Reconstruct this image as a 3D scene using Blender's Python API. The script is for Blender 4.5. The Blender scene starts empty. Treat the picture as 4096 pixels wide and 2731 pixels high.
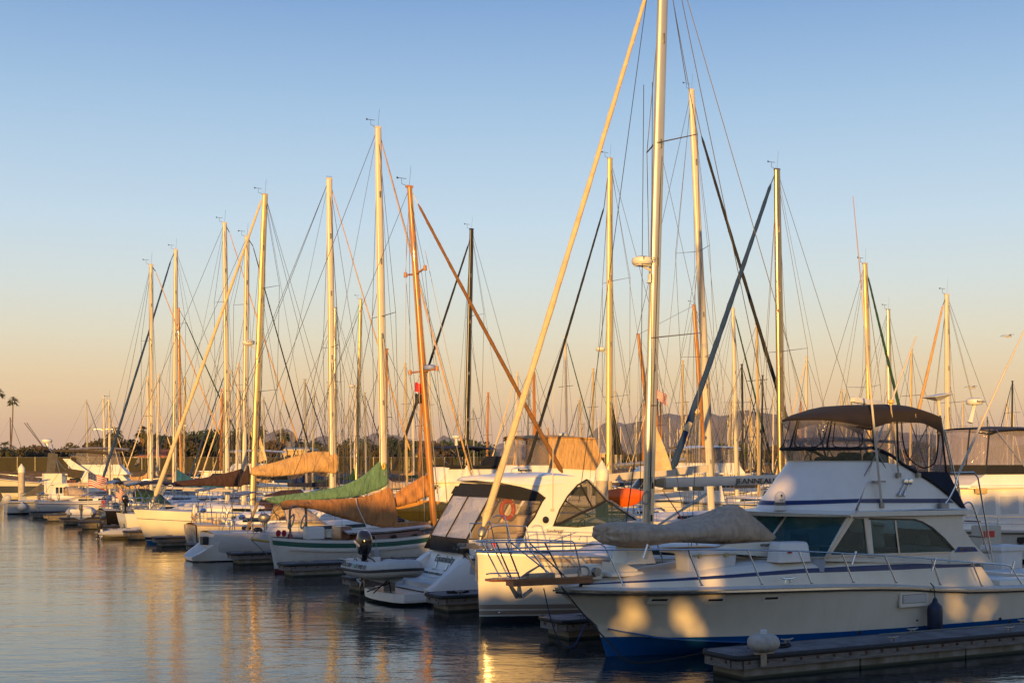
import bpy, math, random
from mathutils import Vector, Matrix
R = math.radians
C = bpy.context.scene.collection
SKYSTOPS = [(0.0, (205, 150, 118)), (.02, (224, 176, 138)), (.06, (232, 204, 160)), (.11, (226, 216, 190)), (.17, (200, 214, 222)), (.25, (168, 196, 226)), (.36, (126, 164, 212)), (.7, (70, 110, 170))]
SKYMIX = .7
WATER_D = .05
SKYSTOPS = [(0.0, (206, 168, 146)), (.02, (212, 174, 146)), (.047, (226, 192, 154)), (.065, (228, 202, 160)), (.094, (224, 214, 184)), (.13, (214, 218, 208)), (.176, (196, 215, 228)), (.255, (164, 194, 224)), (.33, (124, 163, 211)), (.7, (66, 104, 168))]
SKYMIX = .88
HAZE = 0.00011
SKYGAIN = .86
EXPO = .42
HAZE = 0.00004
WATER_D = .085
SKYSTOPS = [(0.0, (208, 166, 140)), (.02, (216, 174, 142)), (.047, (232, 196, 150)), (.065, (236, 206, 156)), (.094, (230, 217, 182)), (.13, (216, 220, 208)), (.176, (194, 215, 230)), (.255, (156, 190, 224)), (.33, (112, 154, 208)), (.7, (62, 100, 164))]
SKYGAIN = .86
EXPO = .42
HAZE = 0.00003
WATER_D = .05
WATER_D = .036
SKYSTOPS = [(0.0, (204, 164, 142)), (.02, (213, 174, 144)), (.047, (229, 196, 154)), (.065, (231, 205, 163)), (.094, (224, 216, 189)), (.13, (208, 218, 215)), (.176, (188, 211, 229)), (.255, (152, 187, 222)), (.33, (110, 152, 206)), (.7, (62, 100, 164))]
SKYGAIN = .88
EXPO = .3
SKYSTOPS = [(0.0, (206, 170, 148)), (.02, (218, 181, 148)), (.047, (233, 203, 160)), (.065, (232, 209, 170)), (.094, (224, 218, 195)), (.13, (210, 220, 218)), (.176, (192, 214, 230)), (.255, (158, 191, 222)), (.33, (119, 159, 207)), (.7, (66, 104, 166))]
SKYGAIN = .86
EXPO = .4
SKYGAIN = .80
SKYMIX = .84
EXPO = .48
SKYGAIN = .755
SKYGAIN = .80
SKYGAIN = .84
SC = bpy.context.scene
rnd = random.Random(7)

# ---------------------------------------------------------------- camera geometry
F, CX, HY, CAMZ = 5300.0, 2048.0, 1850.0, 4.6
ANG = R(28.5)
U = Vector((math.cos(ANG), math.sin(ANG), 0)); V = Vector((-math.sin(ANG), math.cos(ANG), 0))
O = Vector((4.73, 27.9, 0))          # outer near corner of the nearest dock finger
BAY = 7.2

def FW(s, t, z=0.0):
    return O + U * s + V * t + Vector((0, 0, z))
def ray(px, py):
    return Vector(((px - CX) / F, 1.0, (HY - py) / F))
def Qt(px, py, t):                   # where the sight line meets the upright plane t = const (marina frame)
    d = ray(px, py); c = Vector((0, 0, CAMZ))
    k = (t - (c - O).dot(V)) / d.dot(V)
    p = c + d * k
    return ((p - O).dot(U), p.z)
def Ts(px, s):                       # marina t of a sight line at distance s along the fingers
    d = ray(px, HY); a = (Vector((0, 0, 0)) - O)
    k = (s - a.dot(U)) / d.dot(U)
    return (a + d * k).dot(V), k
def PY(px, py, Y):                   # a point at depth Y
    d = ray(px, py); return Vector((d.x * Y, Y, CAMZ + d.z * Y))

# ---------------------------------------------------------------- materials
MATS = {}
def newmat(name):
    m = bpy.data.materials.new(name); m.use_nodes = True
    nt = m.node_tree; b = nt.nodes['Principled BSDF']
    return m, nt, b
def mat(name, col, rough=0.5, metal=0.0, var=0.12, vs=3.0, bump=0.0, bs=40.0, spec=0.5, coat=0.0, stretch=None, trans=0.0, sheen=0.0, bd=.02):
    if name in MATS: return MATS[name]
    m, nt, b = newmat(name)
    N, L = nt.nodes, nt.links
    tc = N.new('ShaderNodeTexCoord'); src = tc.outputs['Object']
    if stretch:
        mp = N.new('ShaderNodeMapping'); mp.inputs['Scale'].default_value = stretch
        L.new(src, mp.inputs['Vector']); src = mp.outputs['Vector']
    b.inputs['Roughness'].default_value = rough; b.inputs['Metallic'].default_value = metal
    b.inputs['Specular IOR Level'].default_value = spec; b.inputs['Coat Weight'].default_value = coat
    if sheen: b.inputs['Sheen Weight'].default_value = sheen
    if var > 0:
        nz = N.new('ShaderNodeTexNoise'); nz.inputs['Scale'].default_value = vs; nz.inputs['Detail'].default_value = 6
        nz.inputs['Roughness'].default_value = 0.65
        L.new(src, nz.inputs['Vector'])
        cr = N.new('ShaderNodeValToRGB')
        cr.color_ramp.elements[0].position = 0.3; cr.color_ramp.elements[1].position = 0.7
        cr.color_ramp.elements[0].color = [c * (1 - var) for c in col] + [1]
        cr.color_ramp.elements[1].color = [min(1, c * (1 + var * .6)) for c in col] + [1]
        L.new(nz.outputs['Fac'], cr.inputs['Fac']); L.new(cr.outputs['Color'], b.inputs['Base Color'])
    else:
        b.inputs['Base Color'].default_value = list(col) + [1]
    if bump > 0:
        n2 = N.new('ShaderNodeTexNoise'); n2.inputs['Scale'].default_value = bs; n2.inputs['Detail'].default_value = 4
        L.new(src, n2.inputs['Vector'])
        bp = N.new('ShaderNodeBump'); bp.inputs['Strength'].default_value = bump; bp.inputs['Distance'].default_value = bd
        L.new(n2.outputs['Fac'], bp.inputs['Height']); L.new(bp.outputs['Normal'], b.inputs['Normal'])
    MATS[name] = m
    return m
def hullmat(name, col, zb=(), sb=(), rough=0.22, dirt=0.25, plank=0.0, coat=.35):
    """gelcoat or paint; zb: bands by height over the water, sb: bands by depth under the sheer"""
    if name in MATS: return MATS[name]
    m, nt, b = newmat(name); N, L = nt.nodes, nt.links
    tc = N.new('ShaderNodeTexCoord')
    sx = N.new('ShaderNodeSeparateXYZ'); L.new(tc.outputs['Object'], sx.inputs[0])
    uv = N.new('ShaderNodeUVMap'); uv.uv_map = 'UVMap'
    su = N.new('ShaderNodeSeparateXYZ'); L.new(uv.outputs['UV'], su.inputs[0])
    mp = N.new('ShaderNodeMapping'); mp.inputs['Scale'].default_value = (1.2, 1.2, .35); L.new(tc.outputs['Object'], mp.inputs['Vector'])
    nz = N.new('ShaderNodeTexNoise'); nz.inputs['Scale'].default_value = 2.2; nz.inputs['Detail'].default_value = 7; L.new(mp.outputs[0], nz.inputs['Vector'])
    cr = N.new('ShaderNodeValToRGB'); e = cr.color_ramp.elements
    e[0].position = .28; e[1].position = .62
    e[0].color = (col[0] * (1 - dirt * .45), col[1] * (1 - dirt * .5), col[2] * (1 - dirt * .62), 1); e[1].color = list(col) + [1]
    L.new(nz.outputs['Fac'], cr.inputs['Fac']); cur = cr.outputs['Color']
    mp2 = N.new('ShaderNodeMapping'); mp2.inputs['Scale'].default_value = (5, 5, .3); L.new(tc.outputs['Object'], mp2.inputs['Vector'])
    n3 = N.new('ShaderNodeTexNoise'); n3.inputs['Scale'].default_value = 1.5; n3.inputs['Detail'].default_value = 5; L.new(mp2.outputs[0], n3.inputs['Vector'])
    r3 = N.new('ShaderNodeMapRange'); r3.inputs[1].default_value = .56; r3.inputs[2].default_value = .76; r3.inputs[4].default_value = .13 * min(1, dirt * 4); L.new(n3.outputs['Fac'], r3.inputs[0])
    m3 = N.new('ShaderNodeMix'); m3.data_type = 'RGBA'; L.new(r3.outputs[0], m3.inputs[0]); L.new(cur, m3.inputs[6]); m3.inputs[7].default_value = (.26, .17, .09, 1); cur = m3.outputs[2]
    def band(srcsock, lo, hi, c):
        nonlocal cur
        a = N.new('ShaderNodeMath'); a.operation = 'GREATER_THAN'; a.inputs[1].default_value = lo; L.new(srcsock, a.inputs[0])
        d = N.new('ShaderNodeMath'); d.operation = 'LESS_THAN'; d.inputs[1].default_value = hi; L.new(srcsock, d.inputs[0])
        k = N.new('ShaderNodeMath'); k.operation = 'MULTIPLY'; L.new(a.outputs[0], k.inputs[0]); L.new(d.outputs[0], k.inputs[1])
        mx = N.new('ShaderNodeMix'); mx.data_type = 'RGBA'; L.new(k.outputs[0], mx.inputs[0]); L.new(cur, mx.inputs[6]); mx.inputs[7].default_value = list(c) + [1]
        cur = mx.outputs[2]
    for lo, hi, c in zb: band(sx.outputs['Z'], lo, hi, c)
    for lo, hi, c in sb: band(su.outputs['Y'], lo, hi, c)
    L.new(cur, b.inputs['Base Color']); b.inputs['Roughness'].default_value = rough; b.inputs['Coat Weight'].default_value = coat; b.inputs['Coat Roughness'].default_value = .04
    if plank:
        w = N.new('ShaderNodeMath'); w.operation = 'MULTIPLY'; w.inputs[1].default_value = 1 / plank; L.new(su.outputs['Y'], w.inputs[0])
        fr = N.new('ShaderNodeMath'); fr.operation = 'FRACT'; L.new(w.outputs[0], fr.inputs[0])
        gt = N.new('ShaderNodeMath'); gt.operation = 'LESS_THAN'; gt.inputs[1].default_value = .1; L.new(fr.outputs[0], gt.inputs[0])
        bp = N.new('ShaderNodeBump'); bp.inputs['Strength'].default_value = .5; bp.inputs['Distance'].default_value = .01; bp.invert = True
        L.new(gt.outputs[0], bp.inputs['Height']); L.new(bp.outputs[0], b.inputs['Normal'])
    else:
        n2 = N.new('ShaderNodeTexNoise'); n2.inputs['Scale'].default_value = .9; n2.inputs['Detail'].default_value = 2; L.new(tc.outputs['Object'], n2.inputs['Vector'])
        bp = N.new('ShaderNodeBump'); bp.inputs['Strength'].default_value = .25; bp.inputs['Distance'].default_value = .02
        L.new(n2.outputs['Fac'], bp.inputs['Height']); L.new(bp.outputs[0], b.inputs['Normal'])
    MATS[name] = m
    return m
def glassmat(name, tint, clear=0.5, rough=0.03, wav=0.0, spec=.6, tc_=(.86, .84, .86, 1)):
    """window pane / vinyl: part see-through, part mirror"""
    if name in MATS: return MATS[name]
    m, nt, b = newmat(name); N, L = nt.nodes, nt.links
    b.inputs['Base Color'].default_value = list(tint) + [1]; b.inputs['Roughness'].default_value = rough
    b.inputs['Specular IOR Level'].default_value = spec
    tr = N.new('ShaderNodeBsdfTransparent'); tr.inputs['Color'].default_value = tc_
    mx = N.new('ShaderNodeMixShader'); mx.inputs[0].default_value = clear
    out = N['Material Output']
    L.new(b.outputs[0], mx.inputs[1]); L.new(tr.outputs[0], mx.inputs[2]); L.new(mx.outputs[0], out.inputs['Surface'])
    if wav:
        tc = N.new('ShaderNodeTexCoord'); mp = N.new('ShaderNodeMapping'); mp.inputs['Scale'].default_value = (5, 5, 1.6)
        L.new(tc.outputs['Object'], mp.inputs['Vector'])
        n2 = N.new('ShaderNodeTexNoise'); n2.inputs['Scale'].default_value = 1.6; n2.inputs['Detail'].default_value = 3; n2.inputs['Distortion'].default_value = 1.2
        L.new(mp.outputs[0], n2.inputs['Vector'])
        bp = N.new('ShaderNodeBump'); bp.inputs['Strength'].default_value = wav; bp.inputs['Distance'].default_value = .05
        L.new(n2.outputs['Fac'], bp.inputs['Height']); L.new(bp.outputs[0], b.inputs['Normal'])
    MATS[name] = m
    return m

GEL = mat('gelcoat', (.80, .75, .68), .3, var=.07, vs=1.5)
GELC = mat('cream_gelcoat', (.78, .71, .58), .3, var=.07, vs=1.5)
DECKW = mat('nonskid_deck', (.66, .62, .55), .7, var=.15, vs=2.5, bump=.2, bs=150)
NAVY = mat('navy_paint', (.012, .025, .11), .35, var=.2)
NAVYC = mat('navy_canvas', (.012, .016, .035), .9, var=.25, bump=.25, bs=25)
BLACKC = mat('black_canvas', (.01, .01, .011), .85, var=.3, bump=.25, bs=25)
CHOC = mat('brown_black_canvas', (.016, .011, .012), .9, var=.3, bump=.4, bs=9)
TANC = mat('tan_canvas', (.52, .31, .13), .9, var=.3, bump=1.0, bs=2.6, stretch=(2.2, 2.2, .7), bd=.09)
BROWNC = mat('rust_canvas', (.42, .19, .065), .92, var=.3, bump=1.0, bs=2.6, stretch=(2.2, 2.2, .7), bd=.09)
GREENC = mat('green_canvas', (.105, .205, .12), .9, var=.3, bump=1.0, bs=2.6, stretch=(2.2, 2.2, .7), bd=.09)
DGREENC = mat('dark_green_canvas', (.012, .05, .03), .9, var=.3, bump=.4, bs=6)
BLUEC = mat('blue_canvas', (.008, .035, .11), .85, var=.3, bump=1.0, bs=2.6, stretch=(2.2, 2.2, .7), bd=.09)
TEALC = mat('teal_canvas', (.015, .11, .2), .85, var=.3, bump=1.0, bs=2.6, stretch=(2.2, 2.2, .7), bd=.09)
GREYC = mat('grey_beige_canvas', (.50, .375, .26), .92, var=.3, bump=1.0, bs=2.6, stretch=(2.2, 2.2, .7), bd=.09)
MAROONC = mat('maroon_canvas', (.05, .022, .02), .92, var=.3, bump=1.0, bs=2.6, stretch=(2.2, 2.2, .7), bd=.09)
CREAMS = mat('cream_sailcloth', (.62, .47, .27), .85, var=.2, bump=.35, bs=5)
STEEL = mat('stainless', (.62, .6, .58), .18, 1.0, var=.1)
DSTEEL = mat('dull_galvanised', (.3, .28, .25), .5, .8, var=.35, vs=8)
ALU = mat('mast_aluminium', (.6, .52, .38), .36, .7, var=.12, stretch=(3, 3, .3))
WHITEM = mat('white_mast_paint', (.56, .50, .41), .35, var=.1, stretch=(3, 3, .4))
GOLDM = mat('anodised_gold_mast', (.62, .46, .22), .4, .45, var=.18, stretch=(3, 3, .4))
BLACKM = mat('black_mast_paint', (.012, .011, .011), .3, var=.3)
SPAR = mat('varnished_spar', (.42, .17, .03), .28, var=.3, vs=4, stretch=(6, 6, .35), coat=.4)
TEAK = mat('varnished_teak', (.20, .065, .02), .3, var=.45, vs=5, stretch=(1, 7, 7), coat=.4)
OLDTEAK = mat('weathered_teak', (.24, .18, .13), .8, var=.4, vs=6, stretch=(1, 6, 6), bump=.3)
WIRE = mat('rigging_wire', (.05, .043, .037), .5, .2, var=0)
ROPE = mat('pale_rope', (.42, .35, .26), .9, var=.3, vs=20)
ROPEB = mat('blue_rope', (.02, .06, .2), .9, var=.3, vs=20)
ROPEK = mat('black_rope', (.012, .012, .012), .85, var=.3, vs=20)
RUB = mat('black_rubber', (.018, .018, .02), .6, var=.4, vs=6)
DARK = mat('dark_interior', (.02, .018, .015), .9, var=.3)
WOODIN = mat('saloon_wood', (.12, .06, .02), .5, var=.3)
GLASS = glassmat('tinted_glass', (.006, .014, .017), .15, spec=.4)
GLASSC = glassmat('clear_cabin_glass', (.015, .075, .09), .52, spec=.6, tc_=(.62, .8, .8, 1))
VINYL = glassmat('clear_vinyl', (.36, .33, .36), .68, .08, .9)
VINYLB = glassmat('milky_vinyl', (.40, .42, .55), .3, .16, .9)
SCREEN = glassmat('flybridge_screen', (.25, .22, .12), .62, .06)
RED = mat('red_plastic', (.55, .03, .02), .4, var=.15)
ORANGE = mat('orange_plastic', (.75, .13, .01), .35, var=.15)
MUST = mat('mustard_plastic', (.62, .27, .02), .4, var=.2)
HYP = mat('grey_hypalon', (.50, .48, .44), .6, var=.12, vs=4)
HYPD = mat('dark_grey_hypalon', (.10, .10, .11), .6, var=.2, vs=4)
CONC = hullmat('wet_concrete', (.29, .26, .22), zb=((-9, .05, (.025, .028, .014)), (.05, .075, (.10, .09, .05))), rough=.8, dirt=1.2, coat=0)
PILEM = mat('pile_concrete', (.42, .37, .30), .85, var=.3, vs=4, bump=.3, bs=25, stretch=(1, 1, .4))
PILEC = mat('white_pile_cap', (.72, .66, .55), .6, var=.15)
DOCKW = mat('dock_timber', (.21, .18, .155), .85, var=.5, vs=5, bump=.4, bs=20, stretch=(.8, 6, 6))
DOCKT = mat('dock_deck', (.19, .17, .16), .9, var=.5, vs=1.8, bump=.3, bs=60)
WHITEP = mat('white_plastic', (.64, .62, .58), .4, var=.08)
LTR = mat('black_lettering', (.015, .015, .016), .5, var=0)
LTG = mat('grey_green_lettering', (.07, .10, .10), .5, var=0)

# ---------------------------------------------------------------- mesh builder
class MB:
    def __init__(s): s.v = []; s.f = []; s.m = []; s.uv = None
    def add(s, vs, fs, mi=0):
        o = len(s.v); s.v += [tuple(p) for p in vs]
        for f in fs: s.f.append(tuple(i + o for i in f)); s.m.append(mi)
        return o
    def box(s, c, d, mi=0, rot=None):
        x, y, z = d[0] / 2, d[1] / 2, d[2] / 2
        vs = [Vector(p) for p in ((-x, -y, -z), (x, -y, -z), (x, y, -z), (-x, y, -z), (-x, -y, z), (x, -y, z), (x, y, z), (-x, y, z))]
        if rot is not None: vs = [rot @ p for p in vs]
        s.add([p + Vector(c) for p in vs], [(0, 3, 2, 1), (4, 5, 6, 7), (0, 1, 5, 4), (1, 2, 6, 5), (2, 3, 7, 6), (3, 0, 4, 7)], mi)
        return s
    def rbox(s, c, d, r=.03, mi=0, rot=None, taper=1.0):
        """box with rounded upright edges and soft top"""
        x, y = d[0] / 2, d[1] / 2; rings = []
        for zz, ins in ((-d[2] / 2, 0), (d[2] / 2 - r, 0), (d[2] / 2 - r * .3, r * .3), (d[2] / 2, r)):
            k = 1 + (taper - 1) * (zz / d[2] + .5); ring = []
            for cx, cy, a0 in ((1, 1, 0), (-1, 1, 90), (-1, -1, 180), (1, -1, 270)):
                for a in (0, 30, 60, 90):
                    ring.append(Vector(((cx * (x * k - r) + (r - ins) * math.cos(R(a0 + a))), (cy * (y * k - r) + (r - ins) * math.sin(R(a0 + a))), zz)))
            if rot is not None: ring = [rot @ p for p in ring]
            rings.append([p + Vector(c) for p in ring])
        return s.loft(rings, mi=mi)
    def tube(s, pts, r, n=8, mi=0, cap=True, flat=None):
        pts = [Vector(p) for p in pts]
        rs = r if isinstance(r, (list, tuple)) else [r] * len(pts)
        up = None; rings = []
        for i, p in enumerate(pts):
            t = (pts[min(i + 1, len(pts) - 1)] - pts[max(i - 1, 0)])
            if t.length < 1e-9: t = Vector((0, 0, 1))
            t.normalize()
            if up is None:
                up = Vector((0, 0, 1)) if abs(t.z) < .9 else Vector((1, 0, 0))
            a = up - t * up.dot(t)
            if a.length < 1e-6: a = t.orthogonal()
            a.normalize(); b = t.cross(a); up = a
            fx, fy = (flat if flat else (1, 1))
            rings.append([p + (a * math.cos(2 * math.pi * k / n) * fx + b * math.sin(2 * math.pi * k / n) * fy) * rs[i] for k in range(n)])
        return s.loft(rings, mi=mi, caps=cap)
    def loft(s, rings, closed=True, caps=True, mi=0, mis=None):
        n = len(rings[0]); vs = [p for r in rings for p in r]; fs = []; ms = []
        for i in range(len(rings) - 1):
            for k in range(n if closed else n - 1):
                k2 = (k + 1) % n
                fs.append((i * n + k, i * n + k2, (i + 1) * n + k2, (i + 1) * n + k)); ms.append(mis[k] if mis else mi)
        if caps and closed:
            fs.append(tuple(range(n - 1, -1, -1))); ms.append(mi)
            fs.append(tuple(range((len(rings) - 1) * n, len(rings) * n))); ms.append(mi)
        o = len(s.v); s.v += [tuple(p) for p in vs]
        for f, m_ in zip(fs, ms): s.f.append(tuple(i + o for i in f)); s.m.append(m_)
        return s
    def grid(s, rows, mi=0, mis=None): return s.loft(rows, closed=False, caps=False, mi=mi, mis=mis)
    def lathe(s, prof, c=(0, 0, 0), n=16, mi=0, axis=None):
        rot = Vector((0, 0, 1)).rotation_difference(Vector(axis)).to_matrix() if axis is not None else Matrix.Identity(3)
        rings = [[Vector(c) + rot @ Vector((max(r, 1e-4) * math.cos(2 * math.pi * k / n), max(r, 1e-4) * math.sin(2 * math.pi * k / n), z)) for k in range(n)] for r, z in prof]
        return s.loft(rings, mi=mi)
    def torus(s, c, R_, r, axis=(0, 0, 1), n=28, k=10, mi=0, sy=1.0):
        rot = Vector((0, 0, 1)).rotation_difference(Vector(axis)).to_matrix(); vs = []; fs = []
        for i in range(n):
            a = 2 * math.pi * i / n
            for j in range(k):
                b = 2 * math.pi * j / k; q = R_ + r * math.cos(b)
                vs.append(Vector(c) + rot @ Vector((q * math.cos(a), q * math.sin(a) * sy, r * math.sin(b))))
        for i in range(n):
            for j in range(k):
                fs.append((i * k + j, ((i + 1) % n) * k + j, ((i + 1) % n) * k + (j + 1) % k, i * k + (j + 1) % k))
        s.add(vs, fs, mi); return s
    def plate(s, pts, off, mi=0, mie=None):
        """polygon (list of points) thickened by the vector off"""
        pts = [Vector(p) for p in pts]; n = len(pts); off = Vector(off)
        o = s.add(pts + [p + off for p in pts], [tuple(range(n - 1, -1, -1)), tuple(range(n, 2 * n))], mi)
        for k in range(n):
            s.f.append((o + k, o + (k + 1) % n, o + n + (k + 1) % n, o + n + k)); s.m.append(mi if mie is None else mie)
        return s
    def blob(s, c, rad, n=14, m=8, fn=None, mi=0):
        rings = []
        for i in range(1, m):
            th = math.pi * i / m; ring = []
            for k in range(n):
                ph = 2 * math.pi * k / n
                p = Vector((rad[0] * math.sin(th) * math.cos(ph), rad[1] * math.sin(th) * math.sin(ph), -rad[2] * math.cos(th)))
                if fn: p = fn(p)
                ring.append(p + Vector(c))
            rings.append(ring)
        return s.loft(rings, mi=mi)

def link(name, mb, mats, parent=None, smooth=True, angle=38, uv=None):
    me = bpy.data.meshes.new(name)
    me.from_pydata(mb.v, [], mb.f)
    if not isinstance(mats, (list, tuple)): mats = [mats]
    for m in mats: me.materials.append(m)
    if len(mats) > 1: me.polygons.foreach_set('material_index', mb.m)
    if mb.uv:
        l = me.uv_layers.new(name='UVMap')
        for lp in me.loops: l.data[lp.index].uv = mb.uv[lp.vertex_index]
    if smooth:
        me.polygons.foreach_set('use_smooth', [True] * len(me.polygons))
        me.set_sharp_from_angle(angle=R(angle))
    me.update()
    o = bpy.data.objects.new(name, me); C.objects.link(o)
    if parent: o.parent = parent
    return o
def tag(o, label, cat, group=None, kind=None):
    if label: o['label'] = label
    if cat: o['category'] = cat
    if group: o['group'] = group
    if kind: o['kind'] = kind
    return o
def empty(name, loc, rz=0.0):
    o = bpy.data.objects.new(name, None); C.objects.link(o); o.location = loc; o.rotation_euler = (0, 0, rz)
    o.empty_display_size = .3
    return o
def struct(name, mb, mats, **k):
    o = link(name, mb, mats, **k); o['kind'] = 'structure'; return o
def solo(name, label, cat, mb, mats, loc=(0, 0, 0), rz=0.0, group=None, **k):
    o = link(name, mb, mats, **k); o.location = loc; o.rotation_euler = (0, 0, rz); return tag(o, label, cat, group)
def copy_tree(o, parent=None):
    c = o.copy(); C.objects.link(c)
    if parent: c.parent = parent
    for ch in list(o.children): copy_tree(ch, c)
    return c

class Boat:
    """a thing in the marina frame: local x runs from the outer end of its berth towards the main dock, y away from the camera"""
    def __init__(b, name, label, cat, s0, tc, group=None, z0=0.0):
        b.s0, b.tc, b.z0 = s0, tc, z0
        b.e = empty(name, FW(s0, tc, z0), ANG); tag(b.e, label, cat, group)
    def q(b, px, py, dt=0.0):
        s, z = Qt(px, py, b.tc + dt); return Vector((s - b.s0, dt, z - b.z0))
    def k(b, px, py, dt=0.0): return b.q(px * 4096 / 2352, py * 4096 / 2352, dt)
    def p(b, name, mb, mats, parent=None, **k): return link(name, mb, mats, parent or b.e, **k)

def crom(P, n):
    """smooth curve through tuples, n steps per span"""
    P = [Vector(p) for p in P]; out = []
    for i in range(len(P) - 1):
        p0 = P[max(i - 1, 0)]; p1 = P[i]; p2 = P[i + 1]; p3 = P[min(i + 2, len(P) - 1)]
        for j in range(n):
            t = j / n
            out.append(.5 * ((2 * p1) + (p2 - p0) * t + (2 * p0 - 5 * p1 + 4 * p2 - p3) * t * t + (3 * p1 - p0 - 3 * p2 + p3) * t ** 3))
    out.append(P[-1]); return out
def lerp(tab, x):
    if x <= tab[0][0]: return tab[0][1]
    for (a, b), (c, d) in zip(tab, tab[1:]):
        if x <= c: return b + (d - b) * (x - a) / (c - a)
    return tab[-1][1]
def sm(tab, x):                      # smooth lookup
    if x <= tab[0][0]: return tab[0][1]
    for i in range(len(tab) - 1):
        (a, b), (c, d) = tab[i], tab[i + 1]
        if x <= c:
            t = (x - a) / (c - a)
            m0 = (d - tab[i - 1][1]) / (c - tab[i - 1][0]) if i > 0 else (d - b) / (c - a)
            m1 = (tab[i + 2][1] - b) / (tab[i + 2][0] - a) if i + 2 < len(tab) else (d - b) / (c - a)
            h = c - a
            return (2 * t ** 3 - 3 * t * t + 1) * b + (t ** 3 - 2 * t * t + t) * h * m0 + (-2 * t ** 3 + 3 * t * t) * d + (t ** 3 - t * t) * h * m1
    return tab[-1][1]

def hull_mb(xs, half, sheer, bot, endx=None, chine=None, flare=1.0, rnd_=None, nv=9, deckcam=.06, deckdrop=.0, mi_deck=1, zk=-.25):
    """xs stations at the sheer; half(x) half beam; sheer(x); endx(f, x): x of a point at height fraction f (0 keel, 1 sheer).
       round bilge unless chine(x) -> (half, z) is given. material 0 hull, 1 deck"""
    mb = MB(); uv = []; secs = []
    for x in xs:
        hb, zs = half(x), sheer(x); sec = []
        for k in range(nv + 1):
            f = k / nv
            if chine:
                cb, cz = chine(x)
                if f < .25: y = cb * (f / .25); z = zk + (cz - zk) * (f / .25) ** 1.0
                else:
                    g = (f - .25) / .75; y = cb + (hb - cb) * g ** flare; z = cz + (zs - cz) * g
            else:
                z = zk + (zs - zk) * f; y = hb * (1 - (1 - f) ** rnd_(x)) ** .75
            xx = endx(f, x) if endx else x
            sec.append((xx, y, z, zs))
        secs.append(sec)
    rows = []
    for sec in secs:
        row = [Vector((p[0], -p[1], p[2])) for p in reversed(sec)] + [Vector((p[0], p[1], p[2])) for p in sec[1:]]
        uv += [(p[0], p[3] - p[2]) for p in reversed(sec)] + [(p[0], p[3] - p[2]) for p in sec[1:]]
        rows.append(row)
    mb.grid(rows, 0)
    n = len(rows[0])
    for ri, rev in ((0, False), (len(rows) - 1, True)):     # close the ends
        o = ri * n
        for k in range(n // 2):
            q = (o + k, o + k + 1, o + n - 2 - k, o + n - 1 - k)
            if len(set(q)) == 4: mb.f.append(q if rev else q[::-1]); mb.m.append(0)
    drows = []
    for sec in secs:
        x, y, z, zs = sec[-1]; yy = max(0, y - .04)
        drows.append([Vector((x, -y, z)), Vector((x, -yy, z + .012)), Vector((x, -yy, z - deckdrop))] + [Vector((x, yy * a, z - deckdrop + deckcam * (1 - a * a) * min(1, y))) for a in (-.5, 0, .5)] + [Vector((x, yy, z - deckdrop)), Vector((x, yy, z + .012)), Vector((x, y, z))])
        uv += [(x, -1)] * 9
    mb.grid(drows, mi_deck)
    mb.uv = uv
    return mb
def strip(path, w, h, mb=None, mi=0):
    """rub rail: flat bar along a path"""
    mb = mb or MB(); rings = []
    for i, p in enumerate(path):
        p = Vector(p); t = Vector(path[min(i + 1, len(path) - 1)]) - Vector(path[max(i - 1, 0)]); t.z = 0
        if t.length < 1e-6: t = Vector((1, 0, 0))
        nrm = Vector((t.y, -t.x, 0)).normalized()
        rings.append([p + nrm * w + Vector((0, 0, h)), p - nrm * w + Vector((0, 0, h)), p - nrm * w - Vector((0, 0, h)), p + nrm * w - Vector((0, 0, h))])
    return mb.loft(rings, mi=mi)
def rail(b, name, path, r, mat_, posts=(), parent=None, postname='stanchion', pr=None, pm=None):
    mb = MB(); mb.tube(path, r, 8); o = b.p(name, mb, mat_, parent)
    for a, c in posts:
        m2 = MB(); m2.tube([a, c], pr or r, 8); m2.lathe([(.045, 0), (.045, .012), (.02, .03)], a, 10); b.p(postname, m2, pm or mat_, parent)
    return o
def text(b, s, p, size, mat_, parent, xdir=(1, 0, 0), zdir=(0, 0, 1), depth=.004, name='lettering', shear=0.0, wide=1.0, align='CENTER', off=.004, bold=0.0):
    cu = bpy.data.curves.new(name, 'FONT'); cu.body = s; cu.size = size; cu.align_x = align; cu.align_y = 'CENTER'
    cu.extrude = depth; cu.shear = shear; cu.offset = bold; cu.resolution_u = 3
    o = bpy.data.objects.new(name, cu); C.objects.link(o)
    me = bpy.data.meshes.new_from_object(o); bpy.data.objects.remove(o)
    me.materials.clear(); me.materials.append(mat_)
    X = Vector(xdir).normalized(); Z = Vector(zdir).normalized(); Y = Z.cross(X).normalized(); Z = X.cross(Y).normalized()
    n = X.cross(Z)                    # faces outwards
    M_ = Matrix.Translation(Vector(p) + n * off) @ Matrix((X, Z, n)).transposed().to_4x4() @ Matrix.Diagonal((wide, 1, 1, 1))
    me.transform(M_)
    o = bpy.data.objects.new(name, me); C.objects.link(o)
    o.parent = parent if isinstance(parent, bpy.types.Object) else b.e
    return o
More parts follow.
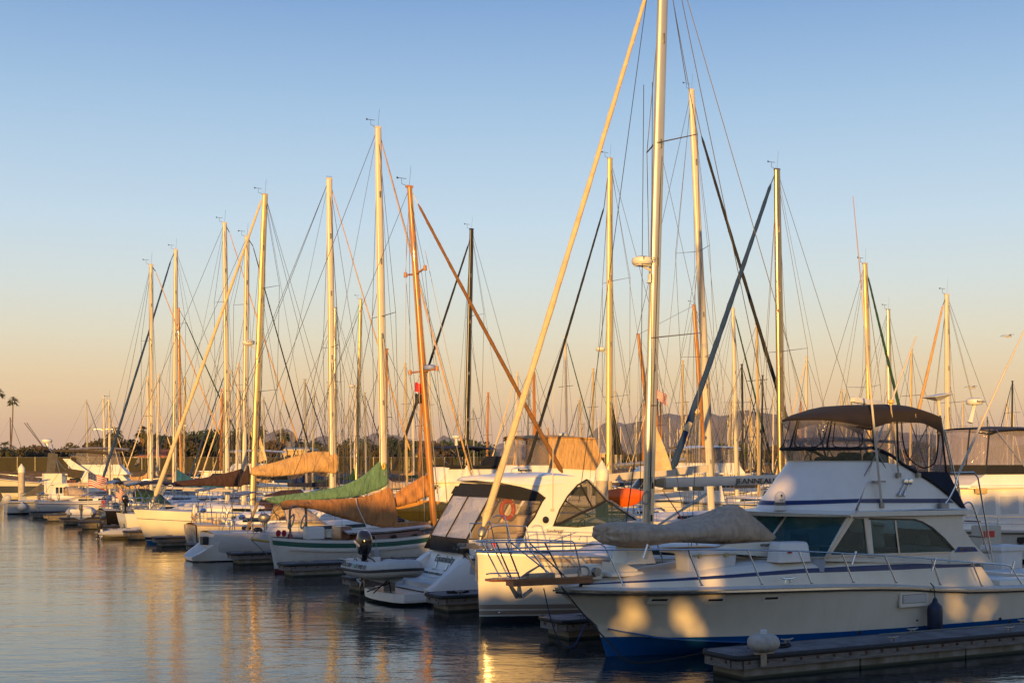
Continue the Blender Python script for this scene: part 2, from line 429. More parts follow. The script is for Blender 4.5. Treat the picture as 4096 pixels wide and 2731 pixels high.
# ---------------------------------------------------------------- camera, light, sky
cam = bpy.data.cameras.new('camera'); co = bpy.data.objects.new('camera', cam); C.objects.link(co)
co.location = (0, 0, CAMZ); co.rotation_euler = (R(90), 0, 0)
cam.sensor_width = 36; cam.lens = 36 * F / 4096; cam.shift_y = (HY - 1365.5) / 4096
cam.clip_end = 60000; cam.clip_start = .1; SC.camera = co
SUN_EL, SUN_AZ = R(5.0), R(10)       # low sun behind the camera, a little to the left
sd = Vector((-math.sin(SUN_AZ) * math.cos(SUN_EL), -math.cos(SUN_AZ) * math.cos(SUN_EL), math.sin(SUN_EL)))
sl = bpy.data.lights.new('sun', 'SUN'); so = bpy.data.objects.new('sun', sl); C.objects.link(so)
sl.energy = 5.0; sl.angle = R(.5); sl.color = (1, .555, .145)
so.rotation_euler = (-sd).to_track_quat('-Z', 'Y').to_euler(); so.location = sd * 50 + Vector((0, 0, 20))
w = bpy.data.worlds.new('World'); SC.world = w; w.use_nodes = True
N, L = w.node_tree.nodes, w.node_tree.links
bg = N['Background']
sk = N.new('ShaderNodeTexSky'); sk.sky_type = 'NISHITA'; sk.sun_disc = False; sk.sun_elevation = SUN_EL
sk.sun_rotation = math.pi + SUN_AZ; sk.air_density = 1.0; sk.dust_density = 3.0; sk.ozone_density = 2.0; sk.altitude = 0
# the evening air: warm band on the horizon opposite the sun, blue overhead
tc = N.new('ShaderNodeTexCoord'); sx = N.new('ShaderNodeSeparateXYZ'); L.new(tc.outputs['Generated'], sx.inputs[0])
cr = N.new('ShaderNodeValToRGB'); L.new(sx.outputs['Z'], cr.inputs['Fac'])
def lin(c): return tuple(((x / 255) / 12.92 if x / 255 < .04045 else ((x / 255 + .055) / 1.055) ** 2.4) for x in c)
stops = SKYSTOPS
el = cr.color_ramp.elements
while len(el) < len(stops): el.new(.5)
for e, (p_, c_) in zip(el, stops): e.position = p_; e.color = lin(c_) + (1,)
b2 = N.new('ShaderNodeBackground'); L.new(cr.outputs['Color'], b2.inputs['Color']); b2.inputs['Strength'].default_value = SKYGAIN
L.new(sk.outputs['Color'], bg.inputs['Color']); bg.inputs['Strength'].default_value = .15
mx = N.new('ShaderNodeMixShader'); mx.inputs[0].default_value = SKYMIX
L.new(bg.outputs[0], mx.inputs[1]); L.new(b2.outputs[0], mx.inputs[2]); L.new(mx.outputs[0], N['World Output'].inputs['Surface'])
SC.view_settings.view_transform = 'Standard'; SC.view_settings.look = 'None'; SC.view_settings.exposure = EXPO; SC.view_settings.gamma = 1
SC.cycles.max_bounces = 6; SC.cycles.transparent_max_bounces = 16; SC.cycles.use_denoising = True
SC.cycles.caustics_reflective = False; SC.cycles.sample_clamp_indirect = 4

# ---------------------------------------------------------------- water
m, nt, b = newmat('harbour_water'); N, L = nt.nodes, nt.links
b.inputs['Base Color'].default_value = (.008, .019, .023, 1); b.inputs['Roughness'].default_value = .02; b.inputs['IOR'].default_value = 1.33
b.inputs['Specular IOR Level'].default_value = .5
tc = N.new('ShaderNodeTexCoord'); hs = []
for sc_, st, dt_, wt in ((.45, (.4, 1.0, 1), 2, .9), (1.5, (.5, 1.0, 1), 2, .5), (4.4, (.6, 1, 1), 3, .26), (13., (.8, 1, 1), 2, .07)):
    mp = N.new('ShaderNodeMapping'); mp.inputs['Scale'].default_value = [sc_ * a for a in st]; mp.inputs['Rotation'].default_value = (0, 0, R(-12))
    L.new(tc.outputs['Object'], mp.inputs['Vector'])
    nz = N.new('ShaderNodeTexNoise'); nz.inputs['Scale'].default_value = 1; nz.inputs['Detail'].default_value = dt_; nz.inputs['Distortion'].default_value = .4
    L.new(mp.outputs[0], nz.inputs['Vector'])
    mu = N.new('ShaderNodeMath'); mu.operation = 'MULTIPLY'; mu.inputs[1].default_value = wt; L.new(nz.outputs['Fac'], mu.inputs[0]); hs.append(mu.outputs[0])
a1 = N.new('ShaderNodeMath'); L.new(hs[0], a1.inputs[0]); L.new(hs[1], a1.inputs[1])
a3 = N.new('ShaderNodeMath'); L.new(a1.outputs[0], a3.inputs[0]); L.new(hs[2], a3.inputs[1])
a2 = N.new('ShaderNodeMath'); L.new(a3.outputs[0], a2.inputs[0]); L.new(hs[3], a2.inputs[1])
# calm patches and ruffled patches
mp = N.new('ShaderNodeMapping'); mp.inputs['Scale'].default_value = (.02, .07, 1); L.new(tc.outputs['Object'], mp.inputs['Vector'])
nz = N.new('ShaderNodeTexNoise'); nz.inputs['Scale'].default_value = 1; nz.inputs['Detail'].default_value = 3; L.new(mp.outputs[0], nz.inputs['Vector'])
rg = N.new('ShaderNodeMapRange'); rg.inputs[1].default_value = .35; rg.inputs[2].default_value = .65; rg.inputs[3].default_value = .6; rg.inputs[4].default_value = 1.25
L.new(nz.outputs['Fac'], rg.inputs[0])
bp = N.new('ShaderNodeBump'); bp.inputs['Distance'].default_value = WATER_D
L.new(a2.outputs[0], bp.inputs['Height']); L.new(rg.outputs[0], bp.inputs['Strength']); L.new(bp.outputs[0], b.inputs['Normal'])
WATER = m
mb = MB(); mb.add([(-6000, -300, 0), (6000, -300, 0), (6000, 12000, 0), (-6000, 12000, 0)], [(0, 1, 2, 3)])
struct('water', mb, WATER, smooth=False)
mb = MB(); mb.add([(-9000, -400, -4), (9000, -400, -4), (9000, 19000, -4), (-9000, 19000, -4)], [(0, 1, 2, 3)])
struct('seabed', mb, mat('seabed_mud', (.03, .03, .025), .9), smooth=False)
# ---------------------------------------------------------------- floating docks
def cleat(mb, c, ang=0.0, k=1.0):
    d = Vector((math.cos(ang), math.sin(ang), 0)); c = Vector(c)
    for a in (-.06, .06): mb.tube([c + d * a * k, c + d * a * k * .8 + Vector((0, 0, .07 * k))], .02 * k, 6)
    mb.tube([c - d * .19 * k + Vector((0, 0, .105 * k)), c - d * .08 * k + Vector((0, 0, .08 * k)), c + d * .08 * k + Vector((0, 0, .08 * k)), c + d * .19 * k + Vector((0, 0, .105 * k))], [.012 * k, .026 * k, .026 * k, .012 * k], 7)
def finger(idx, label, s_start=0.0, length=17.0, full=False):
    e = empty('dock_finger', FW(s_start, idx * BAY), ANG); tag(e, label, 'dock', 'dock fingers along the berths')
    W = 1.2; L_ = length - s_start; ch = .16
    out = [(ch, 0), (L_, 0), (L_, W), (ch, W), (0, W - ch), (0, ch)]
    mb = MB(); mb.plate([(x, y, .50) for x, y in out], (0, 0, .027)); link('deck', mb, DOCKT, e, smooth=False)
    xx = ch
    while xx < L_ - .3:
        l = min(2.42, L_ - xx); mb = MB(); mb.plate([(xx + .008, .012, .527), (xx + l - .008, .012, .527), (xx + l - .008, W - .012, .527), (xx + .008, W - .012, .527)], (0, 0, .01)); link('deck_panel', mb, DOCKT, e, smooth=False); xx += l
        if not full: break
    mb = MB()                                  # timber walers all round
    for (a, b_) in zip([out[2], out[3], out[4], out[5], out[0]], [out[3], out[4], out[5], out[0], out[1]]):
        d = Vector((b_[0] - a[0], b_[1] - a[1], 0)); n = Vector((d.y, -d.x, 0)).normalized()
        A = Vector((a[0], a[1], .245)) ; B = Vector((b_[0], b_[1], .245))
        mb.plate([A, B, B + n * .05, A + n * .05], (0, 0, .262))
    link('waler', mb, DOCKW, e, smooth=False)
    rb = mat('rusty_bolt', (.16, .075, .04), .8, .3, var=.4)
    spots = [(.3 + k * .47, -.05, (0, -1, 0)) for k in range(26 if full else (5 if idx < 7 else 0))] + ([(-.05, .3 + k * .5, (-1, 0, 0)) for k in range(2)] if idx < 7 else [])
    for x, y, ax in spots:
        mb = MB(); mb.lathe([(.035, 0), (.035, .02), (.015, .03)], (x, y, .38), 8, axis=ax); link('bolt', mb, rb, e)
    mb = MB(); mb.tube([(L_, -.075, .485), (.18, -.075, .485), (.0, -.02, .485), (-.07, .14, .485), (-.07, W - .14, .485), (.1, W + .06, .485), (L_, W + .06, .485)], .055, 8, flat=(1.0, .7)); link('bumper', mb, RUB, e)
    x = .22
    i = 0
    while x < L_ - .5:
        l = min(3.3, L_ - x); mb = MB(); mb.box((x + l / 2, W / 2, -.06), (l - .05, W - .14, .6)); link('concrete_float', mb, CONC, e, smooth=False); x += l; i += 1
        if not full and i > 2: break
    for cx in ((.75, 4.6, 8.4) if full else (.7,)):
        mb = MB(); cleat(mb, (cx, .17, .535), .1); link('cleat', mb, DSTEEL, e)
        if full: mb = MB(); cleat(mb, (cx + 1.5, W - .15, .535), .05); link('cleat', mb, DSTEEL, e)
    return e
flabels = ['long grey timber edged dock finger in the foreground below the white flybridge yacht',
           'dock finger end just left of the blue keel of the flybridge yacht',
           'dock finger end with black mooring lines beside the motor yacht transom',
           'dark dock finger end half hidden under the grey inflatable on its platform',
           'dock finger end below the white wooden hull with green rail',
           'concrete dock finger end between the sugar scoop stern and the wooden rudder',
           'small dock finger end behind the sugar scoop stern by the pitted grey transom',
           'dock finger end with red cloth in front of the tall cream bow',
           'dock finger end under the grey inflatable tied beside the cream bow',
           'dock finger end just left of the black sailboat stern',
           'sunlit dock finger end under the hanging inflatable',
           'dock finger end with red buoy behind the hanging inflatable',
           'dock finger end right of the white open transom stern far left',
           'farthest dock finger end near the round white fenders']
for i, l in enumerate(flabels): finger(i, l, full=(i == 0))
# ribbed corner wheel on the nearest finger
e = empty('corner_roller', FW(.62, -.12, .30), ANG); tag(e, 'big ribbed off white dock roller on the corner of the nearest finger', 'dock roller')
mb = MB(); rings = []
for k in range(13):
    th = math.pi * k / 12
    rings.append([Vector((max(.02, (.34 + .012 * math.cos(14 * 2 * math.pi * j / 84)) * math.sin(th) ** .7) * math.cos(2 * math.pi * j / 84), max(.02, (.34 + .012 * math.cos(14 * 2 * math.pi * j / 84)) * math.sin(th) ** .7) * math.sin(2 * math.pi * j / 84), .49 - .2 * math.cos(th))) for j in range(84)])
mb.loft(rings); link('tyre', mb, mat('chalky_plastic', (.48, .42, .34), .8, var=.25, vs=6, bump=.2), e, angle=60)
mb = MB(); mb.lathe([(.075, .66), (.075, .74), (.05, .77)], n=14); link('hub_cap', mb, WHITEP, e)
mb = MB(); mb.box((0, .04, .15), (.16, .1, .32)); mb.box((0, -.02, .28), (.5, .06, .05)); link('bracket', mb, DSTEEL, e, smooth=False)
# dock line coiled on the near finger
def coil(c, rad, turns, r, seed, flat=.5):
    q = random.Random(seed); pts = []
    for k in range(turns * 16 + 1):
        a = 2 * math.pi * k / 16; rr = rad * (.45 + .55 * q.random()); pts.append((c[0] + rr * math.cos(a), c[1] + rr * math.sin(a) * flat, c[2] + .02 + .06 * q.random() * (k / (turns * 16))))
    mb = MB(); mb.tube(crom(pts, 2), r, 6); return mb
def coil_at(label, idx, s, t, rad, turns, m, seed, name='coiled_rope', r=.016, flat=.5):
    solo(name, label, 'rope', coil((0, 0, 0), rad, turns, r, seed, flat), m, FW(s, idx * BAY + t, .535), ANG)
coil_at('black mooring rope heaped on the nearest finger behind its corner roller', 0, 1.55, .62, .42, 6, ROPEK, 3, r=.022)
coil_at('black mooring rope coiled on the finger beside the motor yacht', 2, .8, .55, .4, 5, ROPEK, 4, r=.022)
coil_at('pale tangled rope on the finger left of the wooden rudder', 5, 1.0, .5, .55, 5, ROPE, 5)
coil_at('pale coiled rope on the finger beside the white planked hull', 4, .9, .55, .4, 5, ROPE, 6)
mb = MB(); mb.plate([(-.1, 0, .49), (150, 0, .49), (150, 2.0, .49), (-.1, 2.0, .49)], (0, 0, .05)); mb.plate([(-.1, 0, .24), (150, 0, .24), (150, 2.0, .24), (-.1, 2.0, .24)], (0, 0, .24))
o = struct('main_dock', mb, DOCKT, smooth=False); o.location = FW(19.0, -14); o.rotation_euler = (0, 0, ANG + R(90))
# concrete piles on the main dock
def pile(s, t, r, top, label):
    e = empty('piling', FW(s, t), 0); tag(e, label, 'piling', 'concrete pilings with white cone caps')
    mb = MB(); mb.lathe([(r, -3), (r, top - .95)], n=20); link('shaft', mb, PILEM, e)
    mb = MB(); mb.lathe([(r * 1.05, top - 1.0), (r * 1.05, top - .52), (r * .95, top - .46), (.02, top)], n=20); link('cone_cap', mb, PILEC, e)
pile(17.3, Ts(2408, 17.3)[0], .315, 4.72, 'concrete piling with white cone cap beside the orange kayak')
pile(17.3, Ts(1868, 17.3)[0], .315, 4.45, 'concrete piling with white cone cap in front of the white trawler')
pile(5.2, Ts(86, 5.2)[0], .36, 4.5, 'shaded concrete piling with pointed white cap far left')

# ---------------------------------------------------------------- trees along the quay behind the viewer (they shade the near boats)
LEAF = mat('dark_foliage', (.05, .07, .022), .7, var=.5, vs=1.2)
BARK = mat('bark', (.12, .09, .06), .9, var=.4, vs=5, bump=.5)
def leaf_clumps(mb, c, rad, n, size, q, shell=.55, mi=0):
    c = Vector(c)
    for _ in range(n):
        d = Vector((q.gauss(0, 1), q.gauss(0, 1), q.gauss(0, 1))).normalized() * (shell + (1 - shell) * q.random()) * (1 if q.random() > .08 else 1.12)
        p = c + Vector((d.x * rad[0], d.y * rad[1], d.z * rad[2]))
        a = Vector((q.gauss(0, 1), q.gauss(0, 1), q.gauss(0, 1))).normalized(); b_ = a.orthogonal().normalized(); s_ = size * (.6 + .8 * q.random())
        mb.add([p - a * s_ * .5 - b_ * s_ * .35, p + a * s_ * .5 - b_ * s_ * .2, p + a * s_ * .4 + b_ * s_ * .4, p - a * s_ * .35 + b_ * s_ * .3], [(0, 1, 2, 3)], mi)
def tree(name, label, loc, h, wid, seed, trunk=.3, lm=None, size=.4, dens=1.0, group=None, nclump=9, low=.3):
    q = random.Random(seed); e = empty(name, loc, 0); tag(e, label, 'tree', group)
    mb = MB(); mb.tube([(0, 0, -.3), (.05 * h * q.uniform(-1, 1), 0, h * .3), (.06 * h * q.uniform(-1, 1), 0, h * .62)], [trunk, trunk * .75, trunk * .35], 8)
    cl = []
    for k in range(nclump):
        a = 2 * math.pi * (k + q.random()) / nclump; rr = wid * .5 * q.uniform(.25, .75); z = h * q.uniform(low + .12, .86)
        cl.append((Vector((rr * math.cos(a), rr * math.sin(a) * .8, z)), wid * q.uniform(.16, .28)))
    cl.append((Vector((0, 0, h * .84)), wid * .22))
    for c, r_ in cl: mb.tube([(0, 0, h * q.uniform(.25, .45)), c * .6 + Vector((0, 0, c.z * .3)), c], [trunk * .35, trunk * .2, .02], 5)
    link('trunk', mb, BARK, e)
    mb = MB()
    for c, r_ in cl: leaf_clumps(mb, c, (r_, r_, r_ * .75), int(70 * dens * (r_ / size) ** 1.3 / 2), size, q)
    link('crown', mb, lm or LEAF, e, smooth=False)
    return e
# unseen leaf screen for inferred trees, heights and gaps set to shape the shade
def shade_foliage(spec, seed, label, y=-25.0):
    q = random.Random(seed); mb = MB()
    for x0, x1, z0, top, dens in spec:
        for k in range(int((x1 - x0) * (top - z0) * 26 * dens)):
            p = Vector((q.uniform(x0, x1), y + q.uniform(-.8, .8), z0 + (top - z0) * q.random() + .15 * math.sin(q.random() * 6.28)))
            a = Vector((q.gauss(0, 1), q.gauss(0, .4), q.gauss(0, 1))).normalized(); b_ = a.cross(Vector((0, 1, 0)) + Vector((q.gauss(0, .3), 0, q.gauss(0, .3)))).normalized(); s_ = q.uniform(.3, .6)
            mb.add([p - a * s_ - b_ * s_ * .6, p + a * s_ - b_ * s_ * .5, p + a * s_ * .8 + b_ * s_ * .7, p - a * s_ * .7 + b_ * s_ * .6], [(0, 1, 2, 3)])
    solo('shade_foliage', label, 'shade_foliage', mb, LEAF, smooth=False)
shade_foliage([(-100, -62, 1, 13.5, 1), (-62, -50, 1, 11.2, 1), (-50, -44, 1, 10.2, 1), (-44, -36.5, 1, 9.3, 1), (-36.5, -24.5, 1, 9.0, 1), (-24.5, -18.5, 1, 9.9, .8), (-18.5, -12.6, 1, 7.9, 1), (-12.6, -9.6, 1, 6.2, 1)], 1, 'unseen tree foliage behind the viewer, heights set to shade the left boats')
shade_foliage([(-9.6, -7.9, 1, 5.9, 1), (-7.9, -5.0, 1, 5.3, 1), (-5.0, .4, 1, 5.9, 1), (.4, 2.2, 1, 5.6, 1), (2.2, 45, 1, 5.9, 1), (-9.6, -7.4, 5.9, 7.2, .8), (-7.4, -6.6, 5.9, 7.4, .1), (-6.6, -6.2, 5.3, 7.0, .9), (-6.2, -4.6, 5.9, 7.4, .14), (-4.6, -1.2, 5.9, 7.4, .9), (-1.2, -.7, 6.2, 7.0, .1), (-.7, .6, 5.9, 7.4, .9), (.6, 1.2, 5.9, 7.6, .1), (1.2, 1.5, 5.9, 7.6, .8), (1.5, 2.2, 5.9, 7.6, .14), (2.2, 45, 5.9, 10.4, 1), (-8.4, -4.4, 7.5, 10.4, 1), (-4.4, -3.1, 7.5, 8.8, 1), (-4.4, -3.1, 8.8, 10.4, .2), (-3.1, 2.4, 7.5, 10.4, 1)], 2, 'unseen tree foliage behind the viewer, gaps placed for sun patches on the near yacht')  # sparse blocks added to let sun patches through onto the near yacht
mb = MB(); mb.box((-25, -33, .2), (170, 22, 2.0)); struct('quay', mb, mat('quay_paving', (.22, .2, .18), .9), smooth=False)

# hose and small clutter on the nearest finger
hp = [(5.2 + .5 * math.cos(k * .7) * (1 - k * .004), .82 + .17 * math.sin(k * .7), .56 + .004 * k) for k in range(4)] + [(7.2, 1.0, .56), (10, .95, .56), (14, 1.05, .56)]
mb = MB(); mb.tube(crom(hp, 2), .014, 6); solo('hose', 'dull grey water hose lying along the far edge of the nearest finger', 'hose', mb, mat('green_hose', (.2, .2, .15), .6), FW(0, 0, 0), ANG)
mb = MB(); mb.rbox((0, 0, .03), (.3, .09, .06), .02); mb.tube([(.1, 0, .05), (.9, .08, .05)], .012, 6); solo('deck_brush', 'blue deck brush lying by the black rope on the nearest finger', 'brush', mb, mat('blue_plastic', (.02, .06, .2), .5), FW(1.05, .78, .538), ANG + .3)
# ================================================================ nearest boat: flybridge sport yacht
B = Boat('flybridge_yacht', 'large white flybridge yacht with blue bottom and navy stripes, nearest the viewer', 'motor yacht', -1.88, 4.36, 'motor yachts')
hbt = [(0, .03), (.35, .36), (.8, .72), (1.5, 1.14), (2.5, 1.58), (3.6, 1.9), (5, 2.13), (7, 2.27), (9.5, 2.3), (12.5, 2.27), (15.6, 2.12)]
bh = lambda x: sm(hbt, x)
def onhull(b, px, py, half, ins=0.0):
    dt = -1.5
    for _ in range(12): p = b.q(px, py, dt); dt = -max(0, half(max(0, p.x)) - ins)
    return b.q(px, py, dt)
sh = [onhull(B, *p, bh) for p in ((2300, 2358), (2500, 2361), (2800, 2358), (3131, 2350), (3406, 2343), (3626, 2343), (3737, 2350), (3847, 2354), (4096, 2348))]
sht = [(0, 1.68)] + [(p.x, p.z) for p in sh if p.x > .6]; sht.append((15.7, sht[-1][1] - .02))
bs = lambda x: sm(sht, x)
chn = lambda x: (min(bh(x) * .9, lerp([(0, .02), (1, .25), (2.2, .7), (4, 1.35), (6.5, 1.9), (9, 2.05), (16, 2.0)], x)), lerp([(0, .75), (1, .62), (3, .42), (6, .22), (9, .1), (16, .0)], x))
HB = hullmat('flybridge_hull', (.78, .71, .58), zb=((-9, .47, (.006, .075, .25)),), rough=.16, dirt=.12)
xs = [0, .06, .15, .3, .5, .75, 1.0, 1.4, 1.8, 2.3, 2.9, 3.5, 4.2, 5, 6, 7, 8, 9, 10, 11, 11.6, 12.3, 13, 14, 15.6]
hm = hull_mb(xs, bh, bs, None, endx=lambda f, x: x + (1 - f) * max(0, 1.55 - x * .55) if x < 2.8 else x, chine=chn, flare=1.35, nv=12, deckcam=.04, zk=-.4)
B.p('hull', hm, [HB, DECKW])
for k, (fz, ) in enumerate(((.16,),)):        # spray strake under the chine
    mb = MB(); pts = [(x + max(0, 1.1 - x * .45), -chn(x)[0] * .98 - .01, chn(x)[1] - .01) for x in xs[4:20]]; strip(pts, .025, .018, mb); B.p('spray_strake', mb, mat('blue_bottom_paint', (.006, .085, .28), .5))
mb = MB(); strip([(x, -bh(x) - .012, bs(x) - .05) for x in xs], .03, .022, mb); strip([(x, bh(x) + .012, bs(x) - .05) for x in xs], .03, .022, mb); B.p('rub_rail', mb, STEEL)
mb = MB(); strip([(x, -bh(x) - .006, bs(x) - .095) for x in xs], .02, .02, mb); B.p('rub_rail', mb, RUB)
# raised foredeck / trunk with navy stripe
stl = [(2310, 2339), (2500, 2331), (2800, 2318), (3186, 2292), (3516, 2282), (3792, 2269), (3974, 2263), (4100, 2262)]
sth = [(2310, 2335), (2500, 2324), (2800, 2306), (3186, 2275), (3516, 2258), (3792, 2249), (3963, 2247), (4100, 2247)]
tin = lambda x: max(.0, bh(x) - .55)
fl = lambda tab: [(p.x, p.z) for p in (onhull(B, *q_, bh, .56) for q_ in tab)]
LOZ, HIZ = fl(stl), fl(sth)
tz = [(0, 1.69), (2, 1.92), (4.5, 2.12), (6.5, 2.22), (9, 2.27), (14, 2.27)]
rows = []; txs = [.7, 1.0, 1.5, 2, 2.6, 3.2, 4, 5, 6, 7, 8, 9, 10, 11, 11.6, 12.2, 12.6]
for x in txs:
    y0, zd = tin(x), bs(x) - .01; zl = max(zd + .015, lerp(LOZ, x)); zh = max(zl + .02, lerp(HIZ, x)); zt = max(zh + .03, lerp(tz, x)); zc = zt + .06 * min(1, y0)
    xa = x if x < 12 else x
    R_ = [(-y0, zd), (-y0 + .03, zl), (-y0 + .05, zh), (-y0 + .12, (zh + zt) / 2), (-max(0, y0 - .32), zt), (-y0 * .3, zc)]
    row = [Vector((x + (zd - z) * (.9 if x > 12 else 0), y, z)) for y, z in R_]; row += [Vector((p.x, -p.y, p.z)) for p in reversed(row)]
    rows.append(row)
mb = MB(); mb.grid(rows, mis=[0, 1, 0, 0, 2, 2, 2, 0, 0, 1, 0]); mb.add(rows[-1], [tuple(range(12))])
B.p('foredeck_trunk', mb, [GELC, NAVY, DECKW])
# cockpit coaming and sole aft
mb = MB(); mb.box((14.0, 0, .75), (3.0, 3.4, .08)); mb.box((15.4, 0, 1.25), (.25, 3.9, .3)); mb.rbox((13.55, -1.35, 1.15), (1.5, .7, .6)); B.p('cockpit', mb, GELC)
# house: side walls with cut out windows
def wall(px, dt, th=.05, far=True):
    for sgn in ((1, -1) if far else (1,)):
        pts = [B.q(x, y, dt) for x, y in px]
        yield [Vector((p.x, p.y * sgn, p.z)) for p in pts], Vector((0, th * sgn, 0))
HD = -1.72
mb = MB()
for px in ([(3476, 2078), (3478, 2050), (3880, 2046), (3850, 2066), (3853, 2112), (3899, 2178), (3975, 2252), (3790, 2256), (3797, 2212), (3816, 2198), (3767, 2147), (3716, 2103), (3690, 2088), (3660, 2080), (3560, 2077)],
           [(3456, 2078), (3456, 2050), (3479, 2050), (3497, 2232), (3474, 2232)],
           [(3296, 2236), (3312, 2236), (3426, 2060), (3426, 2050), (3400, 2050)],
           [(3300, 2240), (3310, 2219), (3800, 2205), (3800, 2256), (3300, 2243)], [(3400, 2072), (3400, 2046), (3460, 2046), (3460, 2072)]):
    for pts, off in wall(px, HD): mb.plate(pts, off)
B.p('house_side', mb, GELC, smooth=False)
def pane(name, px, dt, m, th=.012, far=True):
    for pts, off in wall(px, dt, th, far): mb = MB(); mb.plate(pts, off); B.p(name, mb, m, smooth=False)
pane('window_pane', [(3474, 2075), (3660, 2075), (3692, 2088), (3730, 2110), (3775, 2150), (3818, 2198), (3797, 2212), (3494, 2222)], HD + .025, GLASSC)
pane('window_pane', [(3312, 2232), (3425, 2063), (3458, 2070), (3476, 2222)], HD + .025, GLASSC)
mb = MB()
for pts, off in wall([(3578, 2075), (3584, 2075), (3601, 2214), (3595, 2214)], HD - .004, .02): mb.plate(pts, off)
for pts, off in wall([(3300, 2224), (3800, 2206), (3800, 2213), (3300, 2232)], HD - .012, .02): mb.plate(pts, off)
for pts, off in wall([(3303, 2230), (3312, 2230), (3414, 2064), (3405, 2064)], HD - .012, .02): mb.plate(pts, off)
for pts, off in wall([(3456, 2075), (3462, 2075), (3480, 2222), (3474, 2222)], HD - .012, .02): mb.plate(pts, off)
B.p('window_frame', mb, mat('window_alloy', (.5, .47, .42), .35, .6), smooth=False)
mb = MB()
arc = [(3818, 2198), (3775, 2150), (3730, 2110), (3692, 2088), (3660, 2077), (3476, 2074)]
mb.tube([B.q(x, y, HD - .01) for x, y in arc], .022, 6); B.p('window_gasket', mb, mat('gasket', (.12, .08, .05), .6))
def bulge(x1, y1, hw, z, target, p=.9, extra=lambda w: 0):
    """how far a curved front must stand out so that its outline reaches the given sight line"""
    lo, hi = 0.0, 4.0
    for _ in range(30):
        m_ = (lo + hi) / 2; mn = 9e9
        for k in range(41):
            w_ = -1 + k / 20; q_ = FW(B.s0 + x1 - m_ * (1 - w_ * w_) ** p, B.tc + hw * w_, z); mn = min(mn, CX + F * q_.x / q_.y)
        if mn > target: lo = m_
        else: hi = m_
    return lo
# windscreen
bb, bt = B.q(3303, 2228, HD), B.q(3405, 2066, HD)
WB = bulge(bt.x, 0, 1.7, bt.z, 3004, 1.0)
def wsp(w, f):
    x = bb.x + (bt.x - bb.x) * f - WB * (1 - w * w) * (1 - .1 * f); return Vector((x, 1.72 * w * (1 - .02 * f), bb.z + (bt.z - bb.z) * f - .05 * (1 - w * w) * (1 - f)))
edges = (-1, -.36, .36, 1)
for a, c in zip(edges, edges[1:]):
    mb = MB(); ws = [a + (c - a) * k / 6 for k in range(7)]; mb.grid([[wsp(w_, f) for w_ in ws] for f in (0, .5, 1)]); B.p('windscreen_pane', mb, GLASSC)
for a in edges[1:3]:
    mb = MB(); mb.tube([wsp(a, 0) + Vector((-.012, 0, 0)), wsp(a, 1) + Vector((-.012, 0, 0))], .03, 6); B.p('windscreen_post', mb, mat('window_alloy', (0, 0, 0)))
mb = MB(); mb.tube([wsp(-1 + k / 8, 0) + Vector((-.02, 0, 0)) for k in range(17)], .03, 6); B.p('windscreen_sill', mb, mat('window_alloy', (0, 0, 0)))
mb = MB(); mb.grid([[wsp(-1 + k / 8, 0) + Vector((d, 0, -.25 + e_)) for k in range(17)] for d, e_ in ((-.05, -.1), (0, .25), (1.6, .25))]); B.p('dash', mb, mat('grey_dash', (.35, .37, .4), .7))
# roof with eyebrow
rb = B.q(3402, 2066, HD - .12); ra = B.q(3895, 2056, HD - .12)
RB_ = bulge(rb.x - .05, 0, 1.86, rb.z, 2956, .8)
def roofrow(f):
    rws = []
    for k in range(17):
        w_ = -1 + k / 8; fx = rb.x - .05 - RB_ * (1 - w_ ** 2) ** .8
        rws.append(fx + (ra.x - fx) * f)
    return rws
mb = MB(); rings = []
for f in (0, .03, .1, .3, .6, .9, 1):
    xr = roofrow(f); zz = rb.z + (ra.z - rb.z) * f; th = .12 if f > .05 else (.05 if f == 0 else .09)
    top = [Vector((xr[k], (-1 + k / 8) * 1.86, zz + th + .05 * (1 - (-1 + k / 8) ** 2))) for k in range(17)]
    bot = [Vector((p.x + (.05 if f == 0 else 0), p.y, zz)) for p in reversed(top)]
    rings.append(top + bot)
mb.loft(rings); B.p('house_roof', mb, GELC, angle=50)
mb = MB(); mb.tube([B.q(3424, 2052, -1.83), B.q(3500, 2045, -1.83), B.q(3700, 2037, -1.83), B.q(3868, 2036, -1.83)], .022, 8)
for px in (3424, 3535, 3650, 3773, 3866): p = B.q(px, 2046, -1.83); mb.tube([p, p + Vector((0, 0, -.1))], .02, 6)
B.p('grab_rail', mb, STEEL)
# interior
mb = MB(); mb.box((8.6, 0, 1.85), (5.4, 3.2, .05)); B.p('cabin_sole', mb, WOODIN, smooth=False)
mb = MB(); mb.box((9.9, .9, 2.25), (.12, .9, .9)); mb.box((8.4, 1.25, 2.2), (.12, .6, .95)); mb.box((10.4, -.2, 2.2), (.1, .5, .9)); B.p('cabin_bulkhead', mb, WOODIN, smooth=False)
mb = MB(); mb.rbox((7.9, -.9, 2.2), (.8, .7, .5)); mb.rbox((9.3, -1.0, 2.15), (.5, .5, .45)); mb.rbox((9.9, .2, 2.1), (1.2, .6, .4)); B.p('saloon_furniture', mb, mat('dark_upholstery', (.05, .05, .05), .8))
mb = MB(); mb.lathe([(.11, 0), (.1, .1), (.06, .12)], (10.5, -1.2, 2.22), 12); mb.lathe([(.2, .45), (.12, .7)], (10.5, -1.2, 2.0), 14); B.p('table_lamp', mb, mat('lamp_white', (.7, .65, .55), .6))
mb = MB(); mb.box((12.0, 0, 2.3), (.04, 2.6, .9)); B.p('aft_bulkhead', mb, WOODIN, smooth=False)
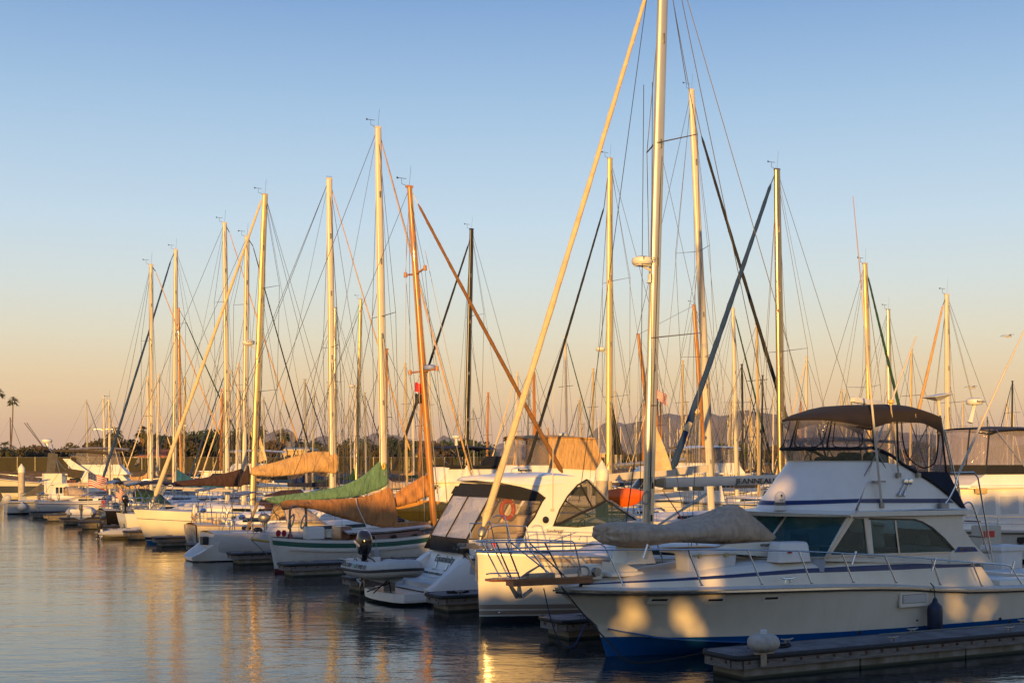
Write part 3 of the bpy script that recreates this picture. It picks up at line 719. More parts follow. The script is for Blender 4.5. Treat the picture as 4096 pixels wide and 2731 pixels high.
# flybridge coaming
cb, ct = B.q(3420, 2040, -1.5), B.q(3502, 1845, -1.3)
FB0 = cb.z; FB1 = ct.z
GB0 = bulge(cb.x, 0, 1.5, FB0, 3010, .8); GB1 = bulge(ct.x, 0, 1.3, FB1, 3150, .8)
def fbp(w, f):
    g = 1 - w * w; x = cb.x + (ct.x - cb.x) * f - (GB0 + (GB1 - GB0) * f) * g ** .8; return Vector((x, (1.5 - .2 * f) * w * (1 if abs(w) < 1 else 1), FB0 + (FB1 - FB0) * f - .08 * g * (1 - f) + .0))
mb = MB(); ws = [-1 + k / 12 for k in range(25)]
mb.grid([[fbp(w_, f) for w_ in ws] for f in (-.06, .15, .4, .7, .95, 1)]); mb.grid([[fbp(w_, f) + Vector((d, 0, 0)) for w_ in ws] for f, d in ((1, 0), (1.0, .1), (.3, .12))])
B.p('flybridge_front', mb, GEL, angle=50)
sidepx = [(3424, 2046), (3424, 2032), (3502, 1845), (3583, 1853), (3630, 1868), (3665, 1887), (3705, 1912), (3741, 1938), (3772, 1964), (3797, 1989), (3818, 2010), (3833, 2034), (3833, 2046)]
def slant(p):                          # lean the sides inwards like the front
    f = max(0, (p.z - FB0) / (FB1 - FB0)); return Vector((p.x, -(1.5 - .2 * f), p.z))
for sgn in (1, -1):
    pts = [slant(B.q(x, y, -1.4)) for x, y in sidepx]; pts = [Vector((p.x, p.y * sgn, p.z)) for p in pts]
    mb = MB(); mb.plate(pts, (0, .06 * sgn, 0)); B.p('flybridge_side', mb, GEL, smooth=False)
    a = slant(B.q(3428, 2010, -1.4)); c = slant(B.q(3434, 1994, -1.4)); d = slant(B.q(3786, 1993, -1.4)); e_ = slant(B.q(3806, 2010, -1.4))
    mb = MB(); mb.plate([Vector((p.x, p.y * sgn - .012 * sgn, p.z)) for p in (a, c, d, e_)], (0, .01 * sgn, 0)); B.p('navy_stripe', mb, NAVY, smooth=False)
    if sgn == 1: fa = (a.z - FB0) / (FB1 - FB0); fc = (c.z - FB0) / (FB1 - FB0)
mb = MB(); mb.grid([[fbp(w_, f) + Vector((-.012, 0, .004)) for w_ in ws] for f in (fa, fc)]); B.p('navy_stripe', mb, NAVY)
mb = MB(); mb.box(((cb.x + ra.x) / 2, 0, FB0 - .0), (ra.x - cb.x, 2.7, .06)); B.p('flybridge_sole', mb, DECKW, smooth=False)
# small screen on the coaming
def scr(w, f, up): g = 1 - w * w; p = fbp(w, 1); return p + Vector((-.12 * up - .12 * up * g, .02 * w * up, .30 * up - .0 * g))
mb = MB(); mb.grid([[scr(w_, 1, u_) for w_ in ws] for u_ in (0, .5, 1)])
sideS = [slant(B.q(x, y, -1.4)) for x, y in ((3502, 1845), (3583, 1853), (3614, 1862), (3542, 1808), (3490, 1800))]
for sgn in (1, -1): mb.add([Vector((p.x, p.y * sgn, p.z)) for p in sideS], [(0, 1, 2, 3, 4)])
B.p('wind_screen', mb, SCREEN)
mb = MB(); mb.tube([scr(w_, 1, .02) for w_ in ws], .018, 6); B.p('screen_sill', mb, mat('window_alloy', (0, 0, 0)))
trim = [(3502, 1793), (3542, 1806), (3580, 1826), (3614, 1857), (3665, 1889), (3705, 1914), (3741, 1940), (3797, 1989), (3836, 2032)]
trimL = [slant(B.q(x, y, -1.4)) + Vector((0, -.03, .02)) for x, y in trim]
path = [Vector((p.x, -p.y, p.z)) for p in reversed(trimL)] + [scr(-w_, 1, 1.08) for w_ in ws[1:-1]] + trimL
mb = MB(); mb.tube(path, .045, 6, flat=(1.0, .5)); B.p('canvas_trim', mb, BLACKC)
# navy canvas skirt aft
sk = [(3660, 1884), (3668, 1890), (3796, 1888), (3848, 2032), (3833, 2034), (3797, 1989), (3741, 1938), (3705, 1912)]
for sgn in (1, -1):
    pts = [slant(B.q(x, y, -1.4)) for x, y in sk]; mb = MB(); mb.plate([Vector((p.x, (p.y - .035) * sgn, p.z)) for p in pts], (0, .02 * sgn, 0)); B.p('canvas_skirt', mb, NAVYC, smooth=False)
# bimini
bimx = [(3130, 1680), (3150, 1664), (3200, 1649), (3257, 1638), (3330, 1629), (3410, 1622), (3538, 1616), (3665, 1618), (3735, 1624), (3752, 1640)]
c0 = [B.q(x, y, 0) for x, y in bimx]
fz = [B.q(3130, 1690, 1.0), B.q(3165, 1665, .3)]
# roof sheet: x range and height along the boat, drooping at the sides and round in front
BX1 = B.q(3750, 1640, -1.35).x; BXC = B.q(3475, 1650, -1.45).x; BB = bulge(BXC, 0, 1.5, B.q(3300, 1660, 0).z, 3130, .8); BX0 = BXC - BB
ztop = lambda f: lerp([(0, B.q(3150, 1672, 0).z), (.06, B.q(3200, 1655, 0).z), (.2, B.q(3300, 1634, 0).z), (.45, B.q(3450, 1619, 0).z), (.8, B.q(3640, 1620, 0).z - .02), (1, B.q(3740, 1640, 0).z - .08)], f)
def bim(w, f):
    g = abs(w); x0 = BXC - BB * (1 - g * g) ** .8; x = x0 + (BX1 - x0) * f; hw = 1.5
    return Vector((x, hw * w, ztop(f) - .20 * g ** 4 - .03 * math.sin(f * 9.4) ** 2))
fs = [0, .03, .08, .15, .25, .35, .45, .55, .65, .75, .85, .95, 1]
mb = MB(); mb.grid([[bim(w_, f) for w_ in ws] for f in fs])
val = .3
mb.grid([[bim(w_, 0) + Vector((-.02, 0, 0)) for w_ in ws], [bim(w_, 0) + Vector((.03, 0, -val * .45)) for w_ in ws]])
mb.grid([[bim(w_, 1) for w_ in ws], [bim(w_, 1) + Vector((0, 0, -val)) for w_ in ws]])
for s_ in (-1, 1): mb.grid([[bim(s_, f) for f in fs], [bim(s_, f) + Vector((0, .01 * s_, -val * (.5 + .8 * f))) for f in fs]])
B.p('bimini_top', mb, CHOC, angle=60)
# clear curtains
low = lambda f: None
mb = MB(); mb.grid([[bim(w_, 0) * (1 - u_) + scr(w_, 1, 1.05) * u_ + Vector((0, 0, -.06 * (1 - u_))) for w_ in ws] for u_ in (0, .25, .5, .75, 1)]); B.p('clear_curtain', mb, VINYL)
for sgn in (1, -1):
    top = [bim(-1, f) + Vector((0, 0, -.16)) for f in (0, .2, .4, .6, .8, .98)]
    bot = [trimL[0], trimL[1], trimL[3], trimL[4] + Vector((0, 0, .02)), slant(B.q(3740, 1888, -1.4)), slant(B.q(3790, 1888, -1.4))]
    fl_ = lambda p: Vector((p.x, p.y * sgn, p.z))
    mb = MB(); mb.grid([[fl_(t_ * (1 - u_) + b_ * u_) for t_, b_ in zip(top, bot)] for u_ in (0, .25, .5, .75, 1)]); B.p('clear_curtain', mb, VINYL)
    # black edging of the curtain windows and bimini bows
    def cur(a, u_):
        k = a * 5; i = min(4, int(k)); r_ = k - i; return fl_((top[i] * (1 - r_) + top[i + 1] * r_) * (1 - u_) + (bot[i] * (1 - r_) + bot[i + 1] * r_) * u_ + Vector((0, -.012, 0)))
    for pts in ([cur(.03, 0), cur(.03, 1)], [cur(.36, 0), cur(.36, 1)], [cur(1, 0), cur(1, 1)]):
        mb = MB(); mb.tube(pts, .035, 6, flat=(1, .35)); B.p('curtain_edge', mb, BLACKC)
    mb = MB(); mb.tube(crom([cur(.42, 0), cur(.43, .5), cur(.5, .8), cur(.68, .93), cur(.84, .8), cur(.92, .4), cur(.94, 0)], 5), .018, 6); B.p('curtain_zip', mb, BLACKC)
for a, c in ((-.62, -.1), (.1, .62), (-.98, -.66), (.66, .98)):
    def cf(w_, u_): return bim(w_, 0) * (1 - u_) + scr(w_, 1, 1.05) * u_ + Vector((-.015, 0, -.06 * (1 - u_)))
    d = c - a
    mb = MB(); mb.tube(crom([cf(a + .02, .02), cf(a + .03, .5), cf(a + d * .12, .82), cf(a + d * .3, .93), cf(c - d * .3, .93), cf(c - d * .12, .82), cf(c - .03, .5), cf(c - .02, .02)], 4), .014, 6); B.p('curtain_zip', mb, BLACKC)
    mb = MB(); mb.tube([cf(c + .02, 0), cf(c + .02, 1)], .03, 6, flat=(1, .4)); B.p('curtain_edge', mb, BLACKC)
for sgn in (1, -1):
    for a, c in (((.05, -.03), (.42, -1.75)), ((.55, -.03), (.1, -1.5)), ((.6, -.03), (.92, -1.7)), ((.95, -.03), (.62, -1.5))):
        p = bim(sgn * .9, a[0]) + Vector((0, 0, a[1])); q_ = bim(sgn * .9, c[0]); mb = MB(); mb.tube([p, Vector((q_.x, q_.y * .97, q_.z + c[1]))], .016, 6)
        B.p('frame_tube', mb, DSTEEL)
mb = MB(); mb.rbox((cb.x + .9, .15, FB1 - .12), (.55, 1.3, .5), .1); mb.rbox((cb.x + 1.7, -.45, FB1 - .1), (.5, .6, .7), .12); mb.rbox((cb.x + 1.7, .55, FB1 - .1), (.5, .6, .7), .12)
mb.rbox((cb.x + 2.8, .3, FB1 - .35), (1.1, 1.3, .5), .1); B.p('helm_seat', mb, mat('covered_seat', (.03, .028, .03), .9))
# aerials
def aerial(pts, rs, m, name='aerial'):
    mb = MB(); mb.tube(pts, rs, 8); return B.p(name, mb, m)
a0 = B.q(3527, 2018, -1.52)
aerial([a0, B.q(3522, 1975, -1.54), B.q(3476, 1500, -1.62), B.q(3447, 1160, -1.7)], [.02, .03, .028, .02], WHITEM)
aerial([B.q(3447, 1160, -1.7), B.q(3412, 785, -1.75)], [.013, .008], mat('rusty_whip', (.4, .22, .09), .6))
mb = MB(); mb.box(a0 + Vector((0, .02, -.02)), (.12, .1, .12)); mb.box(B.q(3515, 1925, -1.5), (.4, .1, .035)); B.p('aerial_mount', mb, DSTEEL, smooth=False)
for tip, base, r_ in (((3563, 1622), (3594, 1895), .02), ((3662, 1655), (3673, 1895), .012)):
    p0 = B.q(*base, -1.42); p1 = B.q(*tip, -1.5); aerial([p0, p1], r_, mat('weathered_tube', (.36, .3, .22), .6))
    mb = MB(); mb.box(p0 + Vector((0, 0, -.03)), (.12, .08, .12)); B.p('aerial_mount', mb, DSTEEL, smooth=False)
p = B.q(3563, 1622, -1.5); mb = MB(); mb.lathe([(.03, 0), (.04, .05), (.09, .07), (.095, .12), (.07, .15), (0, .155)], p, 14); B.p('satellite_antenna', mb, mat('amber_plastic', (.62, .42, .13), .5))
d0 = B.q(3808, 1888, -1.3); d1 = B.q(3760, 1660, -1.3); d2 = B.q(3752, 1594, -1.3)
aerial([d0, d1], .024, STEEL); aerial([d1, d2], .048, WHITEM)
mb = MB(); Rm = Matrix.Rotation(R(-9), 3, 'Y')
mb.loft([[d2 + Rm @ Vector((x * k, y * k, z)) for x, y in ((-.36, -.25), (.36, -.25), (.36, .25), (-.36, .25))] for k, z in ((.12, -.06), (.6, .02), (1, .085), (1, .10))]); B.p('satellite_dish', mb, WHITEP, smooth=False)
# outriggers
for sgn in (1, -1):
    y0 = -1.6
    pts = [B.q(3773, 2028, y0), B.q(3800, 1985, y0 - .05), B.q(3820, 1945, y0 - .08), B.q(3832, 1900, y0 - .1), B.q(4012, 1500, y0 - .3), B.q(4110, 1295, y0 - .4)]
    if sgn < 0: pts = [Vector((p.x, -p.y, p.z)) for p in pts]
    mb = MB(); mb.tube(pts[:4], .032, 8); o_ = B.p('outrigger', mb, STEEL); mb = MB(); mb.tube(pts[3:], [.036, .028, .02], 8); B.p('pole', mb, WHITEM, o_)
    mb = MB(); mb.rbox(pts[0] + Vector((0, .0, -.02)), (.3, .14, .24), .02); B.p('bracket', mb, DSTEEL, o_)
# open array radar
r0 = B.q(3466, 1606, 0); mb = MB(); ax = Vector((.86, .3, -.03)).normalized()
sec = [(-.07, -.06), (.07, -.06), (.08, 0), (.05, .06), (-.05, .06), (-.08, 0)]; side = Vector((-ax.y, ax.x, 0)).normalized()
mb.loft([[r0 + ax * a + side * x * k + Vector((0, 0, z * 1.15 * k)) for x, z in sec] for a, k in ((-.78, .8), (-.74, 1), (.74, 1), (.78, .8))]); o_ = B.p('radar_array', mb, WHITEP)
mb = MB(); mb.lathe([(.16, -.26), (.16, -.12), (.07, -.06)], r0, 14); B.p('pedestal', mb, WHITEP, o_)
# horns
for dx in (0, .16):
    a = B.q(3615, 1925, -1.36) + Vector((dx, -.06, 0)); c = a + Vector((-.30, -.05, -.36)); mb = MB()
    mb.tube([a, a * .3 + c * .7, c], [.012, .018, .055], 12); mb.lathe([(.075, -.03), (.075, .03), (.04, .04)], a, 12, axis=(0, -1, 0)); B.p('horn', mb, STEEL)
# thermal camera dome
for k in range(40):
    dt_ = .3 - .04 * k; p = B.q(3120, 2024, dt_); fw = fbp(max(-1, min(1, dt_ / 1.5)), .1)
    if p.x < fw.x - .3: break
p.z = rb.z + .15
mb = MB(); mb.lathe([(.15, 0), (.14, .12)], p, 18); mb.lathe([(.13, .2), (.13, .32), (.11, .4), (.06, .46), (0, .475)], p, 18); o_ = B.p('camera_dome', mb, WHITEP)
mb = MB(); mb.lathe([(.142, .12), (.138, .2)], p, 18); B.p('band', mb, mat('dark_band', (.1, .09, .08), .5), o_)
text(B, 'FLIR', p + Vector((-.06, -.128, .25)), .06, LTR, B.e, xdir=(.9, -.4, 0), depth=.002)
mb = MB(); pl = p + Vector((-.06, -.13, .345))
for dz in (.0, .035): mb.plate([pl + Vector((-.035, 0, dz)), pl + Vector((0, -.012, dz + .02)), pl + Vector((.035, -.012, dz)), pl + Vector((0, 0, dz - .02))], (0, .004, 0))
B.p('emblem', mb, NAVY, smooth=False)
# badge
pts = [B.q(x, y, HD - .012) for x, y in ((3818, 2208), (3833, 2186), (3899, 2186), (3913, 2204))]
mb = MB(); mb.plate(pts, (0, .01, 0)); B.p('badge', mb, mat('badge_blue', (.012, .05, .22), .4), smooth=False)
text(B, 'BERTRAM', B.q(3866, 2196, HD - .014), .105, mat('bronze_lettering', (.25, .17, .1), .5), B.e, shear=.3, wide=1.15)
text(B, '38', B.q(3882, 2256, -1.74), .085, mat('gold_lettering', (.5, .36, .15), .4, .4), B.e, off=.03)
# hull fittings
def slot(px, py, w, h, name='port_scoop'):
    p = onhull(B, px, py, lambda x: bh(x) - .05); xx = p.x
    def hp(dx, dz): # rough hull surface
        x = xx + dx; f = (p.z + dz - chn(x)[1]) / (bs(x) - chn(x)[1]); return -(chn(x)[0] + (bh(x) - chn(x)[0]) * max(0, f) ** 1.35)
    f0 = [Vector((xx + dx, hp(dx, dz) - .012, p.z + dz)) for dx, dz in ((-w, -h * .8), (-w * .9, -h), (w * .9, -h), (w, -h * .8), (w, h * .8), (w * .9, h), (-w * .9, h), (-w, h * .8))]
    mb = MB(); mb.plate(f0, (0, .03, 0)); o_ = B.p(name, mb, GELC, smooth=False)
    f1 = [Vector((xx + dx, hp(dx, dz) - .016, p.z + dz)) for dx, dz in ((-w * .75, 0), (w * .75, 0), (w * .75, h * .6), (-w * .75, h * .6))]
    mb = MB(); mb.plate(f1, (0, .003, 0)); B.p('opening', mb, DARK, o_, smooth=False)
for px, py in ((2653, 2405), (2876, 2405), (3095, 2397)): slot(px, py, .23, .085)
p = onhull(B, 3658, 2396, bh)
mb = MB(); mb.box((p.x, -2.27, p.z), (.95, .05, .36)); vt = B.p('engine_vent', mb, GELC, smooth=False)
mb = MB()
for k in range(22): mb.box((p.x - .37 + k * .035, -2.305, p.z + .02), (.02, .014, .2))
B.p('louvre', mb, GEL, vt, smooth=False)
mb = MB(); mb.box((p.x, -2.297, p.z + .02), (.8, .006, .22)); B.p('opening', mb, DARK, vt, smooth=False)
for px, py, r_ in ((3439, 2528, .05), (3671, 2480, .025), (3701, 2505, .03), (4003, 2475, .045), (4042, 2485, .045)):
    q_ = onhull(B, px, py, bh); mb = MB(); mb.lathe([(r_, 0), (r_, .02), (r_ * .6, .025), (r_ * .55, .005)], (q_.x, -bh(q_.x) * .995 + .02, q_.z), 12, axis=(0, -1, 0)); B.p('through_hull', mb, RUB)
# rails
ri = lambda px, py, ins=.14: onhull(B, px, py, bh, ins)
main = [Vector((-1.55, -.12, 2.62))] + [B.q(1960, 2207, -.36), B.q(2100, 2203, -.45), B.q(2300, 2200, -.75)] + [ri(*p_) for p_ in ((2500, 2198), (2752, 2197), (2990, 2199), (3194, 2203), (3367, 2211), (3538, 2220), (3726, 2234), (3888, 2248), (4020, 2257), (4040, 2263), (4050, 2276), (4068, 2305), (4087, 2335))]
tipx = main[1].x - .18; main[0] = Vector((tipx, 0, main[1].z))
posts = [(ri(a, c), ri(d, e_)) for a, c, d, e_ in ((2807, 2342, 2752, 2197), (3048, 2337, 2990, 2199), (3246, 2333, 3194, 2203), (3414, 2329, 3367, 2211), (3585, 2330, 3538, 2220), (3761, 2338, 3726, 2234), (3927, 2343, 3888, 2248))]
ppx = lambda a, dt: B.q(a[0], a[1], dt)
bowposts = [(B.q(2046, 2312, -.28), B.q(1985, 2170, -.36)), (B.q(2080, 2314, -.28), B.q(2025, 2172, -.38)), (B.q(2250, 2310, -.3), B.q(2180, 2172, -.5)), (B.q(2262, 2306, -.32), B.q(2120, 2172, -.5))]
upper = [Vector((tipx + .02, 0, B.q(1940, 2167, -.36).z)), B.q(1950, 2168, -.36), B.q(2100, 2168, -.48), B.q(2250, 2170, -.7), ri(2400, 2175), ri(2418, 2184), ri(2440, 2225), ri(2494, 2344)]
for sgn in (1, -1):
    fl_ = lambda p: Vector((p.x, p.y * sgn, p.z))
    rail(B, 'bow_rail', [fl_(p) for p in main], .019, STEEL, [(fl_(a), fl_(c)) for a, c in posts + bowposts])
    rail(B, 'pulpit_rail', [fl_(p) for p in upper], .017, STEEL)
rail(B, 'step_rail', [B.q(2076, 2290, -.3), B.q(1960, 2292, -.28), B.q(1946, 2295, 0), B.q(1960, 2292, .28), B.q(2060, 2290, .3)], .017, STEEL)
for px, py in ((2580, 2197), (3415, 2224), (3735, 2250), (4050, 2262)):
    p = ri(px, py, .16); mb = MB(); mb.tube([p + Vector((-.06, 0, -.2)), p + Vector((.07, 0, .12))], .032, 10); B.p('rod_holder', mb, STEEL)
mb = MB(); cleat(mb, ri(3152, 2330, .2), 0, 1.3); B.p('cleat', mb, STEEL)
# teak pulpit, anchor, windlass
pw = [(-1.75, .16), (-1.4, .3), (-.6, .33), (.1, .36), (.7, .3), (1.15, .12)]
zp = B.q(2150, 2320, -.3).z
mb = MB(); out = [Vector((x, -w_, zp - .0)) for x, w_ in pw] + [Vector((x, w_, zp)) for x, w_ in reversed(pw)]
mb.plate(out, (0, 0, .05)); o2 = [Vector((x, y, zp - .13)) for x, y in ((-1.2, -.18), (.9, -.22), (.9, .22), (-1.2, .18))]; mb.plate(o2, (0, 0, .127)); B.p('pulpit_plank', mb, TEAK, smooth=False)
mb = MB(); aq = lambda x, y: B.q(x, y, 0)
mb.plate([aq(2037, 2341), aq(2053, 2345), aq(2075, 2375), aq(2090, 2378), aq(2128, 2350), aq(2132, 2362), aq(2095, 2392), aq(2066, 2393)], (0, .05, 0)); mb.plate([aq(2070, 2342) + Vector((0, -.12, 0)), aq(2080, 2345) + Vector((0, .12, 0)), aq(2083, 2385) + Vector((0, .22, 0)), aq(2075, 2390) + Vector((0, -.2, 0))], (.02, 0, 0))
mb.tube([aq(2075, 2318), aq(2110, 2290), aq(2156, 2262)], [.035, .03, .02], 6, flat=(1, .5)); mb.box(aq(2160, 2300), (.7, .2, .1)); B.p('anchor', mb, DSTEEL)
mb = MB(); a, c = aq(2160, 2263), aq(2395, 2262)
for k in range(20):
    p = a.lerp(c, k / 19) + Vector((0, 0, -.02 * math.sin(math.pi * k / 19))); mb.torus(p, .026, .009, (0, 1, 0) if k % 2 else (0, .2, 1), 10, 5, sy=.7)
B.p('chain', mb, mat('rusty_chain', (.2, .11, .06), .7, .4, var=.4))
wl = B.q(2360, 2300, 0); mb = MB(); mb.rbox(wl + Vector((0.05, 0, .09)), (.42, .34, .34), .06); o_ = B.p('windlass', mb, GELC)
mb = MB(); mb.lathe([(.1, 0), (.06, .05), (.06, .1), (.1, .14)], wl + Vector((0.02, -.18, .1)), 14, axis=(0, -1, 0)); mb.torus(wl + Vector((-.24, -.1, .1)), .13, .02, (.5, 1, 0), 18, 6); B.p('drum', mb, DSTEEL, o_)
for px, py, sc_ in ((2475, 2285, 1.0), (3000, 2252, .8)):
    p = B.q(px, py, 0); mb = MB(); mb.rbox(p + Vector((0, 0, -.03)), (.95 * sc_, .8 * sc_, .1), .05); o_ = B.p('deck_hatch', mb, GELC); mb = MB()
    mb.loft([[p + Vector((x * sc_, y * sc_, z * sc_)) for y in (-.3, -.2, .2, .3)] + [p + Vector((x * sc_, y * sc_, 0)) for y in (.3, -.3)] for x, z in ((-.28, .24 if px < 2600 else .06), (.0, .2 if px < 2600 else .06), (.34, .06))]); B.p('cowl', mb, GELC, o_)
# ladder and aft rails
for sgn in (1,):
    for off in (0, .42):
        pts = [B.q(3842, 2040, -1.2 + off), B.q(3862, 2012, -1.2 + off), B.q(3884, 2012, -1.2 + off), B.q(3905, 2060, -1.2 + off), B.q(3960, 2240, -1.2 + off)]
        mb = MB(); mb.tube(crom(pts, 4), .022, 8); B.p('ladder_rail', mb, STEEL)
    for y in (2085, 2147, 2210):
        p = B.q(3905 + (y - 2060) * .3, y, -1.2); mb = MB(); mb.box(p + Vector((0, .2, 0)), (.14, .46, .03)); B.p('ladder_rung', mb, OLDTEAK, smooth=False)
mb = MB(); mb.tube([B.q(3800, 1890, -1.1), B.q(3895, 1888, -1.1), B.q(3912, 1910, -1.1), B.q(3972, 2250, -1.1)], .022, 8); mb.tube([B.q(3828, 1890, -1.05), B.q(3848, 2040, -1.05)], .02, 8); mb.tube([B.q(3780, 1720, -1.32), B.q(3850, 2040, -1.32)], .018, 8); B.p('aft_rail', mb, STEEL)
# ---- loose gear on the yacht
T = Boat('covered_tender', 'small boat under a wrinkled grey beige cover on the flybridge yacht foredeck', 'tender', B.q(2740, 2170, .1).x + B.s0, B.tc, z0=0)
secs = [(2412, 2110, 2160, .3), (2418, 2098, 2172, .6), (2440, 2090, 2186, .8), (2500, 2085, 2192, .88), (2560, 2089, 2188, .92), (2620, 2096, 2176, .92), (2680, 2101, 2170, .9), (2720, 2094, 2172, .88), (2780, 2072, 2176, .85), (2850, 2044, 2180, .8), (2898, 2022, 2182, .76), (2925, 2012, 2182, .72), (2940, 2014, 2182, .72), (2960, 2036, 2182, .74), (2990, 2076, 2180, .74), (3030, 2116, 2180, .72), (3062, 2146, 2180, .66), (3082, 2168, 2180, .5)]
rings = []; qn = random.Random(5)
for i, (px, yt, yb, hw) in enumerate(secs):
    a = T.q(px, yt, .0); c = T.q(px, yb, -.4); ring = []; tall = (a.z - c.z) > .75
    for k in range(28):
        th = 2 * math.pi * k / 28; cs, sn = math.cos(th), math.sin(th); f = (sn + 1) / 2
        wv = hw * (abs(cs) ** .75) * (1 if cs > 0 else -1)
        if tall: wv *= 1 - .62 * max(0, f - .35)
        z = c.z + (a.z - c.z) * (.5 + .5 * (abs(sn) ** .9) * (1 if sn > 0 else -1))
        wr = .022 * math.sin(i * 2.1 + k * 1.7) + .018 * math.sin(k * 3.1 - i)
        ring.append(Vector((a.x + .03 * math.sin(k * 1.3 + i), wv * (1 + wr), z + .012 * math.sin(k * 2.3 + i * 1.9))))
    rings.append(ring)
mb = MB(); mb.loft(rings); cov = T.p('cover', mb, GREYC, angle=80)
sd2 = cov.modifiers.new('s', 'SUBSURF'); sd2.levels = 2; sd2.render_levels = 2
p = T.q(2560, 2210, -.3); mb = MB(); mb.rbox(p + Vector((0, .3, -.05)), (.9, .7, .42), .05, taper=.75); mb.rbox(T.q(2800, 2200, -.3) + Vector((0, .3, 0)), (1.3, 1.0, .12), .03); T.p('cradle', mb, GELC)
DV = Boat('deck_crane', 'low white folded boat crane on the foredeck beside the covered tender', 'crane', B.q(3000, 2200, -.6).x + B.s0, B.tc, z0=0)
mb = MB(); a, c = DV.q(2860, 2200, -.75), DV.q(3112, 2198, -.75)
mb.loft([[p + Vector((0, y, z)) for y, z in ((-.09, -h), (.09, -h), (.09, h), (-.09, h))] for p, h in ((a, .06), (a + Vector((.3, 0, .03)), .11), (c + Vector((-.1, 0, .02)), .2), (c, .19))]); DV.p('arm', mb, GELC, smooth=False)
mb = MB(); mb.lathe([(.11, -.42), (.11, -.2), (.13, -.18)], c + Vector((-.1, 0, 0)), 14); DV.p('post', mb, GELC)
text(DV, 'WD600', DV.q(3062, 2180, -.85), .1, LTR, DV.e, align='CENTER')
CO = Boat('ice_chest', 'large white ice chest with tan latches on the foredeck in front of the covered tender', 'ice chest', B.q(2850, 2265, -1.0).x + B.s0, B.tc - 1.0, z0=0)
p0, p1 = CO.q(2750, 2285, 0), CO.q(2950, 2190, 0); w_ = p1.x - p0.x
mb = MB(); mb.rbox(Vector(((p0.x + p1.x) / 2, .28, (p0.z + p1.z) / 2 - .07)), (w_ * .94, .52, (p1.z - p0.z) * .8), .05, taper=1.06); CO.p('body', mb, WHITEP)
mb = MB(); mb.rbox(Vector(((p0.x + p1.x) / 2, .28, p1.z - .07)), (w_ * 1.0, .58, .13), .06); lid = CO.p('lid', mb, WHITEP)
mb = MB()
for dx in (-.32, .32): mb.box(Vector(((p0.x + p1.x) / 2 + dx * w_ / 1.2, -.03, p1.z - .16)), (.07, .03, .1))
mb.box(Vector(((p0.x + p1.x) / 2, -.012, p1.z - .15)), (w_ * .95, .02, .022)); CO.p('latch', mb, mat('yellowed_plastic', (.55, .4, .16), .5), smooth=False)
DB = Boat('raft_box', 'white moulded deck box below the windscreen of the flybridge yacht', 'deck box', B.q(3185, 2220, -1.62).x + B.s0, B.tc - 1.62, z0=0)
a, c = DB.q(3120, 2250, 0), DB.q(3248, 2165, 0); mb = MB(); mb.rbox(Vector(((a.x + c.x) / 2, .27, (a.z + c.z) / 2)), ((c.x - a.x) * 1.02, .54, c.z - a.z), .08, taper=.86); DB.p('case', mb, GEL)
mb = MB(); mb.box(Vector(((a.x + c.x) / 2 - .2, -.012, (a.z + c.z) / 2)), (.14, .01, .04)); DB.p('sticker', mb, RED, smooth=False)
FE = Boat('fender', 'dark blue ribbed fender hanging on a black line against the flybridge yacht hull', 'fender', ri(3737, 2350, 0).x + B.s0, B.tc - 2.44, z0=0)
p = FE.q(3740, 2470, 0); mb = MB(); mb.lathe([(.02, .52), (.06, .46), (.07, .4), (.17, .3), (.19, .2), (.19, -.32), (.15, -.42), (.04, -.46)], p, 18); FE.p('body', mb, mat('navy_fender', (.012, .02, .05), .5, var=.3))
mb = MB(); mb.tube([p + Vector((0, 0, .5)), FE.q(3738, 2370, 0), FE.q(3735, 2345, .1), FE.q(3722, 2331, .3)], .014, 6); FE.p('line', mb, ROPEK)
# mooring lines off the bow
def rope(label, pts, m, r=.014, name='mooring_line', n=6):
    P = crom(pts, n); o_ = P[0].copy(); mb = MB(); mb.tube([p - o_ for p in P], r, 6); return solo(name, label, 'rope', mb, m, o_)
Wq = lambda px, py, t: FW(Qt(px, py, t)[0], t, Qt(px, py, t)[1])
rope('thick black mooring line from the teak pulpit down across the blue bow', [Wq(2245, 2345, 3.9), Wq(2330, 2450, 3.4), Wq(2440, 2570, 2.6), Wq(2560, 2650, 2.0), FW(1.2, 1.25, .56)], ROPEK, .02)
rope('slack dark blue line from the teak pulpit to the next finger', [Wq(2175, 2352, 4.5), Wq(2205, 2480, 5.2), Wq(2245, 2575, 5.6), Wq(2300, 2575, 6.2), FW(.9, 7.4, .56)], ROPEB, .013)
# ================================================================ sailing rig helpers
def mast(b, base, top, r0, m, r1=None, flat=(1.3, .8), n=12, cap=True):
    mb = MB(); base = Vector(base); top = Vector(top); r1 = r1 or r0 * .72
    mb.tube([base, base.lerp(top, .6), base.lerp(top, .9), top], [r0, r0 * .98, (r0 + r1) / 2, r1], n, flat=flat)
    o = b.p('mast', mb, m); d_ = Vector((.9, -.45, 0)).normalized() * r0 * .98
    if n > 8:
        mb = MB(); mb.tube([base + d_ + Vector((0, 0, 1.4)), base.lerp(top, .6) + d_, top + d_ * .75], r0 * .16, 5); b.p('mast_track', mb, DSTEEL if m is not BLACKM else m, o)
        for f in (.12, .3, .47, .66, .83): mb = MB(); pp = base.lerp(top, f) - Vector((0, r0 * .8, 0)); mb.rbox(pp + Vector((.0, 0, 0)), (r0 * .5, r0 * .35, r0 * (1.2 + f)), r0 * .1); b.p('mast_fitting', mb, DSTEEL, o)
    if cap: mb = MB(); mb.rbox(top + Vector((0, 0, .03)), (.34, .16, .1), .03); b.p('masthead', mb, m, o)
    return o
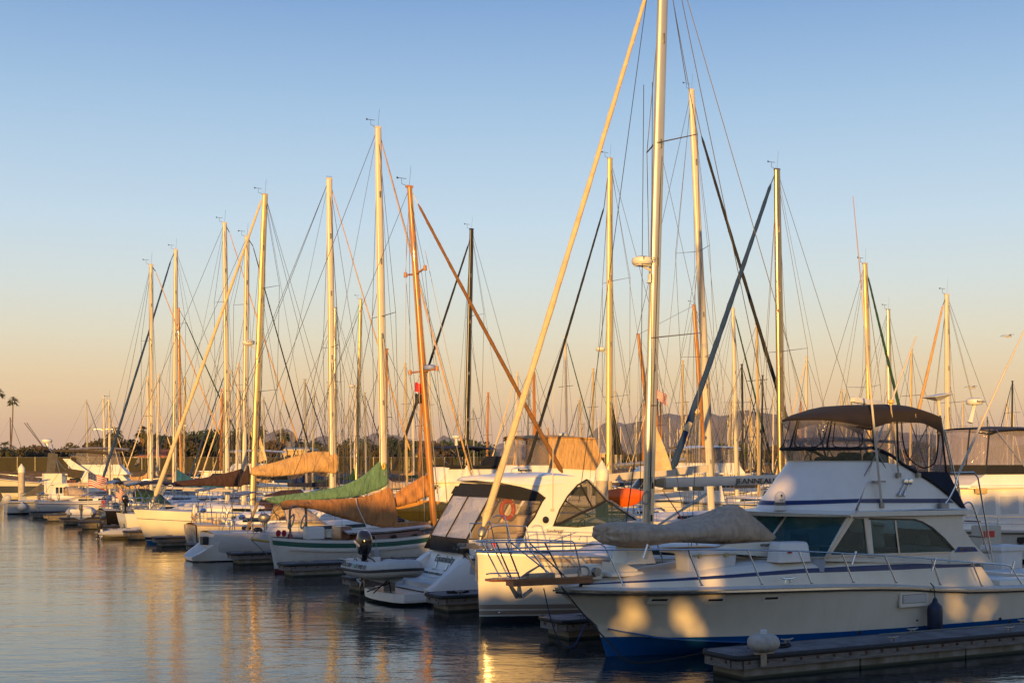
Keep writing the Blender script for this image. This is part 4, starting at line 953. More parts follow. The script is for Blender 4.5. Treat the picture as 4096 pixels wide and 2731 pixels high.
def vane(b, top, parent, k=1.0, both=False):
    mb = MB(); top = Vector(top); mb.tube([top, top + Vector((-.28 * k, 0, .12)), top + Vector((-.28 * k, 0, .34))], .011, 5)
    p = top + Vector((-.28 * k, 0, .36)); mb.tube([p + Vector((-.22, 0, 0)), p + Vector((.22, 0, 0))], .012, 5); mb.plate([p + Vector((-.24, 0, -.05)), p + Vector((-.1, 0, 0)), p + Vector((-.24, 0, .06))], (0, .012, 0))
    b.p('wind_vane', mb, LTR, parent)
    mb = MB(); mb.tube([top, top + Vector((.08, 0, .95))], .007, 4); b.p('whip_aerial', mb, WIRE, parent)
def wire(b, pts, r=.012, m=None, name='shroud', n=4): mb = MB(); mb.tube(pts, r, n); return b.p(name, mb, m or WIRE)
def furled(b, a, c, r, m, name='furled_sail', twist=True):
    """rolled sail on its stay: a low end, c high end; sags a little and shows the spiral of its edge"""
    a, c = Vector(a), Vector(c); mb = MB(); N_ = 60; sg = (c - a).length * .006
    P = lambda f: a.lerp(c, f) - Vector((0, 0, 1)) * sg * 4 * f * (1 - f)
    rr = lambda f: r * (1.12 - .55 * f) * (1 + .06 * math.sin(f * 90) + .03 * math.sin(f * 37))
    mb.tube([P(k / N_) for k in range(N_ + 1)], [rr(k / N_) * (.35 if k in (0, N_) else 1) for k in range(N_ + 1)], 9); o = b.p(name, mb, m)
    if r > .08:
        d = (c - a).normalized(); e1 = d.cross(Vector((0, 1, 0))).normalized(); e2 = d.cross(e1); mb = MB(); n = int((c - a).length / .75 * 8)
        mb.tube([P(.02 + .95 * k / n) + (e1 * math.cos(k * .785) + e2 * math.sin(k * .785)) * rr(.02 + .95 * k / n) * .97 for k in range(n + 1)], .012, 4); b.p('sail_edge', mb, m, o)
    return o
def spreaders(b, base, top, fs, w, m, sweep=.25, r=.03, rake=0):
    base, top = Vector(base), Vector(top); tips = []
    for f, ww in zip(fs, w):
        p = base.lerp(top, f); row = []
        for sgn in (-1, 1):
            t_ = p + Vector((sweep * ww, sgn * ww, .05 * ww)); mb = MB(); mb.tube([p, t_], [r, r * .55], 7, flat=(.5, 1)); b.p('spreader', mb, m); row.append(t_)
        tips.append(row)
    return tips
def rigwires(b, base, top, tips, hw, deckz, r=.013, x=0.2, fore=None, back=None, twin=False, m=None):
    base, top = Vector(base), Vector(top)
    for i, sgn in enumerate((-1, 1)):
        foot = Vector((base.x + x, sgn * hw, deckz)); pts = [foot] + [t[i] for t in tips] + [top - Vector((0, 0, .25))]
        wire(b, pts, r, m)
        if tips:
            low = base.lerp(top, (tips[0][i].z - base.z) / (top.z - base.z) - .01)
            wire(b, [foot + Vector((-.6, 0, 0)), low], r, m); wire(b, [foot + Vector((.6, 0, 0)), low], r, m)
            if len(tips) > 1: wire(b, [tips[0][i], base.lerp(top, (tips[1][i].z - base.z) / (top.z - base.z))], r * .8, m)
    if fore is not None: wire(b, [fore, top], r, m, 'forestay')
    if back is not None:
        for q_ in back: wire(b, [q_, top], r, m, 'backstay')
    # halyards along the mast, lazy jacks and topping lift
    for dx in (-.22, .24): wire(b, [base + Vector((dx, -.14, .3)), top + Vector((dx * .6, -.04, -.1))], r * .8, m, 'halyard')
    d = 1 if back is None or back[0].x > base.x else -1
    for sgn in (-1, 1): wire(b, [base.lerp(top, .62), base + Vector((d * 2.6, sgn * .1, 1.1))], r * .6, m, 'lazy_jack'); wire(b, [Vector((base.x - .45 * d, sgn * hw, deckz)), base.lerp(top, .97)], r * .8, m)
    wire(b, [top, base + Vector((d * 4.0, 0, 1.1))], r * .7, m, 'topping_lift')
def stackpack(b, boom0, boom1, prof, wid, m, name='sail_cover', wr=.03, seed=1, drop=0.0):
    """sail cover over the boom: prof = [(fraction, height above, depth below)]"""
    boom0, boom1 = Vector(boom0), Vector(boom1); q = random.Random(seed); rings = []; fsn = 22; n = 16
    side = (boom1 - boom0); side.z = 0; side = Vector((-side.y, side.x, 0)).normalized()
    up_ = [(f, h) for f, h, d in prof]; dn = [(f, d) for f, h, d in prof]
    for i in range(fsn + 1):
        f = i / fsn; c = boom0.lerp(boom1, f); h, d = sm(up_, f), sm(dn, f); ring = []
        for k in range(n):
            a = 2 * math.pi * k / n; sn, cs = math.sin(a), math.cos(a)
            z = (h if sn > 0 else d) * (abs(sn) ** .85) * (1 if sn > 0 else -1)
            ww = wid * (abs(cs) ** .8) * (1 if cs > 0 else -1) * (1 - .7 * max(0, z) / max(h, .01) if sn > 0 else 1)
            ww *= 1 + wr * 4 * math.sin(i * 1.7 + k * 2.2) + wr * 3 * math.sin(i * 3.9 - k)
            ring.append(c + side * ww + Vector((0, 0, z * (1 + wr * .5 * math.sin(i * 2.3)))))
        rings.append(ring)
    mb = MB(); mb.loft(rings); o = b.p(name, mb, m, angle=85)
    md = o.modifiers.new('s', 'SUBSURF'); md.levels = 1; md.render_levels = 2
    return o
def radome(b, p, r, m=None, txt=None, col=None, arm=None):
    mb = MB(); p = Vector(p); mb.lathe([(r * .82, 0), (r * .95, r * .12), (r, r * .35), (r * .94, r * .62), (r * .5, r * .78), (0, r * .8)], p, 20); o = b.p('radar_dome', mb, m or WHITEP)
    if arm is not None: mb = MB(); mb.tube([p + Vector((0, 0, -.03)), Vector(arm) + Vector((0, 0, -.12))], .04, 6); mb.box(p + Vector((0, 0, -.02)), (r * 1.3, r, .04)); b.p('bracket', mb, m or WHITEP, o)
    if txt: text(b, txt, p + Vector((-.12, -r * .93, r * .42)), r * .42, col or LTR, o, xdir=(1, -.05, 0), bold=.004)
    return o
def sail_hull(b, L, beam, fb, matl, bow_out=True, reverse=0.0, bowfb=None, fin=.5, name='hull', rake=.35, over=.6):
    """round bilged yacht. bow_out: bow at x=0. reverse > 0: sugar scoop, the transom reaches out at the waterline"""
    xs = [i / 26 for i in range(27)]; xs = [0, .008, .02, .04] + xs[2:]
    def frac(u): return u if bow_out else 1 - u      # u: 0 outer end ; frac: 0 bow
    def half(x):
        a = frac(x / L); return max(.02, beam / 2 * (sm([(0, 0), (.06, .2), (.15, .48), (.3, .82), (.5, 1), (.75, .97), (.9, .86), (1, .72)], a)))
    bfb = bowfb or fb * 1.22
    def sheer(x): a = frac(x / L); return sm([(0, bfb), (.4, fb * 1.04), (.7, fb), (1, fb * 1.05)], a)
    def endx(f, x):
        a = frac(x / L); d = 1 if bow_out else -1
        k = max(0, 1 - a / .12) * (1 - f) * rake * L * .12 * d
        k2 = max(0, 1 - (1 - a) / .1)
        if reverse: k += d * k2 * reverse * (1 - max(0, f - .2) / .8)*1.0
        else: k -= d * k2 * (1 - f) * over
        return x + k
    mb = hull_mb([u * L for u in xs], half, sheer, None, endx=endx, rnd_=lambda x: 2.1 + 1.2 * (1 - abs(2 * frac(x / L) - 1)), nv=9, zk=-fin, deckcam=.1)
    b.p(name, mb, [matl, DECKW]); b.half, b.sheer, b.L = half, sheer, L
    return half, sheer
def coachroof(b, x0, x1, w0, w1, h, zf, m, wins=(), slope=.5, name='coachroof', wm=None):
    """low cabin: x0 outer end"""
    rings = []
    for i in range(9):
        f = i / 8; x = x0 + (x1 - x0) * f; w_ = w0 + (w1 - w0) * f; hh = h * min(1, f / .12 + .05, (1 - f) / .12 + .05) ; z = zf(x) - .02
        rings.append([Vector((x, -w_, z)), Vector((x, -w_ * .93, z + hh * .8)), Vector((x, -w_ * .8, z + hh)), Vector((x, 0, z + hh * 1.12)), Vector((x, w_ * .8, z + hh)), Vector((x, w_ * .93, z + hh * .8)), Vector((x, w_, z))])
    mb = MB(); mb.grid(rings); mb.add(rings[0], [tuple(range(7))]); mb.add(rings[-1], [tuple(range(6, -1, -1))]); o = b.p(name, mb, m)
    for f0, f1 in wins:
        for sgn in (-1, 1):
            P = []
            for f, k in ((f0, .25), (f1, .25), (f1 - .01, .62), (f0 + .01, .62)):
                x = x0 + (x1 - x0) * f; w_ = (w0 + (w1 - w0) * f) * (1 - .07 * k / .8) + .008; P.append(Vector((x, sgn * w_, zf(x) + h * k)))
            mb = MB(); mb.plate(P, (0, -.01 * sgn, 0)); b.p('cabin_window', mb, wm or GLASS, o, smooth=False)
    return o
def lifelines(b, x0, x1, step, h=.62, r=.008, sides=(-1, 1), ins=.1):
    for sgn in sides:
        n = max(2, int((x1 - x0) / step)); pts = [Vector((x0 + (x1 - x0) * k / n, sgn * (b.half(x0 + (x1 - x0) * k / n) - ins), b.sheer(x0 + (x1 - x0) * k / n))) for k in range(n + 1)]
        for p in pts: mb = MB(); mb.tube([p, p + Vector((0, 0, h))], .014, 6); b.p('stanchion', mb, STEEL)
        for k in (1, .52): wire(b, [p + Vector((0, 0, h * k)) for p in pts], r, STEEL, 'lifeline')
def pushpit(b, x, inw, z, h=.65, depth=.9, d=1, w=None):
    """rounded tube rail round the outer end"""
    w = w or b.half(max(.3, x + .3)) - .1
    for k in (1, .55):
        mb = MB(); mb.tube(crom([(x + depth * d, -w, z + h * k), (x + .25 * d, -w * .9, z + h * k), (x, -w * .45, z + h * k), (x, w * .45, z + h * k), (x + .25 * d, w * .9, z + h * k), (x + depth * d, w, z + h * k)], 3), .015, 7); b.p('end_rail', mb, STEEL)
    for xx, ww in ((x + depth * d, w), (x + .15 * d, w * .7)):
        for sgn in (-1, 1): mb = MB(); mb.tube([(xx, sgn * ww, z - .02), (xx, sgn * ww, z + h)], .014, 6); b.p('stanchion', mb, STEEL)

# ================================================================ tall modern sloop next to the flybridge yacht (bow out)
J = Boat('sailing_yacht', 'tall cream sailing yacht with silver mast, thick cream furled sail and brown waterline stripes', 'sailboat', -.2, 11.65, 'sailboats moored along the berths')
JH = hullmat('cream_sloop_hull', (0.64, 0.59, 0.49), zb=((.40, .53, (.30, .22, .16)), (.235, .355, (.30, .22, .16)), (-9, .19, (.02, .02, .024))), rough=.18, dirt=.08)
jh = lambda x: sm([(0, .03), (.15, .16), (.6, .42), (1.5, .9), (3, 1.5), (5, 1.95), (7.5, 2.15), (10, 2.1), (13.5, 1.75)], x)
js = lambda x: sm([(0, 1.98), (3, 1.86), (7, 1.68), (13.5, 1.6)], x)
hm = hull_mb([0, .04, .1, .2, .4, .7, 1, 1.5, 2, 2.7, 3.5, 4.5, 5.5, 6.5, 7.5, 9, 10.5, 12, 13.5], jh, js, None, endx=lambda f, x: x + max(0, 1 - x / 2) * (1 - f) * .12, rnd_=lambda x: 1.9 + min(2.2, x * .5), nv=12, zk=-.5)
J.p('hull', hm, [JH, DECKW])
mb = MB()
P = [[Vector((x, -(jh(x) + .008) * (1 - .0), js(x) - d)) for d in (.045, .15)] for x in (1.3, 1.5, 2, 3, 4, 5, 6, 8, 10, 12)]
P[0] = [P[0][0], P[0][0] - Vector((0, 0, .01))]
mb.grid(P); J.p('sheer_stripe', mb, mat('taupe_stripe', (.33, .25, .19), .4, var=.1))
mb = MB(); strip([(x, -jh(x) + .02, js(x) + .02) for x in (0, .2, .5, 1, 2, 3, 5, 8, 11, 13)], .02, .02, mb); strip([(x, jh(x) - .02, js(x) + .02) for x in (0, .2, .5, 1, 2, 3, 5, 8, 11, 13)], .02, .02, mb); J.p('toe_rail', mb, ALU)
def star(c, r, q_=8):
    pts = []
    for k in range(2 * q_):
        rr = r if k % 4 == 0 else (r * .6 if k % 2 == 0 else r * .16); a = math.pi * k / q_ + math.pi / 2; pts.append(c + Vector((rr * math.cos(a), 0, rr * math.sin(a))))
    return pts
p = J.q(2093, 2280, -.62); p.y = -sm([(0, .02), (1, .57), (2, .98), (3, 1.3)], p.x) - .035
mb = MB(); mb.plate(star(p, .1), (0, .006, 0)); mb.plate([p + Vector((-.75, .28, .03)), p + Vector((0, -.0, .012)), p + Vector((0, 0, -.006))], (0, .004, 0)); mb.plate([p + Vector((0, 0, .012)), p + Vector((1.1, -.3, -.03)), p + Vector((0, 0, -.01))], (0, .004, 0)); J.p('compass_star', mb, LTR, smooth=False)
mb = MB(); mb.lathe([(.03, 0), (.03, .02), (.01, .03)], (.55, -.33, .3), 10, axis=(-.3, -1, 0)); J.p('through_hull', mb, STEEL)
mb = MB(); mb.box((-.015, 0, 1.55), (.03, .06, .7)); J.p('stem_band', mb, STEEL, smooth=False)
# anchor on its roller
mb = MB(); aq = lambda x, y: J.q(x, y, 0)
mb.plate([aq(1862, 2190) + Vector((0, -.05, 0)), aq(1985, 2208) + Vector((0, -.05, 0)), aq(1985, 2196) + Vector((0, -.05, 0)), aq(1870, 2172) + Vector((0, -.05, 0))], (0, .1, 0)); J.p('bow_roller', mb, DSTEEL, smooth=False)
mb = MB(); mb.tube([aq(1950, 2185), aq(1850, 2190), aq(1828, 2195)], .035, 7); mb.loft([[aq(1806, 2168) + Vector((0, -.18, 0)), aq(1812, 2172), aq(1806, 2168) + Vector((0, .18, 0))], [aq(1838, 2200) + Vector((0, -.16, -.0)), aq(1832, 2196), aq(1838, 2200) + Vector((0, .16, 0))], [aq(1872, 2236) + Vector((0, -.03, 0)), aq(1864, 2226), aq(1872, 2236) + Vector((0, .03, 0))]])
mb.plate([aq(1822, 2195) + Vector((0, .1, 0)), aq(1845, 2172) + Vector((0, .1, 0)), aq(1905, 2172) + Vector((0, .1, 0)), aq(1930, 2188) + Vector((0, .1, 0))], (0, .05, 0)); J.p('anchor', mb, DSTEEL)
mb = MB(); mb.tube([aq(1868, 2212), aq(1902, 2285)], .022, 6); J.p('bobstay', mb, DSTEEL)
# coachroof, hatches, rails
coachroof(J, 3.6, 9.5, .85, 1.45, .42, js, GEL, wins=((.2, .45), (.5, .8)))
mb = MB(); mb.rbox((2.0, 0, 1.96), (.6, .6, .07), .06); mb2 = mb; J.p('deck_hatch', mb, GLASS)
lowr = js(.5)
for sgn in (1, -1):
    f_ = lambda p: Vector((p.x, p.y * sgn, p.z))
    pth = [J.q(1970, 2070, -.35), J.q(1985, 2062, -.35), J.q(2005, 2062, -.35), J.q(2020, 2072, -.4), J.q(2040, 2150, -.5), J.q(2048, 2218, -.55)] if sgn > 0 else [J.q(1910, 2155, -.2), J.q(1916, 2100, -.3), J.q(1930, 2096, -.3), J.q(1990, 2094, -.35), J.q(2014, 2098, -.4), J.q(2050, 2218, -.5)]
    rail(J, 'pulpit_rail', [f_(p) for p in crom(pth, 3)], .016, STEEL)
    pth = [J.q(1945, 2200, -.2), J.q(1950, 2150, -.25), J.q(1968, 2106, -.3), J.q(2090, 2104, -.55), J.q(2106, 2112, -.6), J.q(2124, 2200, -.65)]
    rail(J, 'pulpit_rail', [f_(p) for p in crom(pth, 3)], .016, STEEL)
mb = MB(); mb.rbox(J.q(1974, 2178, -.3), (.1, .06, .16), .02); J.p('red_light', mb, mat('red_lens', (.5, .01, .005), .2, coat=.5))
J.half, J.sheer, J.L = jh, js, 13.5
lifelines(J, 2.2, 12, 1.9)
# rig
jb, jt = J.q(2588, 2095, 0), J.q(2658, -261, 0); jb.z = js(5)
mast(J, jb, jt, .15, ALU, r1=.13, n=16)
mb = MB(); up = (jt - jb).normalized(); mb.tube([jb + Vector((.17, 0, .3)), jt + Vector((.15, 0, -.5))], .028, 6); J.p('mast_track', mb, DSTEEL)
for z in (2.9, 3.9): mb = MB(); pp = jb.lerp(jt, (z - jb.z) / (jt.z - jb.z)); mb.rbox(pp + Vector((.05, -.118, 0)), (.05, .01, .2), .02); J.p('mast_fitting', mb, LTR)
furled(J, J.q(1933, 2105, 0), J.q(2633, -180, 0), .095, CREAMS)
mb = MB(); mb.lathe([(.05, -.35), (.06, -.2), (.11, -.16), (.13, -.02), (.11, .02), (.04, .1)], J.q(1930, 2120, 0), 12, axis=(.28, 0, 1)); J.p('furling_drum', mb, DSTEEL)
t_ = []
for (rx, ry), (fx, fy) in (((2644, 1327), (2585, 1345)), ((2802, 1333), (2590, 1352))): pass
spr = []
for base_px, tip_px in (((2620, 573), (2790, 537)), ((2595, 1352), (2805, 1331))):
    p = J.q(base_px[0], base_px[1], 0); tip = J.q(tip_px[0], tip_px[1], -1.35); row = []
    for sgn in (1, -1):
        q_ = Vector((tip.x, tip.y * sgn, tip.z)); mb = MB(); mb.tube([p, q_], [.035, .024], 7, flat=(.6, 1)); J.p('spreader', mb, DSTEEL); row.append(q_)
    spr.append(row)
spr.reverse()
for i, sgn in enumerate((-1, 1)):
    foot = Vector((jb.x + .3, sgn * 1.85, js(5))); wire(J, [foot, spr[0][i], spr[1][i], jt - Vector((0, 0, .6))], .014); wire(J, [foot, jb.lerp(jt, (spr[0][i].z - jb.z) / (jt.z - jb.z))], .009)
    wire(J, [spr[0][i], jb.lerp(jt, (spr[1][i].z - jb.z) / (jt.z - jb.z))], .009)
    wire(J, [Vector((12.9, sgn * 1.3, js(13))), jt + Vector((.15, 0, 0))], .015, None, 'backstay')
for (ax_, ay), (cx_, cy) in (((2594, -60), (2315, 2010)), ((2575, 340), (2560, 2085)), ((2610, 330), (2600, 2080)), ((2690, -10), (2745, 330)), ((2646, 620), (2600, 2000))): wire(J, [J.q(ax_, ay, -.1), J.q(cx_, cy, -.3)], .012, ROPEK, 'halyard')
a, c = J.q(2648, 1930, 0), J.q(3120, 1915, 0); c.x = a.x + 5.2
mb = MB(); sec = [(-.1, -.15), (.1, -.15), (.12, 0), (.1, .15), (-.1, .15), (-.12, 0)]; mb.loft([[p + Vector((0, y, z)) for y, z in sec] for p in (a, a.lerp(c, .5), c)]); bo = J.p('boom', mb, mat('brushed_boom', (.5, .48, .46), .4, .5, var=.1, stretch=(.3, 3, 3)))
mb = MB(); mb.loft([[a + Vector((-.28, y * .6, z * .7)) for y, z in sec], [a + Vector((.06, y * 1.06, z * 1.06)) for y, z in sec]]); J.p('gooseneck', mb, mat('bronze_alloy', (.35, .25, .14), .45, .5), bo)
text(J, 'JEANNEAU', J.q(3022, 1924, -.13), .24, LTR, bo, wide=1.35, off=.004)
mb = MB(); v0, v1 = J.q(2825, 1975, 0), J.q(2625, 2105, 0); mb.tube([v0, v0.lerp(v1, .45)], .05, 8); mb.tube([v0.lerp(v1, .4), v1], .04, 8); J.p('vang_strut', mb, ALU)
for a_, c_, m_ in (((2668, 1985), (2740, 2090), RED), ((2650, 1960), (2740, 2095), RED), ((2600, 2000), (2600, 2095), ROPE), ((2580, 2005), (2575, 2090), ROPE)): wire(J, [J.q(*a_, -.15), J.q(*c_, -.5)], .009, m_, 'control_line')
mb = MB(); mb.torus(J.q(2586, 1990, -.2), .13, .018, (.3, 1, 0), 16, 5, sy=1.5); J.p('rope_loop', mb, ROPE)
rp = J.q(2553, 1058, 0); rp.x = jb.lerp(jt, (rp.z - jb.z) / (jt.z - jb.z)).x - .48
ro = radome(J, rp, .33, WHITEP, None, None, jb.lerp(jt, (rp.z - jb.z - .1) / (jt.z - jb.z)))
text(J, 'SIMRAD', rp + Vector((.06, -.29, .16)), .13, mat('grey_lettering', (.1, .09, .08), .5), ro, bold=.004)
p = jb.lerp(jt, (J.q(2582, 1115, 0).z - jb.z) / (jt.z - jb.z)) + Vector((-.2, -.02, 0)); mb = MB(); mb.rbox(p + Vector((.02, 0, .05)), (.12, .14, .22), .02); mb.lathe([(.11, -.12), (.04, .0)], p, 12); J.p('deck_light', mb, WHITEP)
pp = jb.lerp(jt, (J.q(2600, 1622, 0).z - jb.z) / (jt.z - jb.z)); text(J, 'SELDEN', pp + Vector((.02, -.125, 0)), .055, LTR, J.e, wide=1.2)

# ================================================================ sports cruiser with canvas enclosure (stern out)
E = Boat('motor_cruiser', 'white hardtop motor cruiser with canvas enclosure and open transom, stern towards the channel', 'motor yacht', -.15, 18.3, 'motor yachts')
EH = hullmat('cruiser_hull', (0.60, 0.59, 0.55), zb=((-9, .1, (.015, .015, .018)),), sb=((.10, .17, (.10, .085, .08)),), rough=.18, dirt=.08)
eh = lambda x: sm([(0, 1.62), (1.5, 1.75), (4, 1.82), (6.5, 1.65), (8.3, 1.15), (9.4, .55), (10.2, .04)], x)
es = lambda x: sm([(0, 1.5), (2.3, 1.56), (3.5, 1.55), (6, 1.62), (8, 1.78), (10.2, 1.95)], x)
hm = hull_mb([2.3, 2.5, 2.8, 3.3, 4, 5, 6, 7, 7.7, 8.3, 8.8, 9.3, 9.7, 10, 10.2], eh, es, None, endx=lambda f, x: x - max(0, 1 - (x - 2.3) / 1.0) * (1 - f) ** .8 * .25 if x < 3.3 else x - max(0, (x - 8) / 2.2) * (1 - f) * 1.6, chine=lambda x: (eh(x) * .86, lerp([(0, .08), (5, .1), (8, .3), (10.2, .8)], x)), flare=1.1, nv=10, zk=-.3)
E.p('hull', hm, [EH, DECKW])
mb = MB(); strip([(x, -eh(x) - .012, es(x) - .2) for x in (2.3, 3, 4, 5, 6, 7, 8, 9, 10)], .02, .022, mb); E.p('rub_rail', mb, mat('taupe_stripe', (0, 0, 0)))
# transom wings, steps, walk through
zpl = .42
for sgn in (-1, 1):
    prof = [(.72, zpl + .06), (1.0, .62), (1.35, .9), (1.7, 1.18), (2.05, 1.42), (2.4, 1.56), (2.6, 1.58)]
    rows = [[Vector((x, sgn * 1.66 * (1 if x > 1.2 else .97), .14)), Vector((x, sgn * 1.69, z - .1)), Vector((x, sgn * 1.62, z)), Vector((x, sgn * 1.28, z - .02)), Vector((x + .12, sgn * 1.2, zpl - .1))] for x, z in prof]
    mb = MB(); mb.grid(rows); mb.add(rows[0], [(0, 1, 2, 3, 4) if sgn > 0 else (4, 3, 2, 1, 0)]); E.p('transom_wing', mb, GEL, angle=50)
mb = MB(); stp = [(.68, zpl), (1.1, zpl + .02), (1.16, .6), (1.42, .62), (1.48, .74), (1.72, .75), (1.8, .96), (1.95, .98), (2.3, 1.72), (2.6, 1.72)]
mb.grid([[Vector((x, y, z)) for y in (-1.24, -.6, 0, .6, 1.24)] for x, z in stp]); E.p('transom_steps', mb, GEL, angle=25)
tn = Vector((2.3 - 1.95, 0, 1.72 - .98)).normalized(); tnz = Vector((tn.x, 0, tn.z))
text(E, 'Equanimity', Vector((2.115, .0, 1.33)), .36, LTG, E.e, xdir=(0, -1, 0), zdir=tuple(tnz), shear=.12, wide=.92, off=.012, bold=.006)
text(E, 'CHANNEL ISLANDS HARBOR, CA', Vector((1.76, .22, .855)), .105, LTR, E.e, xdir=(0, -1, 0), zdir=(.35, 0, 1), off=.02, wide=1.0)
for y in (.42, -.42):
    mb = MB(); mb.box((1.98, y, 1.08), (.05, .06, .22), rot=Matrix.Rotation(R(25), 3, 'Y')); mb.box((1.9, y, .99), (.12, .07, .04)); E.p('chrome_latch', mb, STEEL, smooth=False)
mb = MB(); mb.tube([(2.2, .4, 1.6), (2.2, -.4, 1.6)], .02, 7); E.p('handrail', mb, STEEL)
# swim platform
mb = MB(); out = [(.75, -1.62), (.75, 1.62), (.1, 1.62), (-.32, 1.2), (-.45, .4), (-.45, -.4), (-.32, -1.25), (-.1, -1.62)]
mb.plate([(x, y, .16) for x, y in out], (0, 0, .22)); mb.plate([(x * .97, y * .98, .1) for x, y in out], (0, 0, .062)); E.p('swim_platform', mb, GEL, smooth=False)
# cabin side, arch and hardtop
ED = -1.5
def ewall(name, px, m, dt=ED, th=.06, dt2=None):
    for sgn in (1, -1):
        pts = []
        for it in px:
            d_ = it[2] if len(it) > 2 else dt; p = E.q(it[0], it[1], d_); pts.append(Vector((p.x, p.y * sgn, p.z)))
        mb = MB(); mb.plate(pts, (0, th * sgn, 0)); E.p(name, mb, m, smooth=False)
ewall('arch', [(1984, 1926), (2081, 1945), (2152, 1965), (2180, 1986), (2167, 2008), (2137, 2067), (2106, 2108), (2088, 2165), (2240, 2170), (2214, 2108), (2239, 2037), (2269, 1986), (2310, 1940), (2346, 1916), (2330, 1906), (2200, 1900)], GEL)
ewall('cabin_side', [(1876, 2158), (2088, 2152), (2211, 2104), (2310, 2109), (2440, 2098), (2545, 2079), (2570, 2085), (2700, 2140), (2720, 2230), (1960, 2240), (1880, 2215)], GEL, -1.56)
# foredeck over the cabin
p0, p1 = E.q(2440, 2098, -1.5), E.q(2560, 2082, -1.0)
rows = []
for f in (0, .1, .25, .5, .75, 1):
    x = p0.x - 1.2 + (9.7 - p0.x + 1.2) * f; w_ = max(.05, min(1.5, eh(x) - .2)); z = es(x) + lerp([(0, .55), (.3, .5), (.7, .25), (1, .05)], f)
    rows.append([Vector((x, -w_ - .1, es(x) - .02)), Vector((x, -w_, z - .12)), Vector((x, -w_ * .8, z)), Vector((x, 0, z + .08)), Vector((x, w_ * .8, z)), Vector((x, w_, z - .12)), Vector((x, w_ + .1, es(x) - .02))])
mb = MB(); mb.grid(rows); E.p('foredeck', mb, GEL)
ha, hc = E.q(1908, 1928, 1.2), E.q(2346, 1912, -1.45)
rings = []; hx0, hx1 = E.q(1994, 1935, -1.5).x - .12, E.q(2340, 1915, -1.45).x
for f, zt_, ins in ((0, 1912, .1), (.03, 1904, 0), (.2, 1898, 0), (.45, 1892, 0), (.7, 1892, .02), (.88, 1898, .06), (.97, 1906, .12), (1, 1912, .2)):
    x = hx0 + (hx1 - hx0) * f; c_ = E.q(2000 + 340 * f, zt_, -.4); e_ = E.q(2000 + 340 * f, 1926 + 18 * math.sin(min(1, f * 1.6) * 1.6) * (1 if f < .7 else .4), -1.5)
    w_ = 1.55 - ins; zb_ = min(e_.z, c_.z - .06); bow = .35 * (1 if f > .85 else 0)
    rings.append([Vector((x + (.45 * (1 - (y / 1.6) ** 2) * (f > .6) * (f - .6) * 2.2), y, z)) for y, z in ((-w_, zb_), (-w_ * .97, zb_ + (c_.z - zb_) * .55), (-w_ * .75, zb_ + (c_.z - zb_) * .9), (0, c_.z + .04), (w_ * .75, zb_ + (c_.z - zb_) * .9), (w_ * .97, zb_ + (c_.z - zb_) * .55), (w_, zb_), (w_ * .8, zb_ - .01), (0, zb_ + .03), (-w_ * .8, zb_ - .01))])
mb = MB(); mb.loft(rings); E.p('hardtop', mb, GEL, angle=60)
ewall('side_valance', [(1996, 1936), (2081, 1950), (2152, 1969), (2178, 1988), (2164, 2004), (2081, 2001), (1970, 1986)], BLACKC, ED + .03, .02)
ewall('side_curtain', [(1972, 1986), (2081, 2000), (2164, 2004), (2136, 2067), (2104, 2108), (2088, 2158), (1876, 2158)], glassmat('clear_side_curtain', (.5, .4, .28), .9, .1, .4), ED + .04, .008)
ewall('side_skirt', [(1876, 2154), (2090, 2150), (2086, 2166), (1960, 2195), (1880, 2215), (1850, 2212)], BLACKC, ED - .02, .02)
# aft curtain: valance, milky window, skirt (slopes out from hardtop to transom)
A0, A1 = E.q(1994, 1936, -1.5), E.q(1874, 2154, -1.5); A1.y = -1.42; A0.y = -1.4
A2 = E.q(1840, 2205, -1.4)
def aft(w_, f):
    if f <= 1: p = A0.lerp(A1, f)
    else: p = A1.lerp(Vector((2.15, -1.35, 1.6)), f - 1)
    return Vector((p.x - .12 * (1 - w_ * w_), -p.y * w_ * (1.0), p.z))
for nm, f0, f1, m_ in (('aft_valance', 0, .25, BLACKC), ('aft_window', .25, 1, VINYLB), ('aft_skirt', 1, 2, BLACKC)):
    mb = MB(); mb.grid([[aft(-1 + k / 8, f0 + (f1 - f0) * j / 6) + Vector((.015 * math.sin(k * 2.1 + j), 0, 0)) for k in range(17)] for j in range(7)]); E.p(nm, mb, m_)
for w_ in (-1, -.05, 1): mb = MB(); mb.tube([aft(w_, .2) + Vector((-.015, 0, 0)), aft(w_, 1) + Vector((-.015, 0, 0))], .035, 6, flat=(1, .4)); E.p('curtain_seam', mb, BLACKC)
